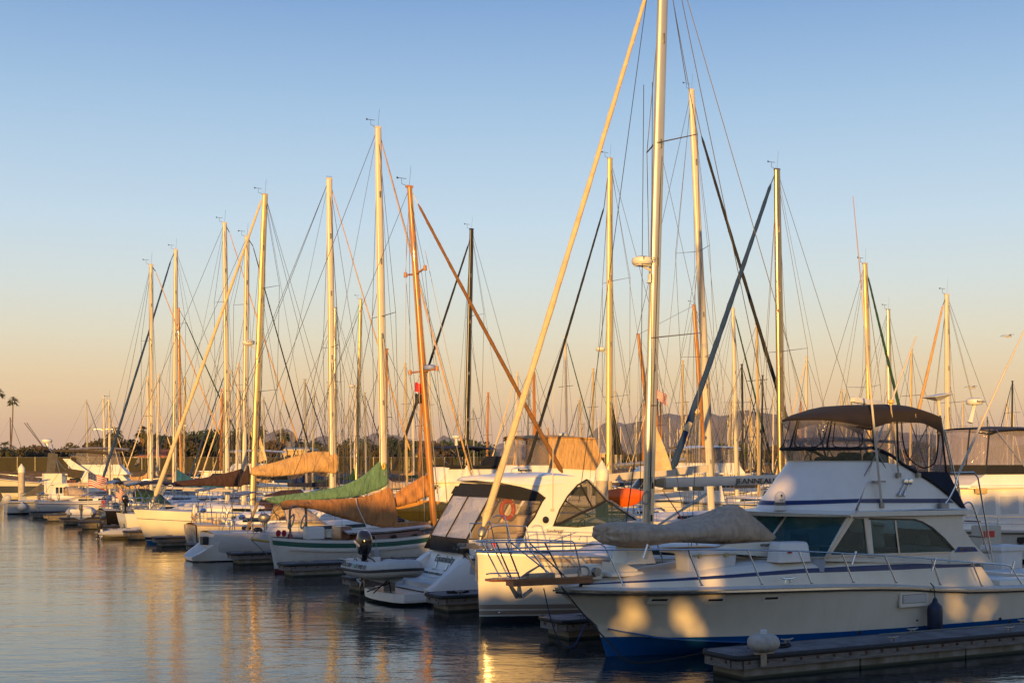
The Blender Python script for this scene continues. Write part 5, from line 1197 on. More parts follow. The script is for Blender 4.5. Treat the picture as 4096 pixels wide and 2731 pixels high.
# windscreen: upper clear panels and lower glass
fr = [(2211, 2106), (2310, 2058), (2377, 2028), (2422, 2002)]
ewall('windscreen_pane', [(2214, 2108), (2318, 2062), (2384, 2034), (2432, 2006), (2470, 2030), (2545, 2078), (2440, 2098), (2310, 2109)], glassmat('green_glass', (.03, .07, .06), .66), ED + .02, .01)
ewall('clear_panel', [(2222, 2098), (2250, 2037), (2280, 1990), (2320, 1945), (2346, 1920), (2422, 2000), (2377, 2026), (2310, 2055)], glassmat('clear_panel_vinyl', (.10, .10, .08), .68, .06, .2), ED + .02, .01)
for sgn in (1, -1):
    f_ = lambda p: Vector((p.x, (p.y - .02) * sgn, p.z))
    for pts, r_ in (([(2211, 2106), (2310, 2058), (2377, 2028), (2424, 2001)], .045), ([(2212, 2106), (2238, 2037), (2268, 1986), (2308, 1940), (2346, 1917)], .03), ([(2320, 1938), (2345, 1985), (2368, 2028)], .035), ([(2346, 1917), (2424, 2001), (2545, 2080)], .03), ([(2088, 2160), (2104, 2108), (2136, 2067), (2166, 2006), (2180, 1988)], .03)):
        mb = MB(); mb.tube([f_(E.q(x, y, ED)) for x, y in pts], r_, 6, flat=(1, .5)); E.p('frame_strip', mb, BLACKC)
# curved front of the windscreen
pts = [E.q(2424, 2001, ED), E.q(2545, 2079, ED)]
mb = MB(); mb.grid([[Vector((p.x + .9 * (1 - w_ * w_), -1.5 * w_, p.z)) for w_ in [-1 + k / 6 for k in range(13)]] for p in pts]); E.p('windscreen_pane', mb, glassmat('green_glass', (0, 0, 0)))
p = E.q(2346, 1918, ED); mb = MB(); mb.grid([[Vector((a_.x + .8 * (1 - w_ * w_), -1.5 * w_, a_.z)) for w_ in [-1 + k / 6 for k in range(13)]] for a_ in (p, pts[0])]); E.p('clear_panel', mb, glassmat('clear_panel_vinyl', (0, 0, 0)))
# inside
mb = MB(); mb.box((E.q(2160, 2160, 0).x, 0, 1.25), (3.2, 2.7, .06)); E.p('cockpit_sole', mb, GELC, smooth=False)
p = E.q(2090, 2120, -.9); mb = MB(); mb.rbox(p + Vector((0, .2, .05)), (.6, .8, .95), .12); mb.rbox(p + Vector((-.3, .2, -.25)), (.9, 1.2, .35), .1); mb.rbox(p + Vector((-.5, 1.6, -.1)), (1.6, .6, .6), .1); E.p('cockpit_seat', mb, mat('cream_upholstery', (.68, .58, .42), .6))
p = E.q(2325, 2098, -.75); mb = MB(); mb.torus(p, .2, .022, (-1, 0, .45), 22, 6); mb.tube([p, p + Vector((.2, 0, -.1))], .03, 6); E.p('steering_wheel', mb, LTR)
mb = MB(); mb.rbox((E.q(2390, 2095, -.6).x, 0, E.q(2390, 2110, -.6).z), (1.4, 2.6, .25), .08); E.p('dash', mb, mat('tan_dash', (.42, .36, .2), .7))
rp = E.q(2079, 1897, .2); ro = radome(E, rp, .32); text(E, 'Raymarine', rp + Vector((.02, -.325, .155)), .14, LTR, ro, bold=.004, wide=.95)
mb = MB(); mb.tube([rp + Vector((0, 0, -.14)), rp], .14, 10); E.p('radar_base', mb, DSTEEL)
mb = MB(); mb.tube([E.q(2210, 2030, -1.54), E.q(2213, 1700, -1.56), E.q(2212, 1550, -1.56)], [.016, .012, .006], 6); mb.box(E.q(2208, 2038, -1.54), (.12, .05, .1)); E.p('aerial', mb, WHITEM)
p = E.q(2182, 2078, -1.57); mb = MB(); mb.lathe([(.12, 0), (.12, .012), (.1, .02)], p, 18, axis=(0, -1, 0)); E.p('round_badge', mb, LTR)
text(E, 'Sundancer', E.q(2219, 2122, -1.6), .15, mat('bronze_grey_lettering', (.2, .14, .1), .5), E.e, shear=.3, wide=1.1); text(E, '350', E.q(2238, 2130, -1.6), .09, mat('bronze_grey_lettering', (0, 0, 0)), E.e, shear=.3, wide=1.3)
rp_ = [E.q(2195, 2166, -1.6), E.q(2300, 2130, -1.55), E.q(2450, 2085, -1.45), E.q(2560, 2056, -1.2)]
rail(E, 'bow_rail', rp_ + [Vector((9.8, -.3, rp_[-1].z + .1))], .016, STEEL, [(E.q(2315, 2158, -1.55), E.q(2335, 2120, -1.54)), (E.q(2480, 2110, -1.45), E.q(2496, 2072, -1.4))])
LR = Boat('life_ring', 'red and white life ring hung inside the motor cruiser canvas', 'life ring', E.q(2030, 2037, -1.2).x + E.s0, E.tc - 1.2, z0=0)
mb = MB(); mb.torus(LR.q(2030, 2037, 0), .26, .075, (.15, -1, 0), 28, 10, sy=1.15); LR.p('ring', mb, RED)
mb = MB()
pz = LR.q(2030, 2037, 0)
for k in range(4):
    a = math.pi / 4 + k * math.pi / 2; c = pz + Vector((.26 * math.cos(a), 0, .3 * math.sin(a))); mb.torus(c, .08, .012, (-math.sin(a), 0, math.cos(a)), 14, 5)
LR.p('band', mb, mat('dull_white_band', (.6, .5, .4), .7))
# ---- inflatable tender on the platform, crosswise
def inflatable(name, label, loc, rz, L, beam, r, m, strake, rx=0.0, ry=0.0, motor=True, group='inflatable dinghies', texts=True):
    e = empty(name, loc, rz); e.rotation_euler = (rx, ry, rz); tag(e, label, 'inflatable dinghy', group)
    hb_ = beam / 2 - r; P = [(-L * .02, -hb_, 0)]
    ptsf = [(0, -hb_, 0), (L * .35, -hb_, .0), (L * .6, -hb_ * .98, .03), (L * .78, -hb_ * .82, .09), (L * .9, -hb_ * .5, .15), (L * .94, 0, .18)]
    path = crom(ptsf + [(x, -y, z) for x, y, z in reversed(ptsf[:-1])], 5); n = len(path)
    mb = MB(); rs = [r * min(1, .35 + min(i, n - 1 - i) * .25) for i in range(n)]; pa = [Vector((-.18, -hb_, 0))] + path + [Vector((-.18, hb_, 0))]; mb.tube(pa, [r * .25] + rs + [r * .25], 14); tb = link('tube', mb, m, e, angle=70)
    mb = MB(); off = []
    for i, p in enumerate(path):
        t_ = (path[min(i + 1, n - 1)] - path[max(i - 1, 0)]).normalized(); nrm = Vector((t_.y, -t_.x, 0)).normalized(); off.append(p + nrm * r * .98 + Vector((0, 0, -.02)))
    mb.tube(off, .042, 6, flat=(1.1, .6)); link('rub_strake', mb, strake, e)
    rows = [[Vector((x, -hb_ * k, -r * .35)), Vector((x, -hb_ * k * .55, -r * 1.0 + lift)), Vector((x, 0, -r * 1.55 + lift)), Vector((x, hb_ * k * .55, -r * 1.0 + lift)), Vector((x, hb_ * k, -r * .35))] for x, k, lift in ((.05, 1, 0), (L * .45, 1, 0), (L * .68, .85, .06), (L * .84, .5, .22), (L * .93, .1, .42))]
    mb = MB(); mb.grid(rows); mb.add(rows[0], [(0, 1, 2, 3, 4)]); link('rigid_bottom', mb, GEL, e)
    mb = MB(); mb.box((L * .35, 0, -r * .4), (L * .68, hb_ * 1.9, .03)); link('floor', mb, HYPD, e, smooth=False)
    mb = MB(); mb.rbox((.06, 0, .02), (.05, hb_ * 1.9, r * 1.9), .02); link('transom', mb, GEL, e)
    mb = MB(); mb.rbox((L * .42, 0, r * .55), (.25, hb_ * 2.05, .05), .03); link('thwart', mb, HYPD, e)
    for x in (L * .25, L * .5):
        for sgn in (-1, 1): mb = MB(); mb.tube(crom([(x - .14, sgn * hb_, r * .98), (x - .07, sgn * hb_, r * 1.16), (x + .07, sgn * hb_, r * 1.16), (x + .14, sgn * hb_, r * .98)], 2), .016, 6); link('grab_handle', mb, RUB, e)
    return e, hb_
def outboard(parent, p, k, m, tilt=20, txt=None, body=None):
    Rm = Matrix.Rotation(R(tilt), 3, 'Y'); p = Vector(p)
    T_ = lambda v: p + Rm @ (Vector(v) * k)
    mb = MB(); rings = []
    for z, sx_, sy_, dx in ((.12, .15, .12, 0), (.18, .2, .15, 0), (.34, .23, .17, -.01), (.5, .22, .165, -.02), (.6, .17, .13, -.04), (.65, .08, .07, -.05)):
        rings.append([T_((dx + sx_ * math.cos(2 * math.pi * j / 18) * (abs(math.cos(2 * math.pi * j / 18)) ** -.15 if abs(math.cos(2 * math.pi * j / 18)) > .05 else 1), sy_ * math.sin(2 * math.pi * j / 18), z)) for j in range(18)])
    mb.loft(rings); o = link('outboard_motor', mb, m, parent, angle=60)
    mb = MB(); mb.loft([[T_((x * a, y * b_, z)) for x, y in ((-.1, -.05), (.1, -.05), (.1, .05), (-.1, .05))] for a, b_, z in ((1.2, 1.6, .14), (.9, 1.1, -.05), (.6, .7, -.3), (.7, .6, -.5))]); mb.tube([T_((-.16, 0, -.56)), T_((.14, 0, -.56))], .045 * k, 8); mb.plate([T_((-.05, -.01, -.56)), T_((.08, -.01, -.56)), T_((.0, -.01, -.74))], (0, .02, 0)); link('leg', mb, body or m, o)
    mb = MB(); mb.tube([T_((.18, .02, .1)), T_((.45, .04, .12)), T_((.75, .05, .1))], [.03, .025, .03], 7); link('tiller', mb, LTR, o)
    return o, T_
DI, hb_ = inflatable('inflatable_dinghy', 'white inflatable dinghy with black outboard motor lying across the motor cruiser swim platform', FW(E.s0 - .12, E.tc + 1.85, 1.06), ANG - R(90), 3.95, 1.9, .285, HYP, RUB, group=None)
class DW: e = DI
for s_, x, sz, nm in (('MERCURY', .85, .2, LTR), ('CF 9902 TE', 2.05, .19, LTR)):
    text(DW, s_, (x, -hb_ - .255, .14), sz, nm, DI, xdir=(1, 0, 0), zdir=(0, .5, 1), off=.012, bold=.003)
mb = MB(); mb.plate([(1.36, -hb_ - .275, .08), (1.5, -hb_ - .275, .08), (1.5, -hb_ - .23, .2), (1.36, -hb_ - .23, .2)], (0, -.01, .0)); link('sticker', mb, mat('green_sticker', (.1, .35, .25), .5), DI, smooth=False)
ob, T_ = outboard(DI, (.0, 0, .26), 1.5, mat('black_cowling', (.01, .01, .011), .12, coat=.6), tilt=14)
text(DW, 'MERCURY', T_((.02, -.182, .36)), .12, WHITEP, ob, xdir=(1, 0, -.3), zdir=(.25, .12, 1), off=.012, bold=.003)
mb = MB(); mb.tube([(.2, -hb_ - .1, .26), (1.2, -hb_ - .08, .27)], .022, 7); mb.loft([[(-.25, -hb_ - .2, .27), (-.25, -hb_ - .02, .27), (-.25, -hb_ - .02, .285), (-.25, -hb_ - .2, .285)], [(.2, -hb_ - .13, .26), (.2, -hb_ - .07, .26), (.2, -hb_ - .07, .275), (.2, -hb_ - .13, .275)]]); link('oar', mb, HYP, DI)
for x in (.6, 2.3): mb = MB(); mb.box((x, 0, -.52), (.06, .4, .3)); link('chock', mb, DSTEEL, DI, smooth=False)
for a, c in (((2.6, -.2, -.3), (2.75, -.75, -.66)), ((2.7, -.2, -.2), (2.9, -.2, -.66)), ((2.6, .1, -.3), (2.2, -.75, -.66))): mb = MB(); mb.tube([a, c], .02, 6); link('tie_strap', mb, ROPEK, DI)
# ================================================================ wooden cutter (stern out)
W = Boat('wooden_sailboat', 'white planked wooden sailboat with green rail, varnished cabin and rust brown sail covers', 'sailboat', .15, 31.3, 'sailboats moored along the berths')
WH = hullmat('planked_hull', (.66, .64, .6), zb=((-9, .1, (.12, .02, .02)),), sb=((.12, .32, (.022, .10, .07)),), rough=.4, dirt=.2, plank=.16)
wh = lambda x: sm([(0, .06), (.25, .5), (.8, .95), (2, 1.25), (4, 1.38), (6.5, 1.25), (8.5, .75), (10, .05)], x)
ws_ = lambda x: sm([(0, 1.48), (1.5, 1.38), (3.5, 1.33), (6, 1.42), (10, 1.9)], x)
hm = hull_mb([0, .06, .15, .3, .55, .9, 1.4, 2, 2.8, 3.8, 5, 6.2, 7.3, 8.3, 9.2, 9.7, 10], wh, ws_, None, endx=lambda f, x: x + max(0, 1 - x / 1.2) * (1 - f) ** 1.5 * .95 - max(0, (x - 8.5) / 1.5) * (1 - f) * 1.2, rnd_=lambda x: 2.0, nv=11, zk=-.5, deckdrop=.1)
W.p('hull', hm, [WH, OLDTEAK])
mb = MB(); strip([(x, -wh(x) - .02, ws_(x) - .44) for x in (.5, .9, 1.5, 2.5, 4, 6, 8)], .035, .03, mb); W.p('rub_rail', mb, mat('worn_rail', (.5, .45, .38), .5))
mb = MB(); mb.plate([(-.12, -.03, 1.5), (.02, -.03, 1.5), (.75, -.03, .2), (.8, -.03, -.4), (.2, -.03, -.4), (.12, -.03, .3)], (0, .06, 0)); W.p('rudder', mb, mat('white_rudder', (.66, .63, .57), .5, var=.2))
mb = MB(); mb.plate([(.02, -.045, 1.46), (.16, -.045, 1.46), (.62, -.045, .9), (.86, -.045, .2), (.7, -.045, .15), (.4, -.045, .75)], (0, .09, 0)); W.p('sternpost', mb, TEAK)
mb = MB(); mb.plate([(.12, -.05, .16), (.8, -.05, .16), (.8, -.05, -.4), (.18, -.05, -.4)], (0, .1, 0)); W.p('rudder_foot', mb, mat('red_bottom', (.13, .015, .015), .6))
mb = MB(); mb.tube([W.q(1003, 2155, .35), W.q(1155, 2176, .25)], .05, 8); W.p('boomkin', mb, mat('yellow_spar', (.55, .32, .05), .4, var=.2))
wire(W, [W.q(1005, 2157, .35), W.q(1130, 2275, .1)], .018, DSTEEL, 'bobstay'); wire(W, [W.q(1005, 2152, .35), W.q(1130, 2012, .2), W.q(1637, 755, 0)], .01, None, 'backstay')
coachroof(W, W.q(1398, 2150, -.9).x, 6.9, .95, .8, .36, lambda x: ws_(x) - .08, TEAK)
c0 = W.q(1398, 2120, -.9); mb = MB(); rows = [[Vector((x, y * w_, ws_(x) + .30 + .12 * (1 - y * y))) for y in (-1, -.6, 0, .6, 1)] for x, w_ in ((c0.x - .12, 1.02), (4.8, .98), (7.0, .84))]; mb.grid(rows); mb.grid([[p - Vector((0, 0, .05)) for p in r_] for r_ in rows]); W.p('cabin_top', mb, DECKW)
for px, py in ((1489, 2154), (1576, 2150), (1661, 2146)):
    p = W.q(px, py, -.93); mb = MB(); mb.torus(p, .15, .025, (0, 1, 0), 20, 6, sy=.62); o_ = W.p('porthole', mb, mat('dark_bronze', (.08, .05, .03), .5, .5)); mb = MB(); mb.lathe([(.14, 0), (.14, .01)], p + Vector((0, .01, 0)), 18, axis=(0, -1, 0)); W.p('glass', mb, DARK, o_)
mb = MB(); mb.rbox((W.q(1370, 2150, 0).x, .1, 1.5), (.5, 1.1, .75), .03); W.p('companionway', mb, TEAK)
mb = MB(); mb.tube(crom([W.q(1163, 2155, -.5), W.q(1160, 2040, -.5), W.q(1185, 2024, -.3), W.q(1222, 2032, .1), W.q(1224, 2150, .4)], 3), .05, 7); W.p('boom_gallows', mb, OLDTEAK)
mb = MB(); mb.lathe([(.16, 0), (.18, .32), (.18, .34), (0, .34)], W.q(1315, 2148, -.3), 14); W.p('bucket', mb, mat('dirty_white', (.6, .55, .45), .6, var=.3))
mb = MB(); mb.rbox(W.q(1255, 2130, -.2), (.8, .5, .5), .05); W.p('locker', mb, WHITEP)
q5 = random.Random(9)
for k, (px, py) in enumerate(((1113, 2132), (1136, 2132), (1160, 2143))):
    mb = MB(); mb.blob(W.q(px, py, -.3 + k * .1), (.1, .1, .14), fn=lambda p: p * q5.uniform(.85, 1.15)); W.p('red_cover', mb, mat('red_cloth', (.38, .015, .04), .9, var=.3, vs=12))
for px in (1165, 1215): mb = MB(); mb.torus(W.q(px, 2085, -.45), .16, .03, (1, -1, 0), 16, 6, sy=2.2); W.p('rope_hank', mb, ROPE)
def cloth(b, px, dt, th, m, name='sail_cover', seed=1, n=14, amp=.05):
    """a draped cover: outline given as upper and lower edge"""
    up_, dn = px; q = random.Random(seed); xs_ = [i / n for i in range(n + 1)]
    def along(tab, f):
        k = f * (len(tab) - 1); i = min(len(tab) - 2, int(k)); r_ = k - i; return (tab[i][0] * (1 - r_) + tab[i + 1][0] * r_, tab[i][1] * (1 - r_) + tab[i + 1][1] * r_)
    rings = []
    for i, f in enumerate(xs_):
        a = b.q(*along(up_, f), dt); c = b.q(*along(dn, f), dt); ring = []
        for k in range(16):
            an = 2 * math.pi * k / 16; s_ = (1 + math.sin(an)) / 2; p = c.lerp(a, s_); w_ = th * abs(math.cos(an)) ** .6 * (1.25 - .85 * s_)
            wv = amp * math.sin(i * 1.9 + s_ * 5 + seed) + amp * .7 * math.sin(i * .8 - s_ * 9)
            ring.append(p + Vector((amp * .4 * math.sin(i * 2.7 + k), (w_ if math.cos(an) > 0 else -w_) + wv, 0)))
        rings.append(ring)
    mb = MB(); mb.loft(rings); o = b.p(name, mb, m, angle=85); md = o.modifiers.new('s', 'SUBSURF'); md.levels = 1; md.render_levels = 2
    for i in range(3, n - 1, 4):
        c_ = sum(rings[i], Vector()) / 16; mb = MB(); mb.tube([c_ + (p - c_) * 1.0 + Vector((0, (p.y - c_.y) * .06, 0)) for p in rings[i] + rings[i][:2]], .014, 5); b.p('tie_strap', mb, m, o)
    return o
cloth(W, ([(1122, 2006), (1149, 1997), (1249, 1998), (1330, 1995), (1414, 1990), (1497, 1974), (1555, 1944), (1576, 1960)], [(1124, 2044), (1190, 2028), (1249, 2034), (1330, 2062), (1400, 2082), (1456, 2095), (1520, 2110), (1597, 2119)]), -.1, .2, BROWNC, seed=3, amp=.05)
wire(W, crom([W.q(1424, 1992, -.36), W.q(1432, 2030, -.42), W.q(1462, 2094, -.4)], 3), .022, WHITEP, 'tie')
cloth(W, ([(1577, 1970), (1620, 1946), (1665, 1918), (1700, 1896), (1722, 1902)], [(1584, 2032), (1620, 2020), (1665, 2008), (1700, 1990), (1724, 1978)]), .05, .16, BROWNC, seed=5)
mb = MB(); mb.rbox(W.q(1640, 2100, -.2), (1.7, .7, .28), .08); W.p('hatch_cover', mb, BROWNC)
wb, wt = W.q(1736, 2100, 0), W.q(1637, 749, 0)
mast(W, wb, wt, .15, SPAR, r1=.1, flat=(1, 1)); vane(W, wt, W.e, 1.3)
furled(W, W.q(2250, 1890, 0), W.q(1672, 815, 0), .1, mat('dark_rust_canvas', (.2, .09, .03), .9, var=.3), 'furled_sail'); wire(W, [W.q(1674, 818, 0), wt], .02, WHITEP, 'forestay')
for by, tips in ((1098, ((1622, 1100), (1700, 1072))), (1485, ((1640, 1490), (1748, 1474)))):
    f = (W.q(1680, by, 0).z - wb.z) / (wt.z - wb.z); p = wb.lerp(wt, f)
    for (tx, ty), dt in zip(tips, (1.0, -1.0)):
        t_ = W.q(tx, ty, dt); mb = MB(); mb.tube([p, t_], [.05, .045], 7); mb.lathe([(.09, -.1), (.07, .12)], t_, 10); W.p('spreader', mb, SPAR)
        wire(W, [Vector((wb.x + .2, dt * 1.2, 1.5)), t_, wt - Vector((0, 0, .4))], .01)
for dy in (-1.1, -.9, .9, 1.1): wire(W, [Vector((wb.x - .7 + .5 * abs(dy), dy * 1.1, 1.5)), wb.lerp(wt, .55)], .009)
for (a_, c_) in (((1700, 1000), (1895, 1900)), ((1690, 1200), (1850, 1885)), ((1645, 830), (1700, 2090)), ((1625, 900), (1620, 1900))): wire(W, [W.q(*a_, -.1), W.q(*c_, -.3)], .012, ROPE, 'halyard')
ro = radome(W, W.q(1722, 1480, -.4), .3, mat('blue_white_dome', (.2, .25, .5), .5))
def flag(b, name, label, px, w_, h_, m, stripes=None, canton=None, group=None, droop=.15, seed=1, lean=0.0, star_=False):
    """px: top of the hoist in the photograph plane of boat b"""
    e = Boat(name, label, 'flag', b.s0 + b.q(*px, 0).x, b.tc, group, z0=0); p0 = e.q(*px, 0); q = random.Random(seed); nx, nz = 16, 13
    def pt(u_, v_): return p0 + Vector((u_ * w_ * (1 - lean * .2), .1 * w_ * math.sin(u_ * 7 + v_ * 2) * u_ ** .5, -v_ * h_ - droop * w_ * u_ ** 1.3 + .03 * math.sin(u_ * 9)))
    mb = MB(); mis = []
    for j in range(nz):
        for i in range(nx):
            mi = 0
            if stripes: mi = 1 if j % 2 else 0
            if canton and i < nx * .42 and j < 7: mi = 2
            mb.add([pt(i / nx, j / nz), pt((i + 1) / nx, j / nz), pt((i + 1) / nx, (j + 1) / nz), pt(i / nx, (j + 1) / nz)], [(0, 1, 2, 3)], mi)
    if canton:
        for j in range(4):
            for i in range(5): p = pt((i + .7) / nx * 1.3, (j * 1.6 + .8) / nz); mb.add([p + Vector((-.02, -.02, 0)), p + Vector((0, -.02, -.02)), p + Vector((.02, -.02, 0)), p + Vector((0, -.02, .02))], [(0, 1, 2, 3)], 1)
    e.p('cloth', mb, m); return e
RW = [mat('flag_red', (.5, .02, .03), .8), mat('flag_white', (.7, .66, .6), .8), mat('flag_blue', (.02, .03, .12), .8)]
flag(W, 'burgee', 'small red flag flying from the rigging by the varnished mast', (1660, 1530), .42, .42, [RW[0]], droop=.1)
flag(W, 'burgee', 'small dark flag under the red one by the varnished mast', (1660, 1575), .4, .4, [LTR], droop=.1)

# ================================================================ sugar scoop sloop (stern out), green boom cover
G = Boat('sailboat', 'white sloop with open scoop stern and long green sail cover on its boom', 'sailboat', -.35, 39.4, 'sailboats moored along the berths')
GH = hullmat('scoop_hull', (0.59, 0.57, 0.55), zb=((-9, .12, (.02, .025, .03)), (.17, .2, (.02, .06, .06))), rough=.2, dirt=.1)
sail_hull(G, 11.5, 3.5, 1.25, GH, bow_out=False, reverse=-0.0, over=-.1)
rows = []
for x, w_, z in ((-.9, .75, .22), (-.6, 1.05, .42), (0, 1.25, .8), (.6, 1.35, 1.12), (1.0, 1.38, 1.3)):
    rows.append([Vector((x + .1, -w_ * .8, .05)), Vector((x, -w_, z)), Vector((x, -w_ * .85, z + .01)), Vector((x + .15, -w_ * .62, max(.2, z - .42))), Vector((x + .15, w_ * .62, max(.2, z - .42))), Vector((x, w_ * .85, z + .01)), Vector((x, w_, z)), Vector((x + .1, w_ * .8, .05))])
mb = MB(); mb.grid(rows); mb.add(rows[0], [tuple(range(8))]); G.p('stern_scoop', mb, GEL, angle=50)
coachroof(G, 2.6, 8.6, 1.0, .9, .45, G.sheer, GEL, wins=((.3, .6), (.66, .85)))
mb = MB(); mb.rbox((1.6, 0, 1.2), (1.4, 2.2, .3), .05); G.p('cockpit_coaming', mb, GEL)
mb = MB(); mb.box((.05, -.2, .95), (.7, .5, .38)); G.p('crate', mb, LTR, smooth=False)
p = G.q(1057, 2070, -1.1); mb = MB(); mb.lathe([(.12, -.26), (.26, -.12), (.3, 0), (.27, .1), (.12, .2), (0, .22)], p, 16); mb.tube([p - Vector((0, 0, .26)), p - Vector((0, 0, .85))], .03, 6); G.p('kettle_grill', mb, DSTEEL)
mb = MB(); mb.tube([G.q(985, 2120, -.2), G.q(1030, 2010, -.2)], .06, 6); mb.tube([G.q(990, 2125, .3), G.q(1036, 2008, .3)], .03, 6); G.p('rudder_mount', mb, OLDTEAK)
pushpit(G, .7, 0, 1.28, w=1.25); lifelines(G, 1.8, 10.5, 1.8)
gb, gt = G.q(1537, 2080, 0), G.q(1512, 512, 0); mast(G, gb, gt, .16, WHITEM, r1=.12); vane(G, gt, G.e, 1.4)
cloth(G, ([(1053, 1990), (1150, 1976), (1249, 1965), (1373, 1942), (1456, 1899), (1497, 1862), (1520, 1838), (1548, 1836)], [(1055, 1996), (1100, 2020), (1249, 2000), (1330, 1996), (1414, 1990), (1460, 1978), (1510, 1960), (1552, 1942)]), 0, .2, GREENC, seed=2, n=16, amp=.03)
mb = MB(); mb.torus(G.q(1535, 1864, -.18), .07, .035, (0, 1, 0), 14, 6, sy=1.8); G.p('cover_opening', mb, mat('gold_cloth', (.6, .38, .06), .8))
mb = MB(); mb.tube([G.q(1050, 1993, 0), G.q(1530, 1965, 0)], .08, 8); G.p('boom', mb, WHITEM)
t_ = spreaders(G, gb, gt, (.52,), (1.5,), DSTEEL, sweep=.1, r=.05)
rigwires(G, gb, gt, t_, 1.6, 1.35, fore=G.q(1890, 1890, 0), back=[Vector((.7, 0, 1.3))])
furled(G, G.q(1885, 1900, 0), G.q(1524, 560, 0), .045, TANC, 'furled_sail')
K = Boat('kayak', 'mustard yellow kayak lashed along the lifelines beyond the wooden mast', 'kayak', G.s0 + G.q(1590, 2040, -1.6).x, G.tc - 1.55, 'kayaks stowed on deck', z0=0)
def kayak(b, x0, x1, zc, m, hh=.36, ww=.3, dt=0.0):
    rings = []
    for k in range(15):
        f = k / 14; w_ = math.sin(math.pi * min(1, max(0, f))) ** .55; rings.append([Vector((x0 + (x1 - x0) * f, dt + ww * .7 * w_ * math.cos(a) * (1 if math.sin(a) > 0 else .75), zc + hh * w_ * math.sin(a) + .22 * (2 * f - 1) ** 4)) for a in [2 * math.pi * j / 14 for j in range(14)]])
    mb = MB(); mb.loft(rings); b.p('shell', mb, m)
    mb = MB(); mb.tube([Vector((x0 + (x1 - x0) * f, dt - ww * .76 * math.sin(math.pi * f) ** .55, zc)) for f in (.06, .25, .5, .75, .94)], .02, 6); b.p('seam', mb, m)
a, c = K.q(1560, 2045, 0), K.q(1812, 2040, 0); kayak(K, a.x, c.x, a.z, MUST, .55, .35)

# ================================================================ pitted transom motorsailer (stern out), tan boom cover
P6 = Boat('sailboat', 'cream sailboat with pitted grey patched transom and tan cloth over its boom', 'sailboat', .95, 47.0, 'sailboats moored along the berths')
sail_hull(P6, 10.5, 3.2, 1.3, hullmat('old_cream_hull', (0.52, 0.46, 0.36), zb=((-9, .1, (.02, .02, .03)),), sb=((-.02, .05, (.2, .1, .05)),), rough=.4, dirt=.25), bow_out=False, over=.15)
rows = [[Vector((.02 + .16 * (1 - k), y * (1 - .35 * (1 - k) ** 2) * 1.18, -.1 + 1.46 * k - .02)) for y in (-1, -.5, 0, .5, 1)] for k in (0, .25, .5, .75, 1)]
mb = MB(); mb.grid([[p - Vector((.12, 0, 0)) for p in r_] for r_ in rows]); P6.p('transom', mb, mat('pitted_paint', (.36, .33, .29), .8, var=.75, vs=2.4))
coachroof(P6, 2.2, 8.2, 1.05, .85, .62, P6.sheer, GEL, wins=((.04, .2), (.5, .68)))
pushpit(P6, .1, 0, 1.36, w=1.2); lifelines(P6, 1.2, 9.5, 1.7)
pb, pt = P6.q(1331, 2060, 0), P6.q(1317, 717, 0); mast(P6, pb, pt, .15, WHITEM, r1=.13)
mb = MB()
for k in range(9): mb.tube([pt + Vector((-.14 + .035 * k, 0, .06)), pt + Vector((-.16 + .04 * k, 0, .18))], .006, 4)
P6.p('bird_spikes', mb, WIRE)
cloth(P6, ([(1000, 1868), (1080, 1852), (1170, 1826), (1249, 1803), (1300, 1804), (1358, 1808)], [(1002, 1902), (1080, 1908), (1170, 1902), (1249, 1890), (1310, 1890), (1344, 1900)]), 0, .3, TANC, seed=7, amp=.05)
t_ = spreaders(P6, pb, pt, (.5,), (1.25,), DSTEEL, sweep=.0, r=.04); rigwires(P6, pb, pt, t_, 1.4, 1.45, fore=P6.q(1480, 1780, 0), back=[Vector((.1, .5, 1.4)), Vector((.1, -.5, 1.4))])
furled(P6, P6.q(1640, 1800, 0), P6.q(1322, 740, 0), .04, TANC)
mb = MB(); mb.torus(P6.q(781, 2040, -1.2), .27, .07, (1, -.5, 0), 20, 8, sy=1.25); P6.p('horseshoe_buoy', mb, GELC)

# ================================================================ tall cream sloop, bow out
S7 = Boat('sailboat', 'tall cream sloop with blue bottom and thick tan furled sail, bow towards the channel', 'sailboat', -.45, 54.2, 'sailboats moored along the berths')
sail_hull(S7, 13.5, 4.0, 1.6, hullmat('cream_blue_hull', (0.62, 0.57, 0.46), zb=((-9, .16, (.01, .1, .22)), (.2, .36, (.02, .02, .04))), sb=((.50, .535, (.03, .03, .06)),), rough=.2, dirt=.1), bow_out=True, bowfb=1.95, rake=.6)
coachroof(S7, 3.6, 9.6, .8, 1.3, .45, S7.sheer, GEL, wins=((.3, .5), (.56, .82)))
pushpit(S7, -.2, 0, 1.95, w=.8); lifelines(S7, 1.6, 12.5, 1.9)
sb_, st_ = S7.q(1009, 2030, 0), S7.q(1060, 780, 0); mast(S7, sb_, st_, .15, GOLDM, r1=.12); vane(S7, st_, S7.e, 1.5)
furled(S7, S7.q(618, 1990, 0), S7.q(1046, 800, 0), .115, CREAMS); mb = MB(); mb.lathe([(.14, -.12), (.14, .1), (.05, .3)], S7.q(614, 2000, 0), 12, axis=(.33, 0, 1)); S7.p('furling_drum', mb, DSTEEL)
t_ = spreaders(S7, sb_, st_, (.37, .7), (1.5, 1.35), DSTEEL, sweep=.5, r=.04); rigwires(S7, sb_, st_, t_, 1.8, 1.7, back=[Vector((13.2, 1, 1.8)), Vector((13.2, -1, 1.8))])
rp = S7.q(994, 1378, -.1); ro = radome(S7, rp, .36, WHITEP, None, None, sb_.lerp(st_, .51)); text(S7, 'Raymarine', rp + Vector((.0, -.36, .16)), .13, LTR, ro)
DG = Boat('spray_hood', 'dark maroon spray hood with frame on the tall cream sloop', 'spray hood', S7.s0 + 8.6, S7.tc, z0=0)
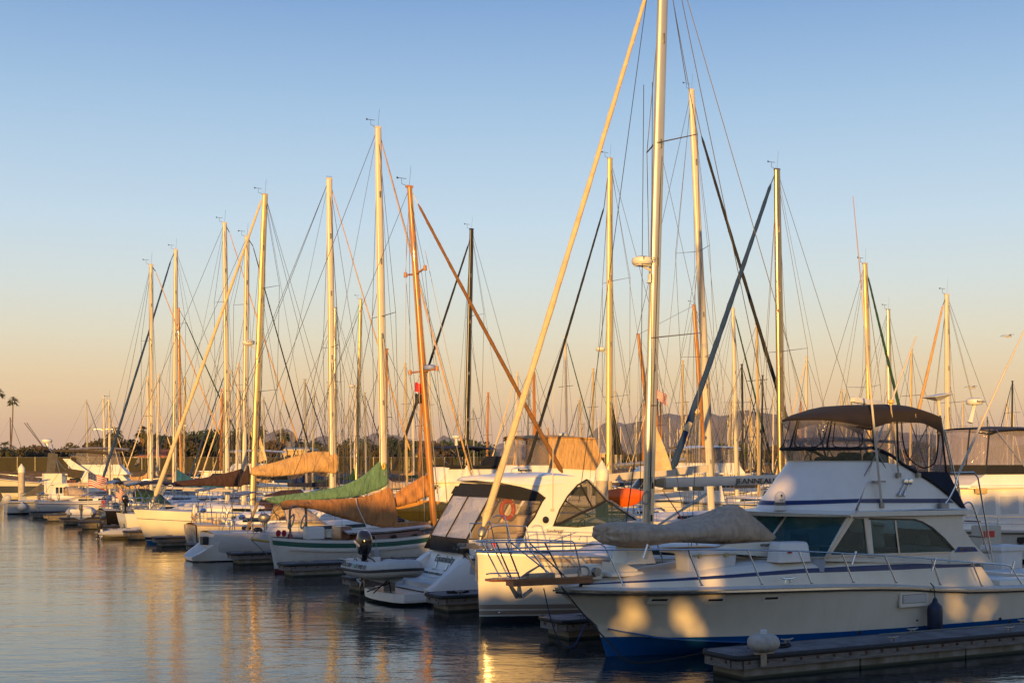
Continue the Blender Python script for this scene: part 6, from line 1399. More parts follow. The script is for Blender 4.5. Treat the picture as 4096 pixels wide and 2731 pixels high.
rows = [[Vector((x, 1.25 * w_, 1.7 + h * (1 - abs(w_) ** 3 * .8))) for w_ in [-1 + k / 6 for k in range(13)]] for x, h in ((-1.3, .35), (-.7, 1.0), (.2, 1.25), (1.3, 1.3))]
mb = MB(); mb.grid(rows); rows2 = [[p - Vector((0, 0, .02)) for p in r_] for r_ in rows]; mb.grid(rows2); DG.p('hood', mb, MAROONC); mb = MB(); mb.tube(rows[-1], .02, 6); DG.p('hoop', mb, STEEL)

# ================================================================ generic sail yachts of the far end of the row and behind the main dock
def yacht(name, label, s0, tc, L, beam, fb, hullm, out, mpx, top, bpy_, r0, mm, gen=None, genm=None, cover=None, coverm=None, sprd=(.5,), group='sailboats moored along the berths', bow=None, near=True, reverse=0, wires=True, radar=None, sw=.3, deck=True, kv=1.3, boomk=True, wr=.013):
    b = Boat(name, label, 'sailboat', s0, tc, group)
    sail_hull(b, L, beam, fb, hullm, bow_out=out, over=.4 if not reverse else -.1)
    coachroof(b, L * .28, L * .72, beam * .3, beam * .27, .42, b.sheer, GEL, wins=((.15, .45), (.55, .85)))
    if near: lifelines(b, 1.0, L - 1.0, 1.9); pushpit(b, .05, 0, b.sheer(0), w=max(.5, b.half(.6) - .1)); pushpit(b, L - .05, 0, b.sheer(L), d=-1, w=max(.5, b.half(L - .6) - .1))
    mb_ = b.q(mpx, bpy_, 0); mb_.z = min(mb_.z, fb + .4) if deck else mb_.z
    mt = b.q(*top, 0); f = (mb_.z - b.q(mpx, bpy_, 0).z)
    mast(b, mb_, mt, r0, mm, r1=r0 * .8); vane(b, mt, b.e, kv)
    t_ = spreaders(b, mb_, mt, sprd, [beam * .4] * len(sprd), mm if mm is BLACKM else DSTEEL, sweep=sw if out else -sw, r=.035)
    d = 1 if out else -1; bx = 0.1 if out else L - .1; ax = L - .2 if out else .2
    rigwires(b, mb_, mt, t_, beam * .45, fb, x=.2 * d, fore=None if gen else Vector((bx, 0, b.sheer(bx))), back=[Vector((ax, 0, b.sheer(ax)))], r=wr)
    if gen: furled(b, b.q(*gen[0], 0), b.q(*gen[1], 0), gen[2], genm); wire(b, [b.q(*gen[1], 0), mt], .03, WIRE, 'forestay')
    if boomk:
        bl = L * .36; c0 = mb_ + Vector((.15 * d, 0, 1.0)); c1 = c0 + Vector((bl * d, 0, .1)); mb = MB(); mb.tube([c0, c1], .08, 8); b.p('boom', mb, mm)
        if cover: stackpack(b, c0, c1, cover, .17, coverm, seed=int(mpx))
    if radar: p = b.q(*radar, 0); radome(b, p, .3, WHITEP, None, None, Vector((mb_.x + (mt.x - mb_.x) * (p.z - mb_.z) / (mt.z - mb_.z), 0, p.z)))
    b.mb, b.mt = mb_, mt
    return b
WHULL = hullmat('white_yacht_hull', (0.60, 0.58, 0.54), zb=((-9, .12, (.02, .06, .14)), (.16, .26, (.03, .04, .1))), rough=.22, dirt=.12)
WHULL2 = hullmat('plain_white_hull', (0.60, 0.58, 0.55), zb=((-9, .12, (.1, .02, .02)),), sb=((.14, .2, (.03, .05, .14)),), rough=.22, dirt=.14)
KHULL = hullmat('black_hull', (.008, .008, .009), zb=((-9, .06, (.15, .03, .02)), (.08, .12, (.5, .45, .36))), rough=.15, dirt=0)
BHULL = hullmat('dark_blue_hull', (.015, .03, .07), zb=((-9, .08, (.12, .02, .02)), (.1, .16, (.6, .58, .52))), rough=.18, dirt=0)
CV = [(0, .95, .1), (.12, .5, .12), (.5, .28, .14), (1, .16, .12)]
CVL = [(0, .35, .1), (.5, .25, .14), (1, .16, .12)]
Y8 = yacht('sailboat', 'white sloop with maroon boom cover, its stern beside the grey inflatable and the cream bow', .7, 62.9, 10.8, 3.5, 1.35, WHULL, False, 975, (988, 948), 2020, .14, WHITEM, ((1240, 1800), (1012, 985), .05), BLACKC, None, None, (.45, .75))
stackpack(Y8, Y8.q(1000, 1905, 0), Y8.q(690, 1938, 0), [(0, .85, .5), (.15, .55, .6), (.6, .25, .3), (1, .2, .15)], .22, MAROONC, seed=4)
Y9 = yacht('sailboat', 'black hulled sloop with white stripe and white mast, seen from its stern', .8, 69.4, 11.5, 3.4, 1.35, KHULL, False, 910, (898, 893), 2000, .14, WHITEM, ((1200, 1790), (918, 930), .05), TANC, None, None, (.4, .72), radar=None)
Y10 = yacht('sailboat', 'white sailboat with stern davits carrying a grey inflatable', 2.2, 76.2, 10.5, 3.4, 1.35, WHULL2, False, 605, (604, 1060), 2000, .12, WHITEM, ((880, 1740), (622, 1085), .05), TANC, CVL, GREYC, (.36, .68))
Y11 = yacht('sailboat', 'white sailboat with thick blue furled sail and teal boom cover, bow out', 4.6, 83.2, 12.0, 3.7, 1.5, WHULL, True, 696, (703, 1000), 2000, .14, WHITEM, ((400, 1950), (684, 1040), .10), BLUEC, [(0, 1.6, .2), (.2, 1.0, .25), (.5, .35, .2), (1, .15, .1)], TEALC, (.42, .7))
Y13 = yacht('sailboat', 'small white sailboat with sharp open transom at the far left end of the row', .9, 97.0, 9.5, 3.1, 1.2, WHULL2, False, 440, (436, 1600), 1960, .08, WHITEM, None, None, CVL, GREYC, (.5,), kv=.6)
# bimini covers over the cockpits
def bimini(b, label, x0, x1, w_, z, m, posts=True):
    e = Boat('bimini', label, 'bimini', b.s0, b.tc, 'biminis over sailboat cockpits', z0=0)
    mb = MB(); rows = [[Vector((x0 + (x1 - x0) * f, w_ * k, z + .12 * math.sin(math.pi * f) - .16 * k * k)) for k in (-1, -.6, -.2, .2, .6, 1)] for f in (0, .15, .5, .85, 1)]; mb.grid(rows); mb.grid([[p - Vector((0, 0, .09 if i in (0, 4) else .03)) for p in r_] for i, r_ in enumerate(rows)]); e.p('canopy', mb, m)
    for x in (x0 + .1, x1 - .1):
        for sgn in (-1, 1): mb = MB(); mb.tube([(x, sgn * w_ * .97, z - .15), ((x0 + x1) / 2, sgn * w_, b.sheer(1) + .1)], .02, 6); e.p('bow_tube', mb, STEEL)
    return e
bimini(Y8, 'navy bimini on steel tubes over the stern of the maroon covered sloop', 1.0, 3.2, 1.2, 3.35, NAVYC)
bimini(Y9, 'cream bimini behind the small flag over the black stern', 1.4, 3.0, 1.2, 3.3, mat('cream_canvas', (.5, .4, .26), .9))
bimini(Y10, 'dark blue bimini beside the big striped flag', 1.0, 2.6, 1.2, 3.2, NAVYC)
# davits and hanging inflatable
DH, hb_ = inflatable('inflatable_dinghy', 'grey inflatable dinghy with outboard hanging across a stern on davits', FW(1.35, 76.9, 1.05), ANG + R(90) - R(100), 2.7, 2.1, .3, HYP, HYPD, rx=0, group=None); DH.rotation_euler = (0, R(0), ANG + R(78)); DH.location = FW(.25, 73.6, 1.05)
outboard(DH, (-.05, 0, .15), .8, HYPD, tilt=0)
for y in (-1.6, -.9): mb = MB(); mb.tube(crom([(.3, y + .6, 1.4), (.1, y + .4, 2.2), (-1.0, y - .3, 2.4), (-1.7, y - .8, 2.25)], 3), .03, 7); Y10.p('davit', mb, STEEL)
DT, hb_ = inflatable('inflatable_dinghy', 'grey inflatable dinghy with black outboard lying between the white stern and the cream bow', FW(-1.15, 60.1, .34), ANG, 3.2, 1.6, .24, HYP, WHITEP, group=None); outboard(DT, (-.02, 0, .2), .8, LTR, tilt=10)
DL, hb_ = inflatable('inflatable_dinghy', 'white grey inflatable dinghy at the left edge of the photo', FW(-3.2, 98.5, .35), ANG + R(160), 3.0, 1.7, .26, HYP, HYPD, group=None)
flag(Y10, 'national_flag', 'big striped national flag with starred blue corner above the hanging inflatable', (352, 1888), 1.35, .95, RW, True, True, droop=.35)
flag(Y9, 'national_flag', 'small drooping striped flag on the black sailboat stern', (462, 1940), .6, .8, RW, True, True, droop=.9, seed=3)
mb = MB(); pf = Y10.q(352, 1880, 0); pf2 = pf.copy(); pf2.z = 1.5; mb.tube([pf2, pf + Vector((0, 0, .25))], .018, 6); Y10.p('flag_staff', mb, WHITEM)
ob8, T8 = outboard(Y8.e, (.1, -.9, 2.0), .9, mat('black_cowling', (0, 0, 0)), tilt=0)

flag(J, 'national_flag', 'small striped flag flying just right of the near silver mast', (2618, 1552), .5, .32, RW, True, False, droop=.5)

# ---- gear on the sterns of the row
def gear(b, x, z, k, label_hood, hm):
    """cockpit clutter of a stern-out yacht: wheel, grill, ladder, outboard on its bracket, solar panel, hood"""
    w_ = b.half(x + .6) - .15
    mb = MB(); mb.torus((x + 1.5, 0, z + .55), .42, .022, (1, 0, .15), 22, 6); mb.tube([(x + 1.62, 0, z - .1), (x + 1.58, 0, z + .6)], .07, 8); b.p('steering_wheel', mb, STEEL)
    mb = MB(); mb.lathe([(.02, -.12), (.16, -.06), (.18, .04), (.1, .14), (0, .16)], (x + .15, -w_ * .6, z + .72), 14); b.p('grill', mb, STEEL)
    for y in (.1, .45): mb = MB(); mb.tube([(x - .12, y, .15), (x - .02, y, z + .45), (x + .15, y, z + .5)], .02, 6); b.p('boarding_ladder', mb, STEEL)
    if k % 2 == 0: outboard(b.e, (x + .05, w_ * .55, z + .35), .55, LTR if k % 4 else HYPD, tilt=0)
    mb = MB(); mb.plate([(x + .1, -w_ * .7, z + 1.75), (x + .8, -w_ * .7, z + 1.9), (x + .8, w_ * .7, z + 1.9), (x + .1, w_ * .7, z + 1.75)], (0, 0, .04)); b.p('solar_panel', mb, NAVY, smooth=False)
    for s_ in (-1, 1): mb = MB(); mb.tube(crom([(x + .5, s_ * w_, z), (x + .35, s_ * w_, z + 1.5), (x + .45, s_ * w_ * .7, z + 1.82)], 3), .022, 6); b.p('arch_tube', mb, STEEL)
    mb = MB(); mb.torus((x + .1, w_ * .75, z + .4), .2, .055, (1, .2, 0), 18, 6, sy=1.3); b.p('horseshoe_buoy', mb, (WHITEP, MUST, RED)[k % 3])
    for y, zz in ((-.3, .3), (.3, .35)): mb = MB(); mb.blob((x + .9, y * w_ * 2, z + zz * .4), (.25, .18, .14)); b.p('cushion', mb, (NAVYC, GREYC, BLUEC)[k % 3])
    if label_hood:
        e = Boat('spray_hood', label_hood, 'spray hood', b.s0 + x + 3.2, b.tc, z0=0); ww = b.half(x + 3) * .72
        rows = [[Vector((xx, ww * a, z + .3 + h * (1 - abs(a) ** 3 * .8))) for a in [-1 + i / 6 for i in range(13)]] for xx, h in ((1.0, .15), (.5, .7), (-.2, .95), (-1.0, 1.0))]
        mb = MB(); mb.grid(rows); mb.grid([[p - Vector((0, 0, .03)) for p in r_] for r_ in rows]); e.p('hood', mb, hm); mb = MB(); mb.tube(rows[-1], .02, 6); e.p('hoop', mb, STEEL)
gear(P6, .3, 1.36, 1, None, None); gear(G, 1.3, 1.3, 3, 'grey spray hood on the scoop sterned sloop under the green cover', GREYC)
gear(Y8, .25, 1.42, 0, None, NAVYC); gear(Y9, .25, 1.42, 5, 'dark green spray hood on the black sloop', DGREENC); gear(Y10, .25, 1.42, 2, 'dark blue spray hood on the sailboat with davits', NAVYC); gear(Y13, .25, 1.25, 4, 'grey spray hood on the small sloop at far left', GREYC)
# fenders hanging along the near sides
fm = [mat('navy_fender', (0, 0, 0)), mat('chalky_plastic', (0, 0, 0)), mat('grey_fender', (.3, .3, .3), .6)]
for k, (b, x, lab) in enumerate(((G, 5.0, 'fender hanging amidships on the scoop sterned sloop'), (P6, 3.6, 'fender hanging on the cream hull with pitted transom'), (S7, 3.4, 'fender hanging near the tall cream bow'), (Y8, 2.6, 'fender hanging on the maroon covered sloop'), (Y9, 2.4, 'fender hanging on the black hull'), (W, 4.1, 'chalky fender hanging on the planked white hull'), (Y11, 3.4, 'fender hanging on the bow out sailboat with blue furled sail'))):
    half, sh = (wh, ws_) if b is W else (b.half, b.sheer); zz = sh(x); mb = MB(); mb.lathe([(.02, .36), (.05, .32), (.12, .22), (.13, -.2), (.1, -.3), (.02, -.33)], n=12); mb.tube([(0, 0, .34), (0, .1, zz - .55 + .1)], .012, 5); solo('fender', lab, 'fender', mb, fm[k % 3], FW(b.s0 + x, b.tc - half(x) - .15, .62), ANG, group='fenders hanging on the sailboats')
# ================================================================ second row, behind the main dock
S2 = 'sailboats behind the main dock'
def y2(label, px, L, beam, hullm, out, top, base, r0, mm, gen=None, genm=None, cover=None, coverm=None, s0=21.2, **k):
    s = s0 + L * (.42 if out else .58); t, _ = Ts(px, s)
    return yacht('sailboat', label, s0, t, L, beam, 1.35, hullm, out, px, top, base, r0, mm, gen, genm, cover, coverm, group=S2, near=k.pop('near', False), wr=.016, **k)
Y2a = y2('sailboat with black mast and black furled sail behind the wooden mast', 1862, 12.5, 3.7, WHULL2, True, (1886, 918), 1900, .15, BLACKM, ((1575, 1880), (1875, 975), .11), BLACKC, CV, BLACKC, sprd=(.3, .68))
Y2b = y2('sailboat with golden mast carrying a radar dome, black furled sail', 2436, 13, 3.9, WHULL, True, (2440, 636), 1950, .17, GOLDM, ((2110, 1860), (2416, 830), .09), BLACKC, None, None, sprd=(.32, .65), radar=(2402, 1402))
a, c = Y2b.q(2460, 1862, 0), Y2b.q(2740, 1838, 0); mb = MB(); mb.tube([a, c], .13, 8); Y2b.p('boom', mb, ALU)
Y2c = y2('tall white sailboat with white boom and black furled sail, right of the near silver mast', 2846, 14, 4.1, WHULL2, False, (2766, 362), 1900, .18, WHITEM, ((3200, 1850), (2806, 545), .12), BLACKC, None, None, sprd=(.37, .62), boomk=False, near=True)
a, c = Y2c.q(2835, 1872, 0), Y2c.q(2408, 1912, 0); mb = MB(); mb.loft([[p + Vector((0, y, z)) for y, z in ((-.1, -.2), (.1, -.2), (.12, .2), (-.12, .2))] for p in (a, c)]); Y2c.p('boom', mb, WHITEM)
Y2d = y2('sailboat with shiny bronze mast and thick blue furled sail left of the dark bimini', 3128, 13, 3.9, WHULL, True, (3108, 680), 1900, .17, mat('bronze_mast', (.42, .30, .17), .25, .9, var=.25, stretch=(4, 4, .3)), ((2690, 1875), (3084, 735), .15), BLUEC, CV, BLUEC, sprd=(.48,), boomk=False)
for f in (.28, .3, .34): pass
p = [Y2d.q(*q_, -.02) for q_ in ((2742, 1725), (2758, 1690), (2778, 1655), (2790, 1640))]; mb = MB(); mb.tube(p[:2], .165, 9); mb.tube(p[2:], .16, 9); Y2d.p('white_band', mb, CREAMS)
Y2e = y2('sailboat with slim golden mast and small radar left of the tall lavender mast', 1425, 11, 3.4, WHULL2, False, (1443, 1198), 1880, .13, GOLDM, None, None, [(0, 1.6, .1), (.12, .7, .1), (.5, .3, .14), (1, .16, .12)], DGREENC, sprd=(.5,), radar=(1407, 1548))
Y2f = y2('wooden masted sailboat with dark green furled sail at the left', 724, 11, 3.3, BHULL, False, (714, 1233), 1880, .15, SPAR, ((960, 1765), (743, 1285), .10), DGREENC, CVL, NAVYC, sprd=(.6,), radar=(742, 1705))
Y2g = y2('sailboat with thin bare mast directly behind the tan covered boom', 1341, 10, 3.2, BHULL, True, (1341, 1232), 1850, .11, ALU, None, None, CVL, BLUEC, sprd=(.6,))
Y2h = y2('two masted wooden schooner with leaning varnished masts', 2830, 15, 4.2, BHULL, True, (2776, 1222), 1800, .18, SPAR, None, None, CVL, TANC, sprd=(.5,), s0=46)
a, c = Y2h.q(2610, 1800, 0), Y2h.q(2553, 1338, 0); mast(Y2h, a, c, .15, SPAR); wire(Y2h, [c, Y2h.mt], .014); rigwires(Y2h, a, c, [], 1.8, 1.4, r=.012, back=[Vector((1, 0, 1.6))])
Y2i = y2('sailboat with cream mast and thin dark furled sail slanting right', 2948, 11.5, 3.5, WHULL, False, (2932, 1234), 1800, .15, WHITEM, ((3080, 1820), (2942, 1270), .09), DGREENC, CV, BLUEC, s0=46)
Y2j = y2('sailboat with golden mast behind the white whip aerial on the right', 3488, 11.5, 3.6, WHULL, False, (3460, 1057), 1800, .14, GOLDM, ((3600, 1640), (3472, 1108), .09), DGREENC, CV, GREYC, s0=33)
Y2k = y2('sailboat with dull grey mast behind the dark bimini', 3562, 11, 3.5, WHULL2, False, (3553, 1240), 1800, .15, ALU, None, None, CV, NAVYC, s0=46)
Y2l = y2('sailboat with white mast and tan furled sail left of the flat satellite dish', 3793, 12, 3.7, WHULL, True, (3787, 1180), 1800, .15, WHITEM, ((3665, 1680), (3772, 1220), .10), TANC, CV, GREYC, s0=38)
def tri_sail(b, name, px, m, dt=.05):
    P = [b.q(x, y, dt) for x, y in px]; rows = []
    for j in range(8):
        v_ = j / 7; a = P[0].lerp(P[1], v_); c = P[0].lerp(P[2], v_); rows.append([a.lerp(c, i / 6) + Vector((0, .12 * math.sin(i * .5) * v_ + .03 * math.sin(i * 2 + j), 0)) for i in range(7)])
    mb = MB(); mb.grid(rows); mb.grid([[p + Vector((0, .015, 0)) for p in r_] for r_ in rows]); b.p(name, mb, m)
tri_sail(Y2d, 'steadying_sail', ((2612, 1660), (2605, 1885), (2690, 1878)), CREAMS)
tri_sail(Y2b, 'mizzen_cover', ((2448, 1600), (2444, 1818), (2492, 1818)), BLACKC)
tri_sail(Y2e, 'hoisted_cloth', ((1040, 1740), (1032, 1850), (1068, 1838)), CREAMS)
K2 = Boat('kayak', 'orange kayak stowed on deck right of the cone capped piling', 'kayak', Y2c.s0 + Y2c.q(2490, 1990, -2.2).x, Y2c.tc - 2.25, 'kayaks stowed on deck', z0=0)
a, c = K2.q(2395, 1990, 0), K2.q(2585, 1990, 0); kayak(K2, a.x, c.x, a.z, ORANGE, .52, .34); mb = MB(); mb.box((a.x * .6 + c.x * .4, .1, a.z - 1.1), (.06, .06, 1.4)); mb.box((a.x * .3 + c.x * .7, .1, a.z - 1.1), (.06, .06, 1.4)); 
for f in (.3, .75): mb = MB(); mb.box((a.x + (c.x - a.x) * f, .12, (a.z - .3) / 2 + .65), (.05, .05, a.z - 1.6)); K2.p('rack_post', mb, STEEL)

# motor yachts
def cruiser(name, label, s0, tc, L, beam, fb, hullm, out=True, house=(2.5, 9, 1.5), fly=(3, 7.5, .9), canvas=None, top=None, wm=None, bowfb=None, cat='motor yacht', rails=True, sgl=GEL, band=None, hs=.45, flean=None, railto=.52):
    b = Boat(name, label, cat, s0, tc, 'motor yachts'); d = out
    fr = lambda u: u if out else 1 - u
    half = lambda x: max(.03, beam / 2 * sm([(0, 0), (.08, .3), (.2, .66), (.38, .93), (.55, 1), (1, .93)], fr(x / L)))
    bf = bowfb or fb * 1.35
    sheer = lambda x: sm([(0, bf), (.35, fb * 1.15), (.7, fb), (1, fb * .95)], fr(x / L))
    ex = lambda f, x: x + (1 if out else -1) * max(0, 1 - fr(x / L) / .25) * (1 - f) * L * .1
    xs = [u * L for u in ([0, .01, .03, .06] + [i / 16 for i in range(2, 17)])]
    hm = hull_mb(xs, half, sheer, None, endx=ex, chine=lambda x: (half(x) * .86, lerp([(0, .7), (.3, .25), (1, .05)], fr(x / L))), flare=1.3, nv=8, zk=-.3); b.p('hull', hm, [hullm, DECKW])
    mb = MB(); strip([(x, -half(x) - .012, sheer(x) - .12) for x in xs], .03, .03, mb); b.p('rub_rail', mb, LTR)
    X = (lambda x: x) if out else (lambda x: L - x)
    w_ = beam / 2 - .5
    def box_house(x0, x1, z0, h, w0, w1, lean0, lean1, m, nm, par=None, n=7):
        rings = []
        for f in (0, .5, 1):
            z = z0 + h * f; xa, xb = x0 + lean0 * f, x1 - lean1 * f; ww = w0 + (w1 - w0) * f; ring = []
            for k in range(n): a = -1 + 2 * k / (n - 1); ring.append(Vector((X(xa - .7 * (1 - a * a) * min(1, h)), ww * a, z)))
            ring += [Vector((X(xb), ww, z)), Vector((X(xb), -ww, z))]; rings.append(ring)
        mb = MB(); mb.loft(rings); return b.p(nm, mb, m, par), rings
    z0 = sheer(X((house[0] + house[1]) / 2)) - .1
    ho, _ = box_house(house[0], house[1], z0, house[2], w_, w_ * .92, house[2] * .9, house[2] * .2, sgl, 'house')
    wm = wm or GLASS; hx0, hx1, hh = house
    n = 4
    for k in range(n):
        f0, f1 = (k + .12) / n, (k + .9) / n
        for sgn in (-1, 1):
            P = []
            for f, z in ((f0, .42), (f1, .42), (f1, .82), (f0, .82)):
                xa = hx0 + hh * .9 * .6 + .25; xb = hx1 - .35; P.append(Vector((X(xa + (xb - xa) * f + (z - .42) * hh * (.7 if k == 0 and f == f0 else 0)), sgn * (w_ * (1 - .08 * z) + .006), z0 + hh * z)))
            mb = MB(); mb.plate(P, (0, -.012 * sgn, 0)); b.p('window', mb, wm, ho, smooth=False)
    mb = MB(); rows = []
    for z in (.4, .86): rows.append([Vector((X(hx0 + hh * .9 * z - .7 * (1 - a * a) * min(1, hh) - .015), w_ * (1 - .08 * z) * a * .96, z0 + hh * z)) for a in [-1 + k / 4 for k in range(9)]])
    mb.grid(rows); b.p('windscreen', mb, wm, ho)
    zt = z0 + hh
    mb = MB(); out_ = [Vector((X(hx0 + hh * .9 - 1.0 * (1 - a * a) - .35), (w_ + .1) * a, zt)) for a in [-1 + k / 6 for k in range(13)]] + [Vector((X(hx1 + .5), w_ + .1, zt)), Vector((X(hx1 + .5), -w_ - .1, zt))]; mb.plate(out_, (0, 0, .1)); b.p('roof', mb, sgl, ho, smooth=False)
    if band: mb = MB(); [mb.plate([Vector((X(hx0 + hh * .5), s_ * (w_ * .955 + .03), z0 + hh * .38)), Vector((X(hx1), s_ * (w_ * .955 + .03), z0 + hh * .38)), Vector((X(hx1), s_ * (w_ * .955), z0 + hh * .9)), Vector((X(hx0 + hh), s_ * (w_ * .955), z0 + hh * .9))], (0, .01 * s_, 0)) for s_ in (-1,)]; b.p('window_band', mb, band, ho, smooth=False)
    if fly:
        fo, _ = box_house(fly[0], fly[1], zt + .1, fly[2], w_ * .9, w_ * .84, flean or fly[2] * .9, -.1, sgl, 'flybridge'); zf = zt + .1 + fly[2]
        if canvas:
            cm, ch, vin = canvas; fx0 = fly[0] + (flean or fly[2] * .9)
            ring = lambda dx, ww, z: [Vector((X(fx0 + dx - .6 * (1 - a * a)), ww * a, z)) for a in [-1 + k / 6 for k in range(13)]]
            r0 = ring(0, w_ * .83, zf); r1 = ring(.35, w_ * .78, zf + ch)
            mb = MB(); mb.grid([r0, r1]); mb.grid([[r0[0], Vector((X(fly[1] - .2), r0[0].y, zf - .1))], [r1[0], Vector((X(fly[1] - .1), r1[0].y, zf + ch - .08))]]); mb.grid([[r0[-1], Vector((X(fly[1] - .2), r0[-1].y, zf - .1))], [r1[-1], Vector((X(fly[1] - .1), r1[-1].y, zf + ch - .08))]]); b.p('side_curtain', mb, vin)
            for i in (0, 3, 9, 12): mb = MB(); mb.tube([r0[i], r1[i]], .04, 6); b.p('curtain_seam', mb, cm)
            mb = MB(); mb.tube(r0, .05, 6); b.p('curtain_hem', mb, cm)
        if top:
            tm, tz, tx0, tx1 = top; rows = [[Vector((X(tx0 + (tx1 - tx0) * f - (.5 * (1 - a * a) if f < .3 else 0)), (w_ * .9) * a, zf + tz + .14 * math.sin(math.pi * min(1, f * 1.1)) - .16 * a * a)) for a in [-1 + k / 4 for k in range(9)]] for f in (0, .1, .3, .6, .9, 1)]
            mb = MB(); mb.grid(rows); mb.grid([[p - Vector((0, 0, .16 if i in (0, 5) else .05)) for p in r_] for i, r_ in enumerate(rows)]); b.p('bimini_top', mb, tm)
            for xx in (tx0 + .4, tx1 - .4):
                for s_ in (-1, 1): mb = MB(); mb.tube([(X(xx), s_ * w_ * .85, zf + tz - .1), (X((tx0 + tx1) / 2), s_ * w_ * .86, zf - .2)], .025, 6); b.p('frame_tube', mb, STEEL)
    if rails:
        n = 7; xr = [L * .02 + L * (railto - .02) * k / n for k in range(n + 1)]
        for sgn in (-1, 1):
            pts = [Vector((X(x), sgn * max(.05, half(X(x)) - .12), sheer(X(x)) + .62)) for x in xr]; mb = MB(); mb.tube(pts, .02, 6); mb.tube([p - Vector((0, 0, .31)) for p in pts], .012, 5); b.p('bow_rail', mb, STEEL)
            for p in pts[::2]: mb = MB(); mb.tube([p, p - Vector((0, 0, .64))], .018, 6); b.p('stanchion', mb, STEEL)
    b.zt = zt; b.X = X; return b
MH = hullmat('white_motor_hull', (0.60, 0.58, 0.53), zb=((-9, .12, (.02, .03, .08)),), rough=.2, dirt=.1)
GH_ = hullmat('grey_motor_hull', (0.55, 0.50, 0.42), zb=((.9, 1.75, (.045, .05, .055)), (-9, .1, (.02, .02, .02))), rough=.2, dirt=.1)
BLKG = glassmat('black_glass', (.006, .006, .008), .02)
AX = Qt(3868, 1945, 22.3 - 1.72)[0] - 22 + .1
A_ = cruiser('motor_yacht', 'white motor yacht with oval porthole behind the ladder at the right edge', 22, 22.3, 16, 4.8, 1.45, MH, True, (6.2, 14, 2.05), (AX, 14, .55), (NAVYC, 2.05, glassmat('lavender_vinyl', (.36, .32, .38), .5, .1, .8)), (NAVYC, 2.12, AX + 1.5, 14.5), flean=1.25, bowfb=2.2, railto=.92, wm=mat('white_window_cover', (.62, .6, .57), .8, var=.1))
zf = A_.zt + .65
for dz, hw, m_ in ((.0, .42, BLACKC),): mb = MB(); rg = lambda z, o_: [Vector((AX + 1.25 - .62 * (1 - a * a) - o_, 1.60 * a, z)) for a in [-1 + k / 6 for k in range(13)]]; mb.grid([rg(zf - .02, .03), rg(zf + .42, -.08)]); mb.plate([(AX + 1.22, -1.63, zf - .02), (14, -1.6, zf - .02), (14, -1.58, zf + .42), (AX + 1.33, -1.6, zf + .42)], (0, .02, 0)); A_.p('wind_dodger', mb, m_)
mb = MB(); strip([Vector((AX - 1.0 * (1 - a * a) - .15, 1.95 * a, A_.zt + .1)) for a in [-1 + k / 8 for k in range(17)]] + [Vector((14.4, 1.95, A_.zt + .1))], .05, .05, mb); mb.tube([(AX - .1, -1.95, A_.zt + .1), (14.4, -1.95, A_.zt + .1)], .05, 6); A_.p('brow_moulding', mb, GEL)
p = A_.q(3925, 1962, -2.0); mb = MB(); mb.rbox(p, (.5, .3, .25), .04); A_.p('flood_light', mb, mat('amber_plastic', (0, 0, 0)))
mb = MB(); mb.rbox((6.0, -.1, 1.95), (6.6, 3.3, .8), .3); mb.rbox((6.2, -.1, 1.75), (7.4, 3.7, .45), .2); A_.p('trunk_cabin', mb, GEL)
p = A_.q(4088, 2152, -2.32); mb = MB(); mb.lathe([(.28, 0), (.28, .02)], p + Vector((0, .04, 0)), 18, axis=(0, -1, 0)); A_.p('porthole', mb, DARK)
Cf = cruiser('motor_yacht', 'white flybridge boat with brown bimini behind the navy canvas skirt', 22.5, 29.8, 14, 4.5, 1.7, MH, True, (4, 11, 1.7), (4.5, 10, .9), (BLACKC, 1.3, VINYL), (CHOC, 1.4, 4.9, 10.6))
q_ = Cf.q(3860, 1866, -1.62); text(Cf, 'CENTERFOLD', Vector((q_.x, -1.62, q_.z)), .28, LTR, Cf.e, off=.02)
# small radar pole with dome
def radarpole(b, px, top, base, dt, r=.32, txt=None):
    a, c = b.q(*base, dt), b.q(*top, dt); mb = MB(); mb.tube([a, c], [.13, .09], 8); o = b.p('radar_pole', mb, WHITEP); ro = radome(b, c, r); 
    if txt: text(b, txt, c + Vector((.0, -r, .14)), .13, LTR, ro)
radarpole(A_, 3895, (3898, 1618), (3880, 1690), 0, .4, 'Raymarine')
TR = cruiser('trawler_yacht', 'white trawler yacht with navy bimini behind the wooden mast', 21, 64.5, 13, 4.4, 1.75, MH, True, (1.6, 9.5, 1.35), (2.0, 6.5, 1.0), None, (NAVYC, 1.45, 2.4, 6.6), bowfb=2.5)
mb = MB(); mb.tube([Vector((2.9 - .6 * (1 - a * a), 1.45 * a, TR.zt + 1.12)) for a in [-1 + k / 6 for k in range(13)]] + [Vector((6.5, 1.45, TR.zt + 1.1))], .13, 6, flat=(1, .3)); mb.plate([(2.7, -1.5, TR.zt + .95), (6.5, -1.48, TR.zt + .95), (6.5, -1.46, TR.zt + 1.2), (2.9, -1.46, TR.zt + 1.2)], (0, .02, 0)); TR.p('dodger', mb, BLACKC)
mb = MB(); mb.plate([(6.5, -1.55, TR.zt + 1.1), (8.8, -1.5, .9), (9.6, -1.5, .9), (9.6, -1.5, 2.0), (7.2, -1.5, TR.zt + 1.9)], (0, 2.9, 0)); TR.p('canvas_cover', mb, BLACKC, smooth=False)
radarpole(TR, 0, (1824, 1752), (1826, 1790), 0, .3)
TC = cruiser('motor_yacht', 'flybridge yacht with tan canvas enclosure behind the motor cruiser hardtop', 21.2, 54.5, 13.5, 4.6, 1.7, MH, True, (1.8, 10, 1.5), (2.2, 9.2, 1.05), (TANC, 1.85, VINYL), (TANC, 1.9, 3.2, 8.8), bowfb=2.4)
zf = TC.zt + 1.15
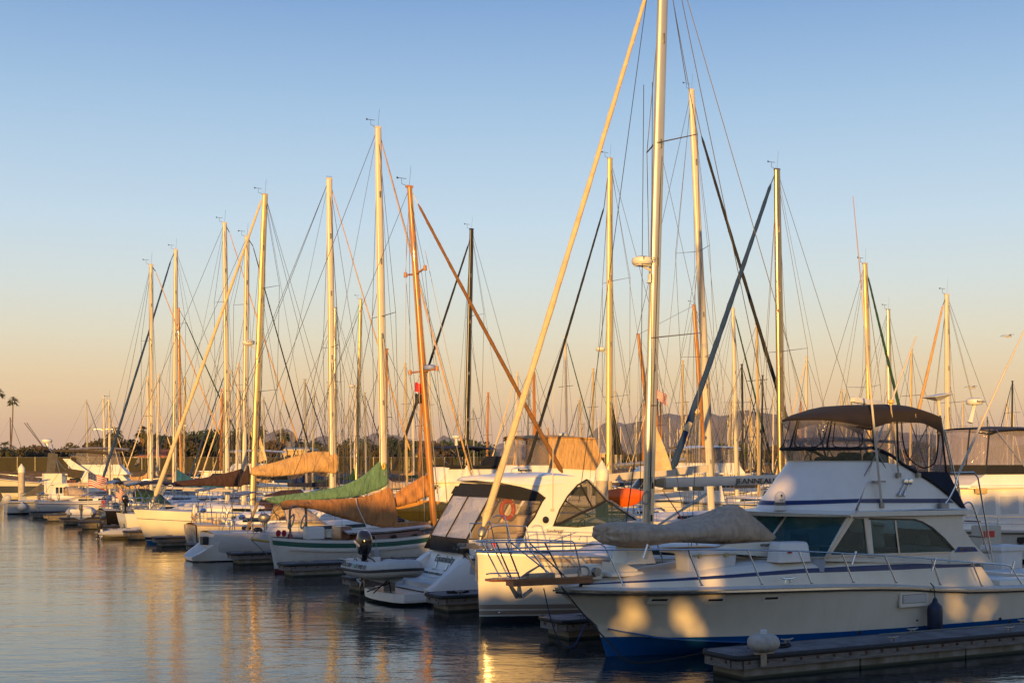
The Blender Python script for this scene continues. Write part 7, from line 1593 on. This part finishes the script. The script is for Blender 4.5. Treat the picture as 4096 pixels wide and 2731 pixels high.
for sgn in (-1, 1): mb = MB(); mb.plate([(4.9, sgn * 1.62, zf - .15), (9.2, sgn * 1.62, zf - .35), (8.5, sgn * 1.5, zf + 1.85), (4.9, sgn * 1.5, zf + 1.9)], (0, .03 * sgn, 0)); TC.p('canvas_side', mb, TANC, smooth=False)
radarpole(TC, 0, (2253, 1745), (2246, 1850), -.5, .32, 'Raymarine')
WY = cruiser('motor_yacht', 'white motor yacht with long black window band beyond the teal boom cover', 21, 127, 15, 4.6, 1.8, MH, True, (1.5, 12, 1.7), (6, 11, .8), None, (GEL, 1.5, 6, 12), wm=BLKG, band=BLKG)
PB = cruiser('motor_yacht', 'white hardtop motor yacht among masts right of the golden mast', 46, 71, 13, 4.4, 1.8, MH, False, (2, 10, 1.7), (3.5, 9, .9), (WHITEP, 1.3, VINYL), (GEL, 1.4, 4, 10))
PB2 = cruiser('motor_yacht', 'white motor boat with clear cabin curtains beyond the blue boom cover', 34, 40.5, 11, 4, 1.6, MH, True, (2, 9, 1.6), (3, 7.5, .8), (WHITEP, 1.4, VINYL), (GEL, 1.5, 3.5, 8))
PB3 = cruiser('motor_yacht', 'cream pilothouse boat left of the silver near mast', 33, 56.5, 12, 4.2, 1.7, MH, True, (2, 9, 2.0), (3.0, 8, .5), None, None)
SF = cruiser('motor_yacht', 'white sport fishing yacht with sloping radar arch and grey canopies at far left', 2.0, 112, 14, 4.6, 1.7, MH, False, (3.5, 10.5, 1.7), (4.5, 9.5, .9), (GREYC, 1.5, VINYL), (GREYC, 1.6, 4.5, 10), bowfb=2.5)
for sgn in (-1, 1):
    mb = MB(); P = [SF.q(*q_, sgn * 2.0) for q_ in ((250, 1834), (276, 1834), (372, 1898), (372, 1935), (345, 1940))]; mb.plate(P, (0, .12 * sgn, 0)); SF.p('radar_arch', mb, GEL, smooth=False)
    mb = MB(); mb.tube([SF.q(180, 1775, sgn), SF.q(262, 1880, sgn)], .05, 6); mb2 = mb; SF.p('tower_leg', mb, STEEL); mb = MB(); mb.tube([SF.q(208, 1775, sgn), SF.q(240, 1900, sgn)], .05, 6); SF.p('tower_leg', mb, STEEL)
radarpole(SF, 0, (188, 1770), (190, 1785), 0, .5)
mb = MB(); mb.plate([SF.q(*q_, -2.1) for q_ in ((192, 1810), (232, 1815), (215, 1905), (185, 1905))], (0, .05, 0)); SF.p('hanging_canvas', mb, mat('grey_canvas', (.09, .085, .08), .9, var=.3), smooth=False)
for x0, y0, x1, y1 in ((170, 1785, 97, 1690), (175, 1788, 107, 1690)): wire(SF, [SF.q(x0, y0, 0), SF.q(x1, y1, 0)], .03, WIRE, 'outrigger')
mb = MB(); mb.box(SF.q(212, 1935, -2.4) + Vector((0, .6, 0)), (1.6, 1.2, 2.0)); SF.p('bait_station', mb, GELC, smooth=False)
mb = MB(); mb.plate([SF.q(*q_, -2.3) for q_ in ((268, 1918), (305, 1920), (290, 1972), (262, 1972))], (0, .04, 0)); SF.p('teak_door', mb, TEAK, smooth=False)
mb = MB()
for nm, P, m_ in (('stern_canvas', ((85, 1985), (205, 1908), (222, 1912), (196, 1968), (168, 1978)), mat('grey_canvas', (0, 0, 0))), ('cockpit_cover', ((268, 1872), (335, 1882), (320, 1912), (272, 1908)), mat('dark_brown_canvas', (.06, .045, .03), .9, var=.3)), ('awning', ((225, 1797), (340, 1797), (440, 1808), (436, 1816), (330, 1806), (225, 1806)), mat('dark_brown_canvas', (0, 0, 0)))):
    mb = MB(); mb.plate([SF.q(*q_, -2.35) for q_ in P], (0, .08 if nm != 'awning' else 3.6, 0)); SF.p(nm, mb, m_, smooth=False)
for k in range(3): mb = MB(); mb.tube([SF.q(275 + k * 9, 1920, -2.36), SF.q(262 + k * 9, 1975, -2.36)], .03, 6); SF.p('ladder_rail', mb, STEEL)
mb = MB(); mb.torus(SF.q(320, 1955, -2.4), .35, .09, (0, 1, 0), 16, 6, sy=1.7); SF.p('rope_hank', mb, ROPE)
GC = cruiser('motor_yacht', 'express cruiser with dark grey hull stripe pointing out of the left edge', 4.0, 150, 14, 4.4, 1.9, GH_, True, (5.5, 12, .9), None, None, None, bowfb=2.7)
FB_ = cruiser('fishing_boat', 'small white fishing boat with tilted outboards behind round fenders at far left', -.6, 104.5, 8, 2.9, 1.15, MH, False, (1.5, 4.2, 1.4), None, None, None, cat='fishing boat', rails=False)
for y in (-.5, .4): outboard(FB_.e, (-.25, y, 1.0), 1.3, HYP, tilt=48)
for k, (px, py) in enumerate(((88, 2028), (163, 2032))):
    p = FB_.q(px, py, -1.6); mb = MB(); mb.blob((0, 0, 0), (.38, .38, .4), 14, 9); mb.lathe([(.05, .38), (.05, .5)], n=8); solo('fender', ('round white fender left of the tilted outboards at far left', 'round white fender right of the tilted outboards at far left')[k], 'fender', mb, WHITEP, FW(FB_.s0 + p.x, FB_.tc - 1.6, p.z), group='round fenders')
mb = MB(); mb.blob((0, 0, 0), (.28, .28, .3), 12, 8); solo('buoy', 'red round buoy floating below the far left boats', 'buoy', mb, RED, PY(124, 2053, 120))
# dock gear at the foot of the main dock
DBX = Boat('dock_box', 'white dock box with overhanging lid on the main dock at the right', 'dock box', Qt(4010, 2250, 9.5)[0], 9.5, z0=.54)
mb = MB(); mb.rbox((0, 0, .55), (1.0, .8, 1.1), .05, taper=1.05); DBX.p('bin', mb, WHITEP); mb = MB(); mb.rbox((0, 0, 1.17), (1.2, .95, .18), .06); DBX.p('lid', mb, WHITEP)
PD = Boat('power_pedestal', 'beige dock power cabinet with red fire notice behind the ladder', 'power cabinet', Qt(3945, 2200, 10.2)[0], 10.2, z0=.54)
mb = MB(); mb.rbox((0, 0, .95), (.95, .5, 1.9), .04); PD.p('cabinet', mb, mat('beige_panel', (.5, .44, .33), .6)); mb = MB(); mb.plate([(-.3, -.256, 1.5), (.12, -.256, 1.5), (.12, -.256, 1.72), (-.3, -.256, 1.72)], (0, -.004, 0)); mb.plate([(-.42, -.256, .95), (-.34, -.256, .95), (-.34, -.256, 1.72), (-.42, -.256, 1.72)], (0, -.004, 0)); PD.p('fire_notice', mb, RED, smooth=False)
mb = MB(); mb.plate([(.05, -.256, .6), (.3, -.256, .6), (.3, -.256, 1.1), (.05, -.256, 1.1)], (0, -.004, 0)); PD.p('socket_panel', mb, DARK, smooth=False)
mb = MB(); mb.rbox((0, 0, .25), (3.0, 1.2, .5), .05); solo('dock_step', 'long low white box on the main dock below the ladder', 'dock step', mb, WHITEP, FW(Qt(4040, 2300, 8.4)[0], 8.4, .54), ANG)
# ================================================================ far moorings
def far_proto(name, L, beam, h, hullm, mm, cover, spr, r0, gen=None):
    b = Boat(name, None, None, 0, 0); b.e.location = (0, 0, 0); b.e.rotation_euler = (0, 0, 0)
    sail_hull(b, L, beam, 1.3, hullm, bow_out=True, over=.3); coachroof(b, L * .28, L * .7, beam * .3, beam * .27, .42, b.sheer, GEL, wins=((.15, .85),))
    m0, m1 = Vector((L * .4, 0, 1.5)), Vector((L * .42, 0, h)); mast(b, m0, m1, r0, mm, r1=r0 * .8, n=8)
    mb = MB(); tips = []
    for f in spr: p = m0.lerp(m1, f); mb = MB(); mb.tube([p + Vector((0, -beam * .38, 0)), p + Vector((0, beam * .38, 0))], .03, 5); b.p('spreader', mb, DSTEEL)
    W_ = MB()
    for sgn in (-1, 1): W_.tube([(L * .41, sgn * beam * .45, 1.3), m0.lerp(m1, spr[0]) + Vector((0, sgn * beam * .38, 0)), m1], .02, 3)
    for sgn in (-1, 1): W_.tube([(L * .41 + sgn * .5, -beam * .45, 1.3), m0.lerp(m1, spr[0])], .02, 3)
    W_.tube([(L - .1, 0, 1.3), m1], .02, 3); W_.tube([(.1, 0, 1.6), m1], .02, 3); b.p('rigging', W_, WIRE)
    if gen: furled(b, (.15, 0, 1.9), m1 - (m1 - Vector((.1, 0, 1.6))) * .04, .075, gen)
    stackpack(b, m0 + Vector((.2, 0, 1.1)), m0 + Vector((L * .36, 0, 1.2)), CV, .16, cover, seed=int(h * 10))
    return b.e
FPS = [('white masted sailboat', far_proto('sailboat', 10.5, 3.3, 14.6, WHULL2, WHITEM, TANC, (.5,), .12, CREAMS)),
       ('golden masted sailboat', far_proto('sailboat', 11.5, 3.5, 16.2, WHULL, GOLDM, NAVYC, (.36, .68), .12)),
       ('wooden masted sailboat', far_proto('sailboat', 11, 3.4, 13.8, BHULL, SPAR, GREYC, (.55,), .13)),
       ('grey masted sailboat', far_proto('sailboat', 9.5, 3.1, 13.0, WHULL, ALU, BLUEC, (.5,), .10, BLUEC)),
       ('black masted sailboat', far_proto('sailboat', 12, 3.6, 15.5, BHULL, BLACKM, BLACKC, (.38, .7), .12, BLACKC)),
       ('tall white masted sailboat', far_proto('sailboat', 12.5, 3.8, 17.6, WHULL, WHITEM, DGREENC, (.36, .68), .13, DGREENC))]
qf = random.Random(21); placed = []; used = [0] * len(FPS)
def free(p, dx=5.0, dy=9.0):
    return all(abs((p - o_).dot(V)) > dx or abs((p - o_).dot(U)) > dy + 4 for o_ in placed)
def put(kind, px, Y, label, group, z=0.0, rz=None):
    p = PY(px, 1850, Y); p.z = z
    if not free(p): return False
    placed.append(p); proto = FPS[kind][1]
    o = proto if used[kind] == 0 else copy_tree(proto); used[kind] += 1
    o.location = p; o.rotation_euler = (0, 0, ANG + (math.pi if qf.random() < .5 else 0) if rz is None else rz); tag(o, label, 'sailboat', group); return True
regs = [(2230, 2560, 120, 400, 16, 'left of the silver near mast'), (2560, 2860, 115, 420, 26, 'below the brown hills'), (2860, 3140, 110, 420, 24, 'left of the dark bimini'),
        (3140, 3620, 110, 380, 14, 'seen through the dark bimini curtains'), (3620, 4140, 110, 380, 14, 'at the right edge'), (1560, 2230, 130, 212, 9, 'behind the tan canvas flybridge'), (380, 900, 108, 205, 11, 'behind the teal and maroon boom covers'), (900, 1560, 100, 205, 12, 'behind the tan and green boom covers')]
for x0, x1, ya, yb, n, where in regs:
    c = tries = 0
    while c < n and tries < 900:
        tries += 1; k = qf.choices(range(6), (6, 4, 3, 4, 1, 3))[0]
        if put(k, qf.uniform(x0, x1), ya + (yb - ya) * qf.random() ** .8, 'far %s %s' % (FPS[k][0], where), 'far %ss %s' % (FPS[k][0], where)): c += 1
# masts of boats laid up behind the fence on the left
for px, yt, k in ((436 - 3, 1600, 3), (108, 1712, 4), (238, 1720, 0), (310, 1725, 3), (362, 1735, 0), (640, 1760, 0), (830, 1700, 0), (942, 1560, 4), (1190, 1640, 3), (1280, 1660, 0), (1772, 1650, 0), (1960, 1640, 0), (1780, 1665, 5), (2010, 1690, 3)):
    h = (14.6, 16.2, 13.8, 13.0, 15.5, 17.6)[k]; Y = min(420, max(245, (h - 1.2) * F / (HY - yt)))
    put(k, px, Y, 'far %s laid up beyond the green mesh fence' % FPS[k][0], 'far %ss beyond the fence' % FPS[k][0], z=3.3)

# ================================================================ far shore
GRD = mat('dry_ground', (.16, .13, .085), .95, var=.4, vs=.05, bump=.2, bs=.5)
mb = MB(); mb.add([(-5000, 231, 3.4), (25, 231, 3.4), (25, 640, 3.4), (5000, 640, 3.4), (5000, 17500, 3.4), (-5000, 17500, 3.4)], [tuple(range(6))]); struct('far_shore', mb, GRD, smooth=False)
mb = MB(); qb = random.Random(4); n = 150
row = lambda y, z, j: [Vector((-160 + 190 * i / n, y + qb.uniform(-j, j) * 1.5, z + qb.uniform(-j, j))) for i in range(n + 1)]
mb.grid([row(216, -.5, .3), row(219, .7, .45), row(222, 1.5, .45), row(225, 2.3, .25), row(228, 3.1, .2), row(231.5, 3.42, 0)])
mb.grid([[Vector((28 + (5000 - 28) * (i / 40) ** 2, y, z)) for i in range(41)] for y, z in ((632, -.5), (641, 3.42))])
mb.grid([[Vector((x, y, z)) for y in (218, 300, 400, 640)] for x, z in ((38, -.5), (24.5, 3.42))])
struct('shore_bank', mb, mat('dry_grass_bank', (.19, .115, .05), .95, var=.6, vs=.8, bump=.8, bs=2))
fe = empty('fence', (0, 228.5, 3.1), 0); tag(fe, 'long fence hung with olive brown mesh along the far bank', 'fence')
fx0, fx1 = PY(-220, 0, 228).x, PY(2420, 0, 228).x; mb = MB(); nf = 120
mb.grid([[Vector((fx0 + (fx1 - fx0) * i / nf, .06 * math.sin(i * 1.3), z)) for i in range(nf + 1)] for z in (.05, 1.2, 2.35)]); mb.grid([[Vector((fx0 + (fx1 - fx0) * i / nf, .09 + .06 * math.sin(i * 1.3), z)) for i in range(nf + 1)] for z in (.05, 1.2, 2.35)]); link('mesh_screen', mb, mat('olive_mesh', (.036, .03, .012), .95, var=.4, vs=.25, stretch=(1, 1, .3)), fe)
for i in range(38): mb = MB(); mb.tube([(fx0 + (fx1 - fx0) * i / 37, -.07, -.4), (fx0 + (fx1 - fx0) * i / 37, -.07, 2.5)], .045, 6); link('post', mb, DSTEEL, fe)
mb = MB(); mb.tube([(fx0, -.07, 2.42), (fx1, -.07, 2.42)], .035, 5); link('top_rail', mb, DSTEEL, fe)
# trees and palms
FOL = [mat('olive_foliage', (.075, .062, .025), .8, var=.5, vs=.6), mat('dark_green_foliage', (.03, .05, .016), .8, var=.5, vs=.6), mat('brown_green_foliage', (.09, .06, .03), .8, var=.5, vs=.6)]
PALM = mat('palm_frond', (.07, .075, .025), .7, var=.5, vs=1); SKIRT = mat('dead_fronds', (.22, .13, .055), .95, var=.4, vs=2); PTRUNK = mat('palm_trunk', (.13, .09, .06), .9, var=.4, vs=3, bump=.5)
def palm(label, px, ytop, ybase, Y, cr, seed, skirt=True, bend=0.0, tr=.28):
    q = random.Random(seed); p0 = PY(px, ybase, Y); top = PY(px, ytop, Y).z - cr * .55; z0 = 3.4 if Y > 230 else p0.z; h = top - z0
    e = empty('palm_tree', (p0.x, Y, z0), 0); tag(e, label, 'palm tree', 'palm trees on the far shore')
    mb = MB(); mb.tube([(bend * math.sin(f * 1.5), 0, h * f - .3) for f in (0, .25, .5, .75, 1)], [tr * 1.3, tr, tr * .85, tr * .75, tr * .7], 8); link('trunk', mb, PTRUNK, e)
    mb = MB(); c = Vector((bend * math.sin(1.5), 0, h))
    for k in range(46):
        a = q.uniform(0, 6.28); el_ = R(q.uniform(-25, 85)); d = Vector((math.cos(a) * math.cos(el_), math.sin(a) * math.cos(el_), math.sin(el_))); L_ = cr * q.uniform(.75, 1.1); sd = d.cross(Vector((0, 0, 1))).normalized()
        m_ = c + d * L_ * .5; tip = c + d * L_ - Vector((0, 0, L_ * .35)); 
        for j in range(7):                     # finger-like leaf fan at the end of each stalk
            b_ = (j - 3) * .3; t_ = tip + sd * math.sin(b_) * L_ * .42 + Vector((0, 0, -abs(b_) * L_ * .18)); mb.add([m_, m_.lerp(t_, .55) + sd * .07 * cr, t_, m_.lerp(t_, .55) - sd * .07 * cr], [(0, 1, 2, 3)])
        mb.add([c - sd * .03, c + sd * .03, m_ + sd * .03, m_ - sd * .03], [(0, 1, 2, 3)])
    link('crown', mb, PALM, e, smooth=False)
    if skirt:
        mb = MB()
        for k in range(70): a = q.uniform(0, 6.28); z = -q.uniform(.1, 1.25) * cr; r_ = cr * .42 * (1 - .55 * abs(z) / cr / 1.25) * q.uniform(.6, 1.1); p = c + Vector((r_ * math.cos(a), r_ * math.sin(a), z)); mb.add([p + Vector((0, 0, .5)), p + Vector((.2 * math.sin(a), .2 * math.cos(a), 0)), p - Vector((0, 0, .75)), p - Vector((.2 * math.sin(a), .2 * math.cos(a), 0))], [(0, 1, 2, 3)])
        link('dead_skirt', mb, SKIRT, e, smooth=False)
for i, a in enumerate((('tall slender palm with bare leaning trunk at the left edge', 36, 1588, 1850, 330, 1.7, 1, False, 1.0, .2), ('palm crown cut by the left edge of the photo', -14, 1553, 1850, 330, 2.0, 2, False, .3, .2), ('short bushy fan palm at the left edge', 18, 1768, 1862, 235, 2.6, 3, False, 0, .3),
    ('palm with brown skirt beside the street lamp', 458, 1710, 1850, 270, 2.0, 4), ('palm with thick brown skirt between the first masts', 572, 1706, 1850, 270, 2.1, 5), ('palm behind the thick tan furled sail, left one', 892, 1712, 1850, 300, 2.0, 6), ('palm rising by the driving range net', 1133, 1722, 1850, 320, 2.2, 7), ('palm right of the driving range net', 1202, 1752, 1850, 330, 2.2, 8), ('first palm right of the tan boom cover', 1262, 1754, 1850, 330, 2.1, 9), ('palm left of the slim golden mast', 1396, 1752, 1850, 320, 2.3, 10), ('palm right of the slim golden mast', 1462, 1744, 1850, 320, 2.2, 11), ('palm above the dark round tree', 1566, 1744, 1850, 300, 2.3, 12), ('palm seen between the gold masts', 1042, 1705, 1850, 310, 2.0, 13))): palm(*a)
qt = random.Random(77)
for i, (px, yt, w_, k, lab) in enumerate(((50, 1800, 6, 0, 'low dark tree near the left edge'), (110, 1792, 7, 0, 'low tree left of the radar arch'), (150, 1790, 8, 2, 'umbrella shaped tree behind the radar arch'), (280, 1782, 9, 0, 'low tree right of the radar arch'), (395, 1774, 9, 2, 'flat topped tree left of the street lamp'), (440, 1768, 10, 0, 'flat topped tree under the street lamp'), (475, 1776, 8, 2, 'flat topped tree right of the street lamp'), (525, 1766, 9, 0, 'round tree by the skirted palm'), (628, 1756, 10, 1, 'olive tree left of the cream furled sail'), (670, 1754, 10, 0, 'olive tree beside the wooden mast'), (745, 1752, 11, 0, 'tree right of the wooden mast'), (800, 1742, 12, 1, 'tall dark tree behind white motor yacht'), (850, 1738, 13, 1, 'tall spreading tree behind white motor yacht'), (930, 1752, 11, 0, 'tree beneath the thin black mast'), (985, 1744, 12, 1, 'tree between the two bright masts'), (1072, 1768, 8, 2, 'small tree left of the driving range net'), (1340, 1780, 8, 0, 'small tree behind the tan boom cover'), (1500, 1786, 8, 0, 'small tree beside the tan shed'), (1568, 1772, 11, 1, 'dark round tree behind the green boom cover'), (1612, 1778, 10, 1, 'dark tree right of the green boom cover'), (1745, 1786, 9, 2, 'tree behind the trawler bimini'), (1800, 1780, 10, 1, 'tree right of the trawler bimini'), (1872, 1770, 10, 1, 'green tree by the black mast'))):
    Y = 262 + 8 * (i % 5); h = (1850 - yt) * Y / F + 4.6 - 3.4; tree('tree', lab, (PY(px, 0, Y).x, Y, 3.4), h, max(w_, h * 1.1), 100 + i, .28, FOL[k], .5, .8, 'trees along the far shore', low=.25)
for i, px in enumerate(range(2230, 4140, 44)):
    Y = 690 + 25 * (i % 4); h = qt.uniform(5, 9.5) * (1.25 if px > 2850 else 1); tree('tree', 'distant hazy tree on the low shore behind the mast forest', (PY(px + qt.uniform(-15, 15), 0, Y).x, Y, 3.4), h, h * 1.7, 200 + i, .35, FOL[i % 3], 1.1, .8, 'distant trees behind the mast forest', nclump=7, low=.2)
# buildings
def building(label, px0, px1, yt, yb, Y, roofh, wm, rm, nw=4, dep=14, hip=True, cat='building'):
    a, c = PY(px0, yb, Y), PY(px1, yt, Y); z0 = 3.4; W_ = c.x - a.x; H_ = max(2, c.z - z0); e = empty('building', (a.x, Y, z0), 0); tag(e, label, cat, 'buildings on the far shore')
    mb = MB(); mb.box((W_ / 2, dep / 2, H_ / 2), (W_, dep, H_)); link('wall', mb, wm, e, smooth=False)
    o_ = .5; i_ = dep * .45 if hip else 0; mb = MB(); R0 = [Vector(p) for p in ((-o_, -o_, H_), (W_ + o_, -o_, H_), (W_ + o_, dep + o_, H_), (-o_, dep + o_, H_))]; A = Vector((i_, dep / 2, H_ + roofh)); B_ = Vector((W_ - i_, dep / 2, H_ + roofh))
    mb.add(R0 + [A, B_] + [p - Vector((0, 0, .3)) for p in R0], [(0, 1, 5, 4), (1, 2, 5), (2, 3, 4, 5), (3, 0, 4), (6, 7, 1, 0), (7, 8, 2, 1), (8, 9, 3, 2), (9, 6, 0, 3), (9, 8, 7, 6)]); link('roof', mb, rm, e, smooth=False)
    for k in range(nw): mb = MB(); mb.box((W_ * (k + .5) / nw, -.03, H_ * .5), (W_ / nw * .45, .08, H_ * .38)); link('window', mb, DARK, e, smooth=False)
STU = mat('tan_stucco', (.5, .36, .19), .9, var=.12, vs=.3); TIL = mat('clay_tiles', (.28, .09, .05), .85, var=.3, vs=1); SHN = mat('brown_shingle', (.13, .085, .05), .9, var=.3, vs=1); MET = mat('pale_metal_roof', (.5, .42, .3), .6, var=.15, vs=.4)
building('low building with red tile roof among trees at the left', 300, 420, 1832, 1845, 250, 1.2, STU, TIL); building('long low building with red roof left of the cream furled sail', 560, 660, 1822, 1845, 250, 1.3, STU, TIL); building('white low building at the foot of the skirted palm', 470, 560, 1826, 1845, 262, .5, WHITEP, MET, hip=False)
building('long tan warehouse behind the tan boom cover', 1052, 1230, 1796, 1845, 300, .5, STU, MET, 6, hip=False); building('bright tan shed between golden mast and green cover', 1440, 1532, 1800, 1845, 290, .6, STU, MET, 3, hip=False); building('brown hip roofed house behind the green boom cover', 1620, 1760, 1815, 1845, 290, 3.0, STU, SHN, 4); building('pale roofed warehouse left of the golden radar mast', 2255, 2420, 1812, 1845, 660, 4, STU, MET, 4, 30, hip=False); building('white house behind black mast', 1900, 1990, 1815, 1845, 300, 1.5, WHITEP, MET, 3)
ne = empty('range_net', (PY(1095, 0, 340).x, 340, 3.4), 0); tag(ne, 'tall dark driving range net on poles left of the first palms', 'net')
nw_ = PY(1182, 0, 340).x - PY(1095, 0, 340).x
for i in range(6): mb = MB(); mb.tube([(nw_ * i / 5, 0, 0), (nw_ * i / 5, 0, 9.9 - .2 * i)], .09, 6); link('pole', mb, BARK, ne)
nm_, nt, b = newmat('net_mesh'); b.inputs['Base Color'].default_value = (.06, .05, .045, 1); tr = nt.nodes.new('ShaderNodeBsdfTransparent'); mx = nt.nodes.new('ShaderNodeMixShader'); mx.inputs[0].default_value = .55; nt.links.new(b.outputs[0], mx.inputs[1]); nt.links.new(tr.outputs[0], mx.inputs[2]); nt.links.new(mx.outputs[0], nt.nodes['Material Output'].inputs['Surface'])
mb = MB(); mb.grid([[Vector((nw_ * i / 15, .1 * math.sin(i), z - .05 * i)) for i in range(16)] for z in (.3, 5, 9.7)]); link('netting', mb, nm_, ne)
le = empty('street_lamp', (PY(412, 0, 262).x, 262, 3.4), 0); tag(le, 'double armed street lamp left of a skirted palm', 'street lamp'); zl = PY(412, 1718, 262).z - 3.4
mb = MB(); mb.tube([(0, 0, 0), (0, 0, zl)], [.12, .08], 8); link('pole', mb, ALU, le)
for s_ in (-1, 1): mb = MB(); mb.tube(crom([(0, 0, zl - .2), (s_ * .5, 0, zl + .1), (s_ * 1.5, 0, zl + .15)], 3), .05, 6); link('arm', mb, ALU, le); mb = MB(); mb.rbox((s_ * 1.7, 0, zl + .12), (.6, .22, .12), .04); link('lamp_head', mb, ALU, le)
# hills
def ridge(px, prof, Y, dep, seed, name, m):
    q = random.Random(seed); n = 220; rows = []; x0, x1 = px
    def nz(i): return sum(math.sin(i * f + p) * a for f, p, a in ((.31, 1, .35), (.83, 2, .2), (1.9, 5, .14), (4.1, 3, .08)))
    for j, f in enumerate((0, .25, .5, .75, 1, 1.5)):
        r_ = []
        for i in range(n + 1):
            x_ = x0 + (x1 - x0) * i / n; top = sm(prof, x_); h = max(0, (1850 - top)) * Y / F + (nz(i) * Y * .0016 if top < 1835 else 0); k = f if f <= 1 else .3
            r_.append(Vector(((x_ - CX) / F * Y, Y - dep * (1 - f) + 60 * nz(i * 1.7 + j * 3), 3.3 + max(0, h) * k ** 1.1 + (nz(i * 2.3 + j * 11) * Y * .0022 * k if 0 < f < 1 else 0))))
        rows.append(r_)
    mb = MB(); mb.grid(rows); struct(name, mb, m)
HILL = mat('dry_hills', (.24, .17, .13), .95, var=.5, vs=.002, bump=.4, bs=.004)
ridge((2180, 4300), [(2180, 1850), (2270, 1825), (2360, 1740), (2430, 1688), (2520, 1690), (2600, 1678), (2660, 1652), (2760, 1660), (2830, 1650), (2900, 1660), (2960, 1645), (3050, 1648), (3110, 1655), (3250, 1690), (3420, 1712), (3700, 1735), (3900, 1745), (4000, 1728), (4120, 1740), (4300, 1760)], 9500, 2600, 3, 'hills', HILL)
ridge((900, 2240), [(900, 1850), (990, 1800), (1050, 1745), (1110, 1718), (1160, 1722), (1220, 1790), (1290, 1742), (1340, 1770), (1400, 1790), (1480, 1735), (1530, 1738), (1590, 1738), (1640, 1760), (1720, 1770), (1780, 1745), (1900, 1790), (2050, 1770), (2160, 1800), (2240, 1850)], 13000, 2600, 5, 'hills', HILL)
# gulls
for px, py, sz, lab in ((4031, 1346, .62, 'gull gliding high near the right edge'), (3886, 1551, .6, 'gull flying above the flat satellite dish')):
    p = PY(px, py, 90); e = empty('gull', p, R(20)); tag(e, lab, 'gull', 'gulls in flight')
    mb = MB(); mb.tube([(-.24, 0, -.02), (-.12, 0, 0), (.08, 0, .01), (.2, 0, .03), (.26, 0, .03), (.33, 0, .01)], [.02, .06, .075, .05, .045, .008], 8)
    for s_ in (-1, 1): mb.loft([[Vector((x + dx, s_ * y, z)), Vector((x, s_ * y, z + .012)), Vector((x - w_, s_ * y, z - .005))] for x, y, z, w_, dx in ((.1, .04, .02, .2, 0), (.14, .25, .13, .19, 0), (.06, .48, .12, .13, 0), (-.08, .7, .03, .03, 0))])
    mb.plate([(-.2, -.03, 0), (-.36, -.09, 0), (-.36, .09, 0), (-.2, .03, 0)], (0, 0, .012)); link('body', mb, mat('gull_plumage', (.55, .5, .45), .8, var=.3, vs=6), e)
# person sitting on the far white yacht
pb = Y9; pp = WY.q(556, 1858, -1.0); loc = FW(WY.s0 + pp.x, WY.tc - 1.0, pp.z); 
me = bpy.data.meshes.new('body'); J_ = [((0, 0, .05), .17), ((0, 0, .3), .16), ((0, 0, .52), .2), ((0, 0, .62), .075), ((.02, 0, .76), .12), ((.04, 0, .86), .09), ((.0, .2, .52), .075), ((.08, .28, .26), .055), ((.3, .2, .16), .045), ((0, -.2, .52), .075), ((.08, -.28, .26), .055), ((.3, -.2, .16), .045), ((.4, .13, .1), .09), ((.48, .14, -.32), .06), ((.4, -.13, .1), .09), ((.48, -.14, -.32), .06)]
me.from_pydata([j[0] for j in J_], [(0, 1), (1, 2), (2, 3), (3, 4), (4, 5), (2, 6), (6, 7), (7, 8), (2, 9), (9, 10), (10, 11), (0, 12), (12, 13), (0, 14), (14, 15)], [])
po = bpy.data.objects.new('person', me); C.objects.link(po); po.location = loc; po.rotation_euler = (0, 0, R(150)); me.materials.append(mat('grey_hooded_top', (.22, .2, .19), .9)); tag(po, 'person in a grey hooded top sitting on a far white yacht', 'person')
po.modifiers.new('k', 'SKIN'); po.modifiers.new('s', 'SUBSURF').levels = 2
for v_, (c_, r_) in zip(me.skin_vertices[0].data, J_): v_.radius = (r_, r_)
me.skin_vertices[0].data[0].use_root = True
# evening haze over the bay
if HAZE > 0:
    m, nt, b = newmat('bay_haze'); N, L = nt.nodes, nt.links; N.remove(b); pv = N.new('ShaderNodeVolumePrincipled'); pv.inputs['Color'].default_value = (.92, .86, .86, 1); pv.inputs['Density'].default_value = HAZE; pv.inputs['Anisotropy'].default_value = 0.0
    L.new(pv.outputs[0], N['Material Output'].inputs['Volume'])
    mb = MB(); mb.box((0, 8900, 248), (22000, 18400, 508)); o = link('haze', mb, m, smooth=False); o['kind'] = 'stuff'
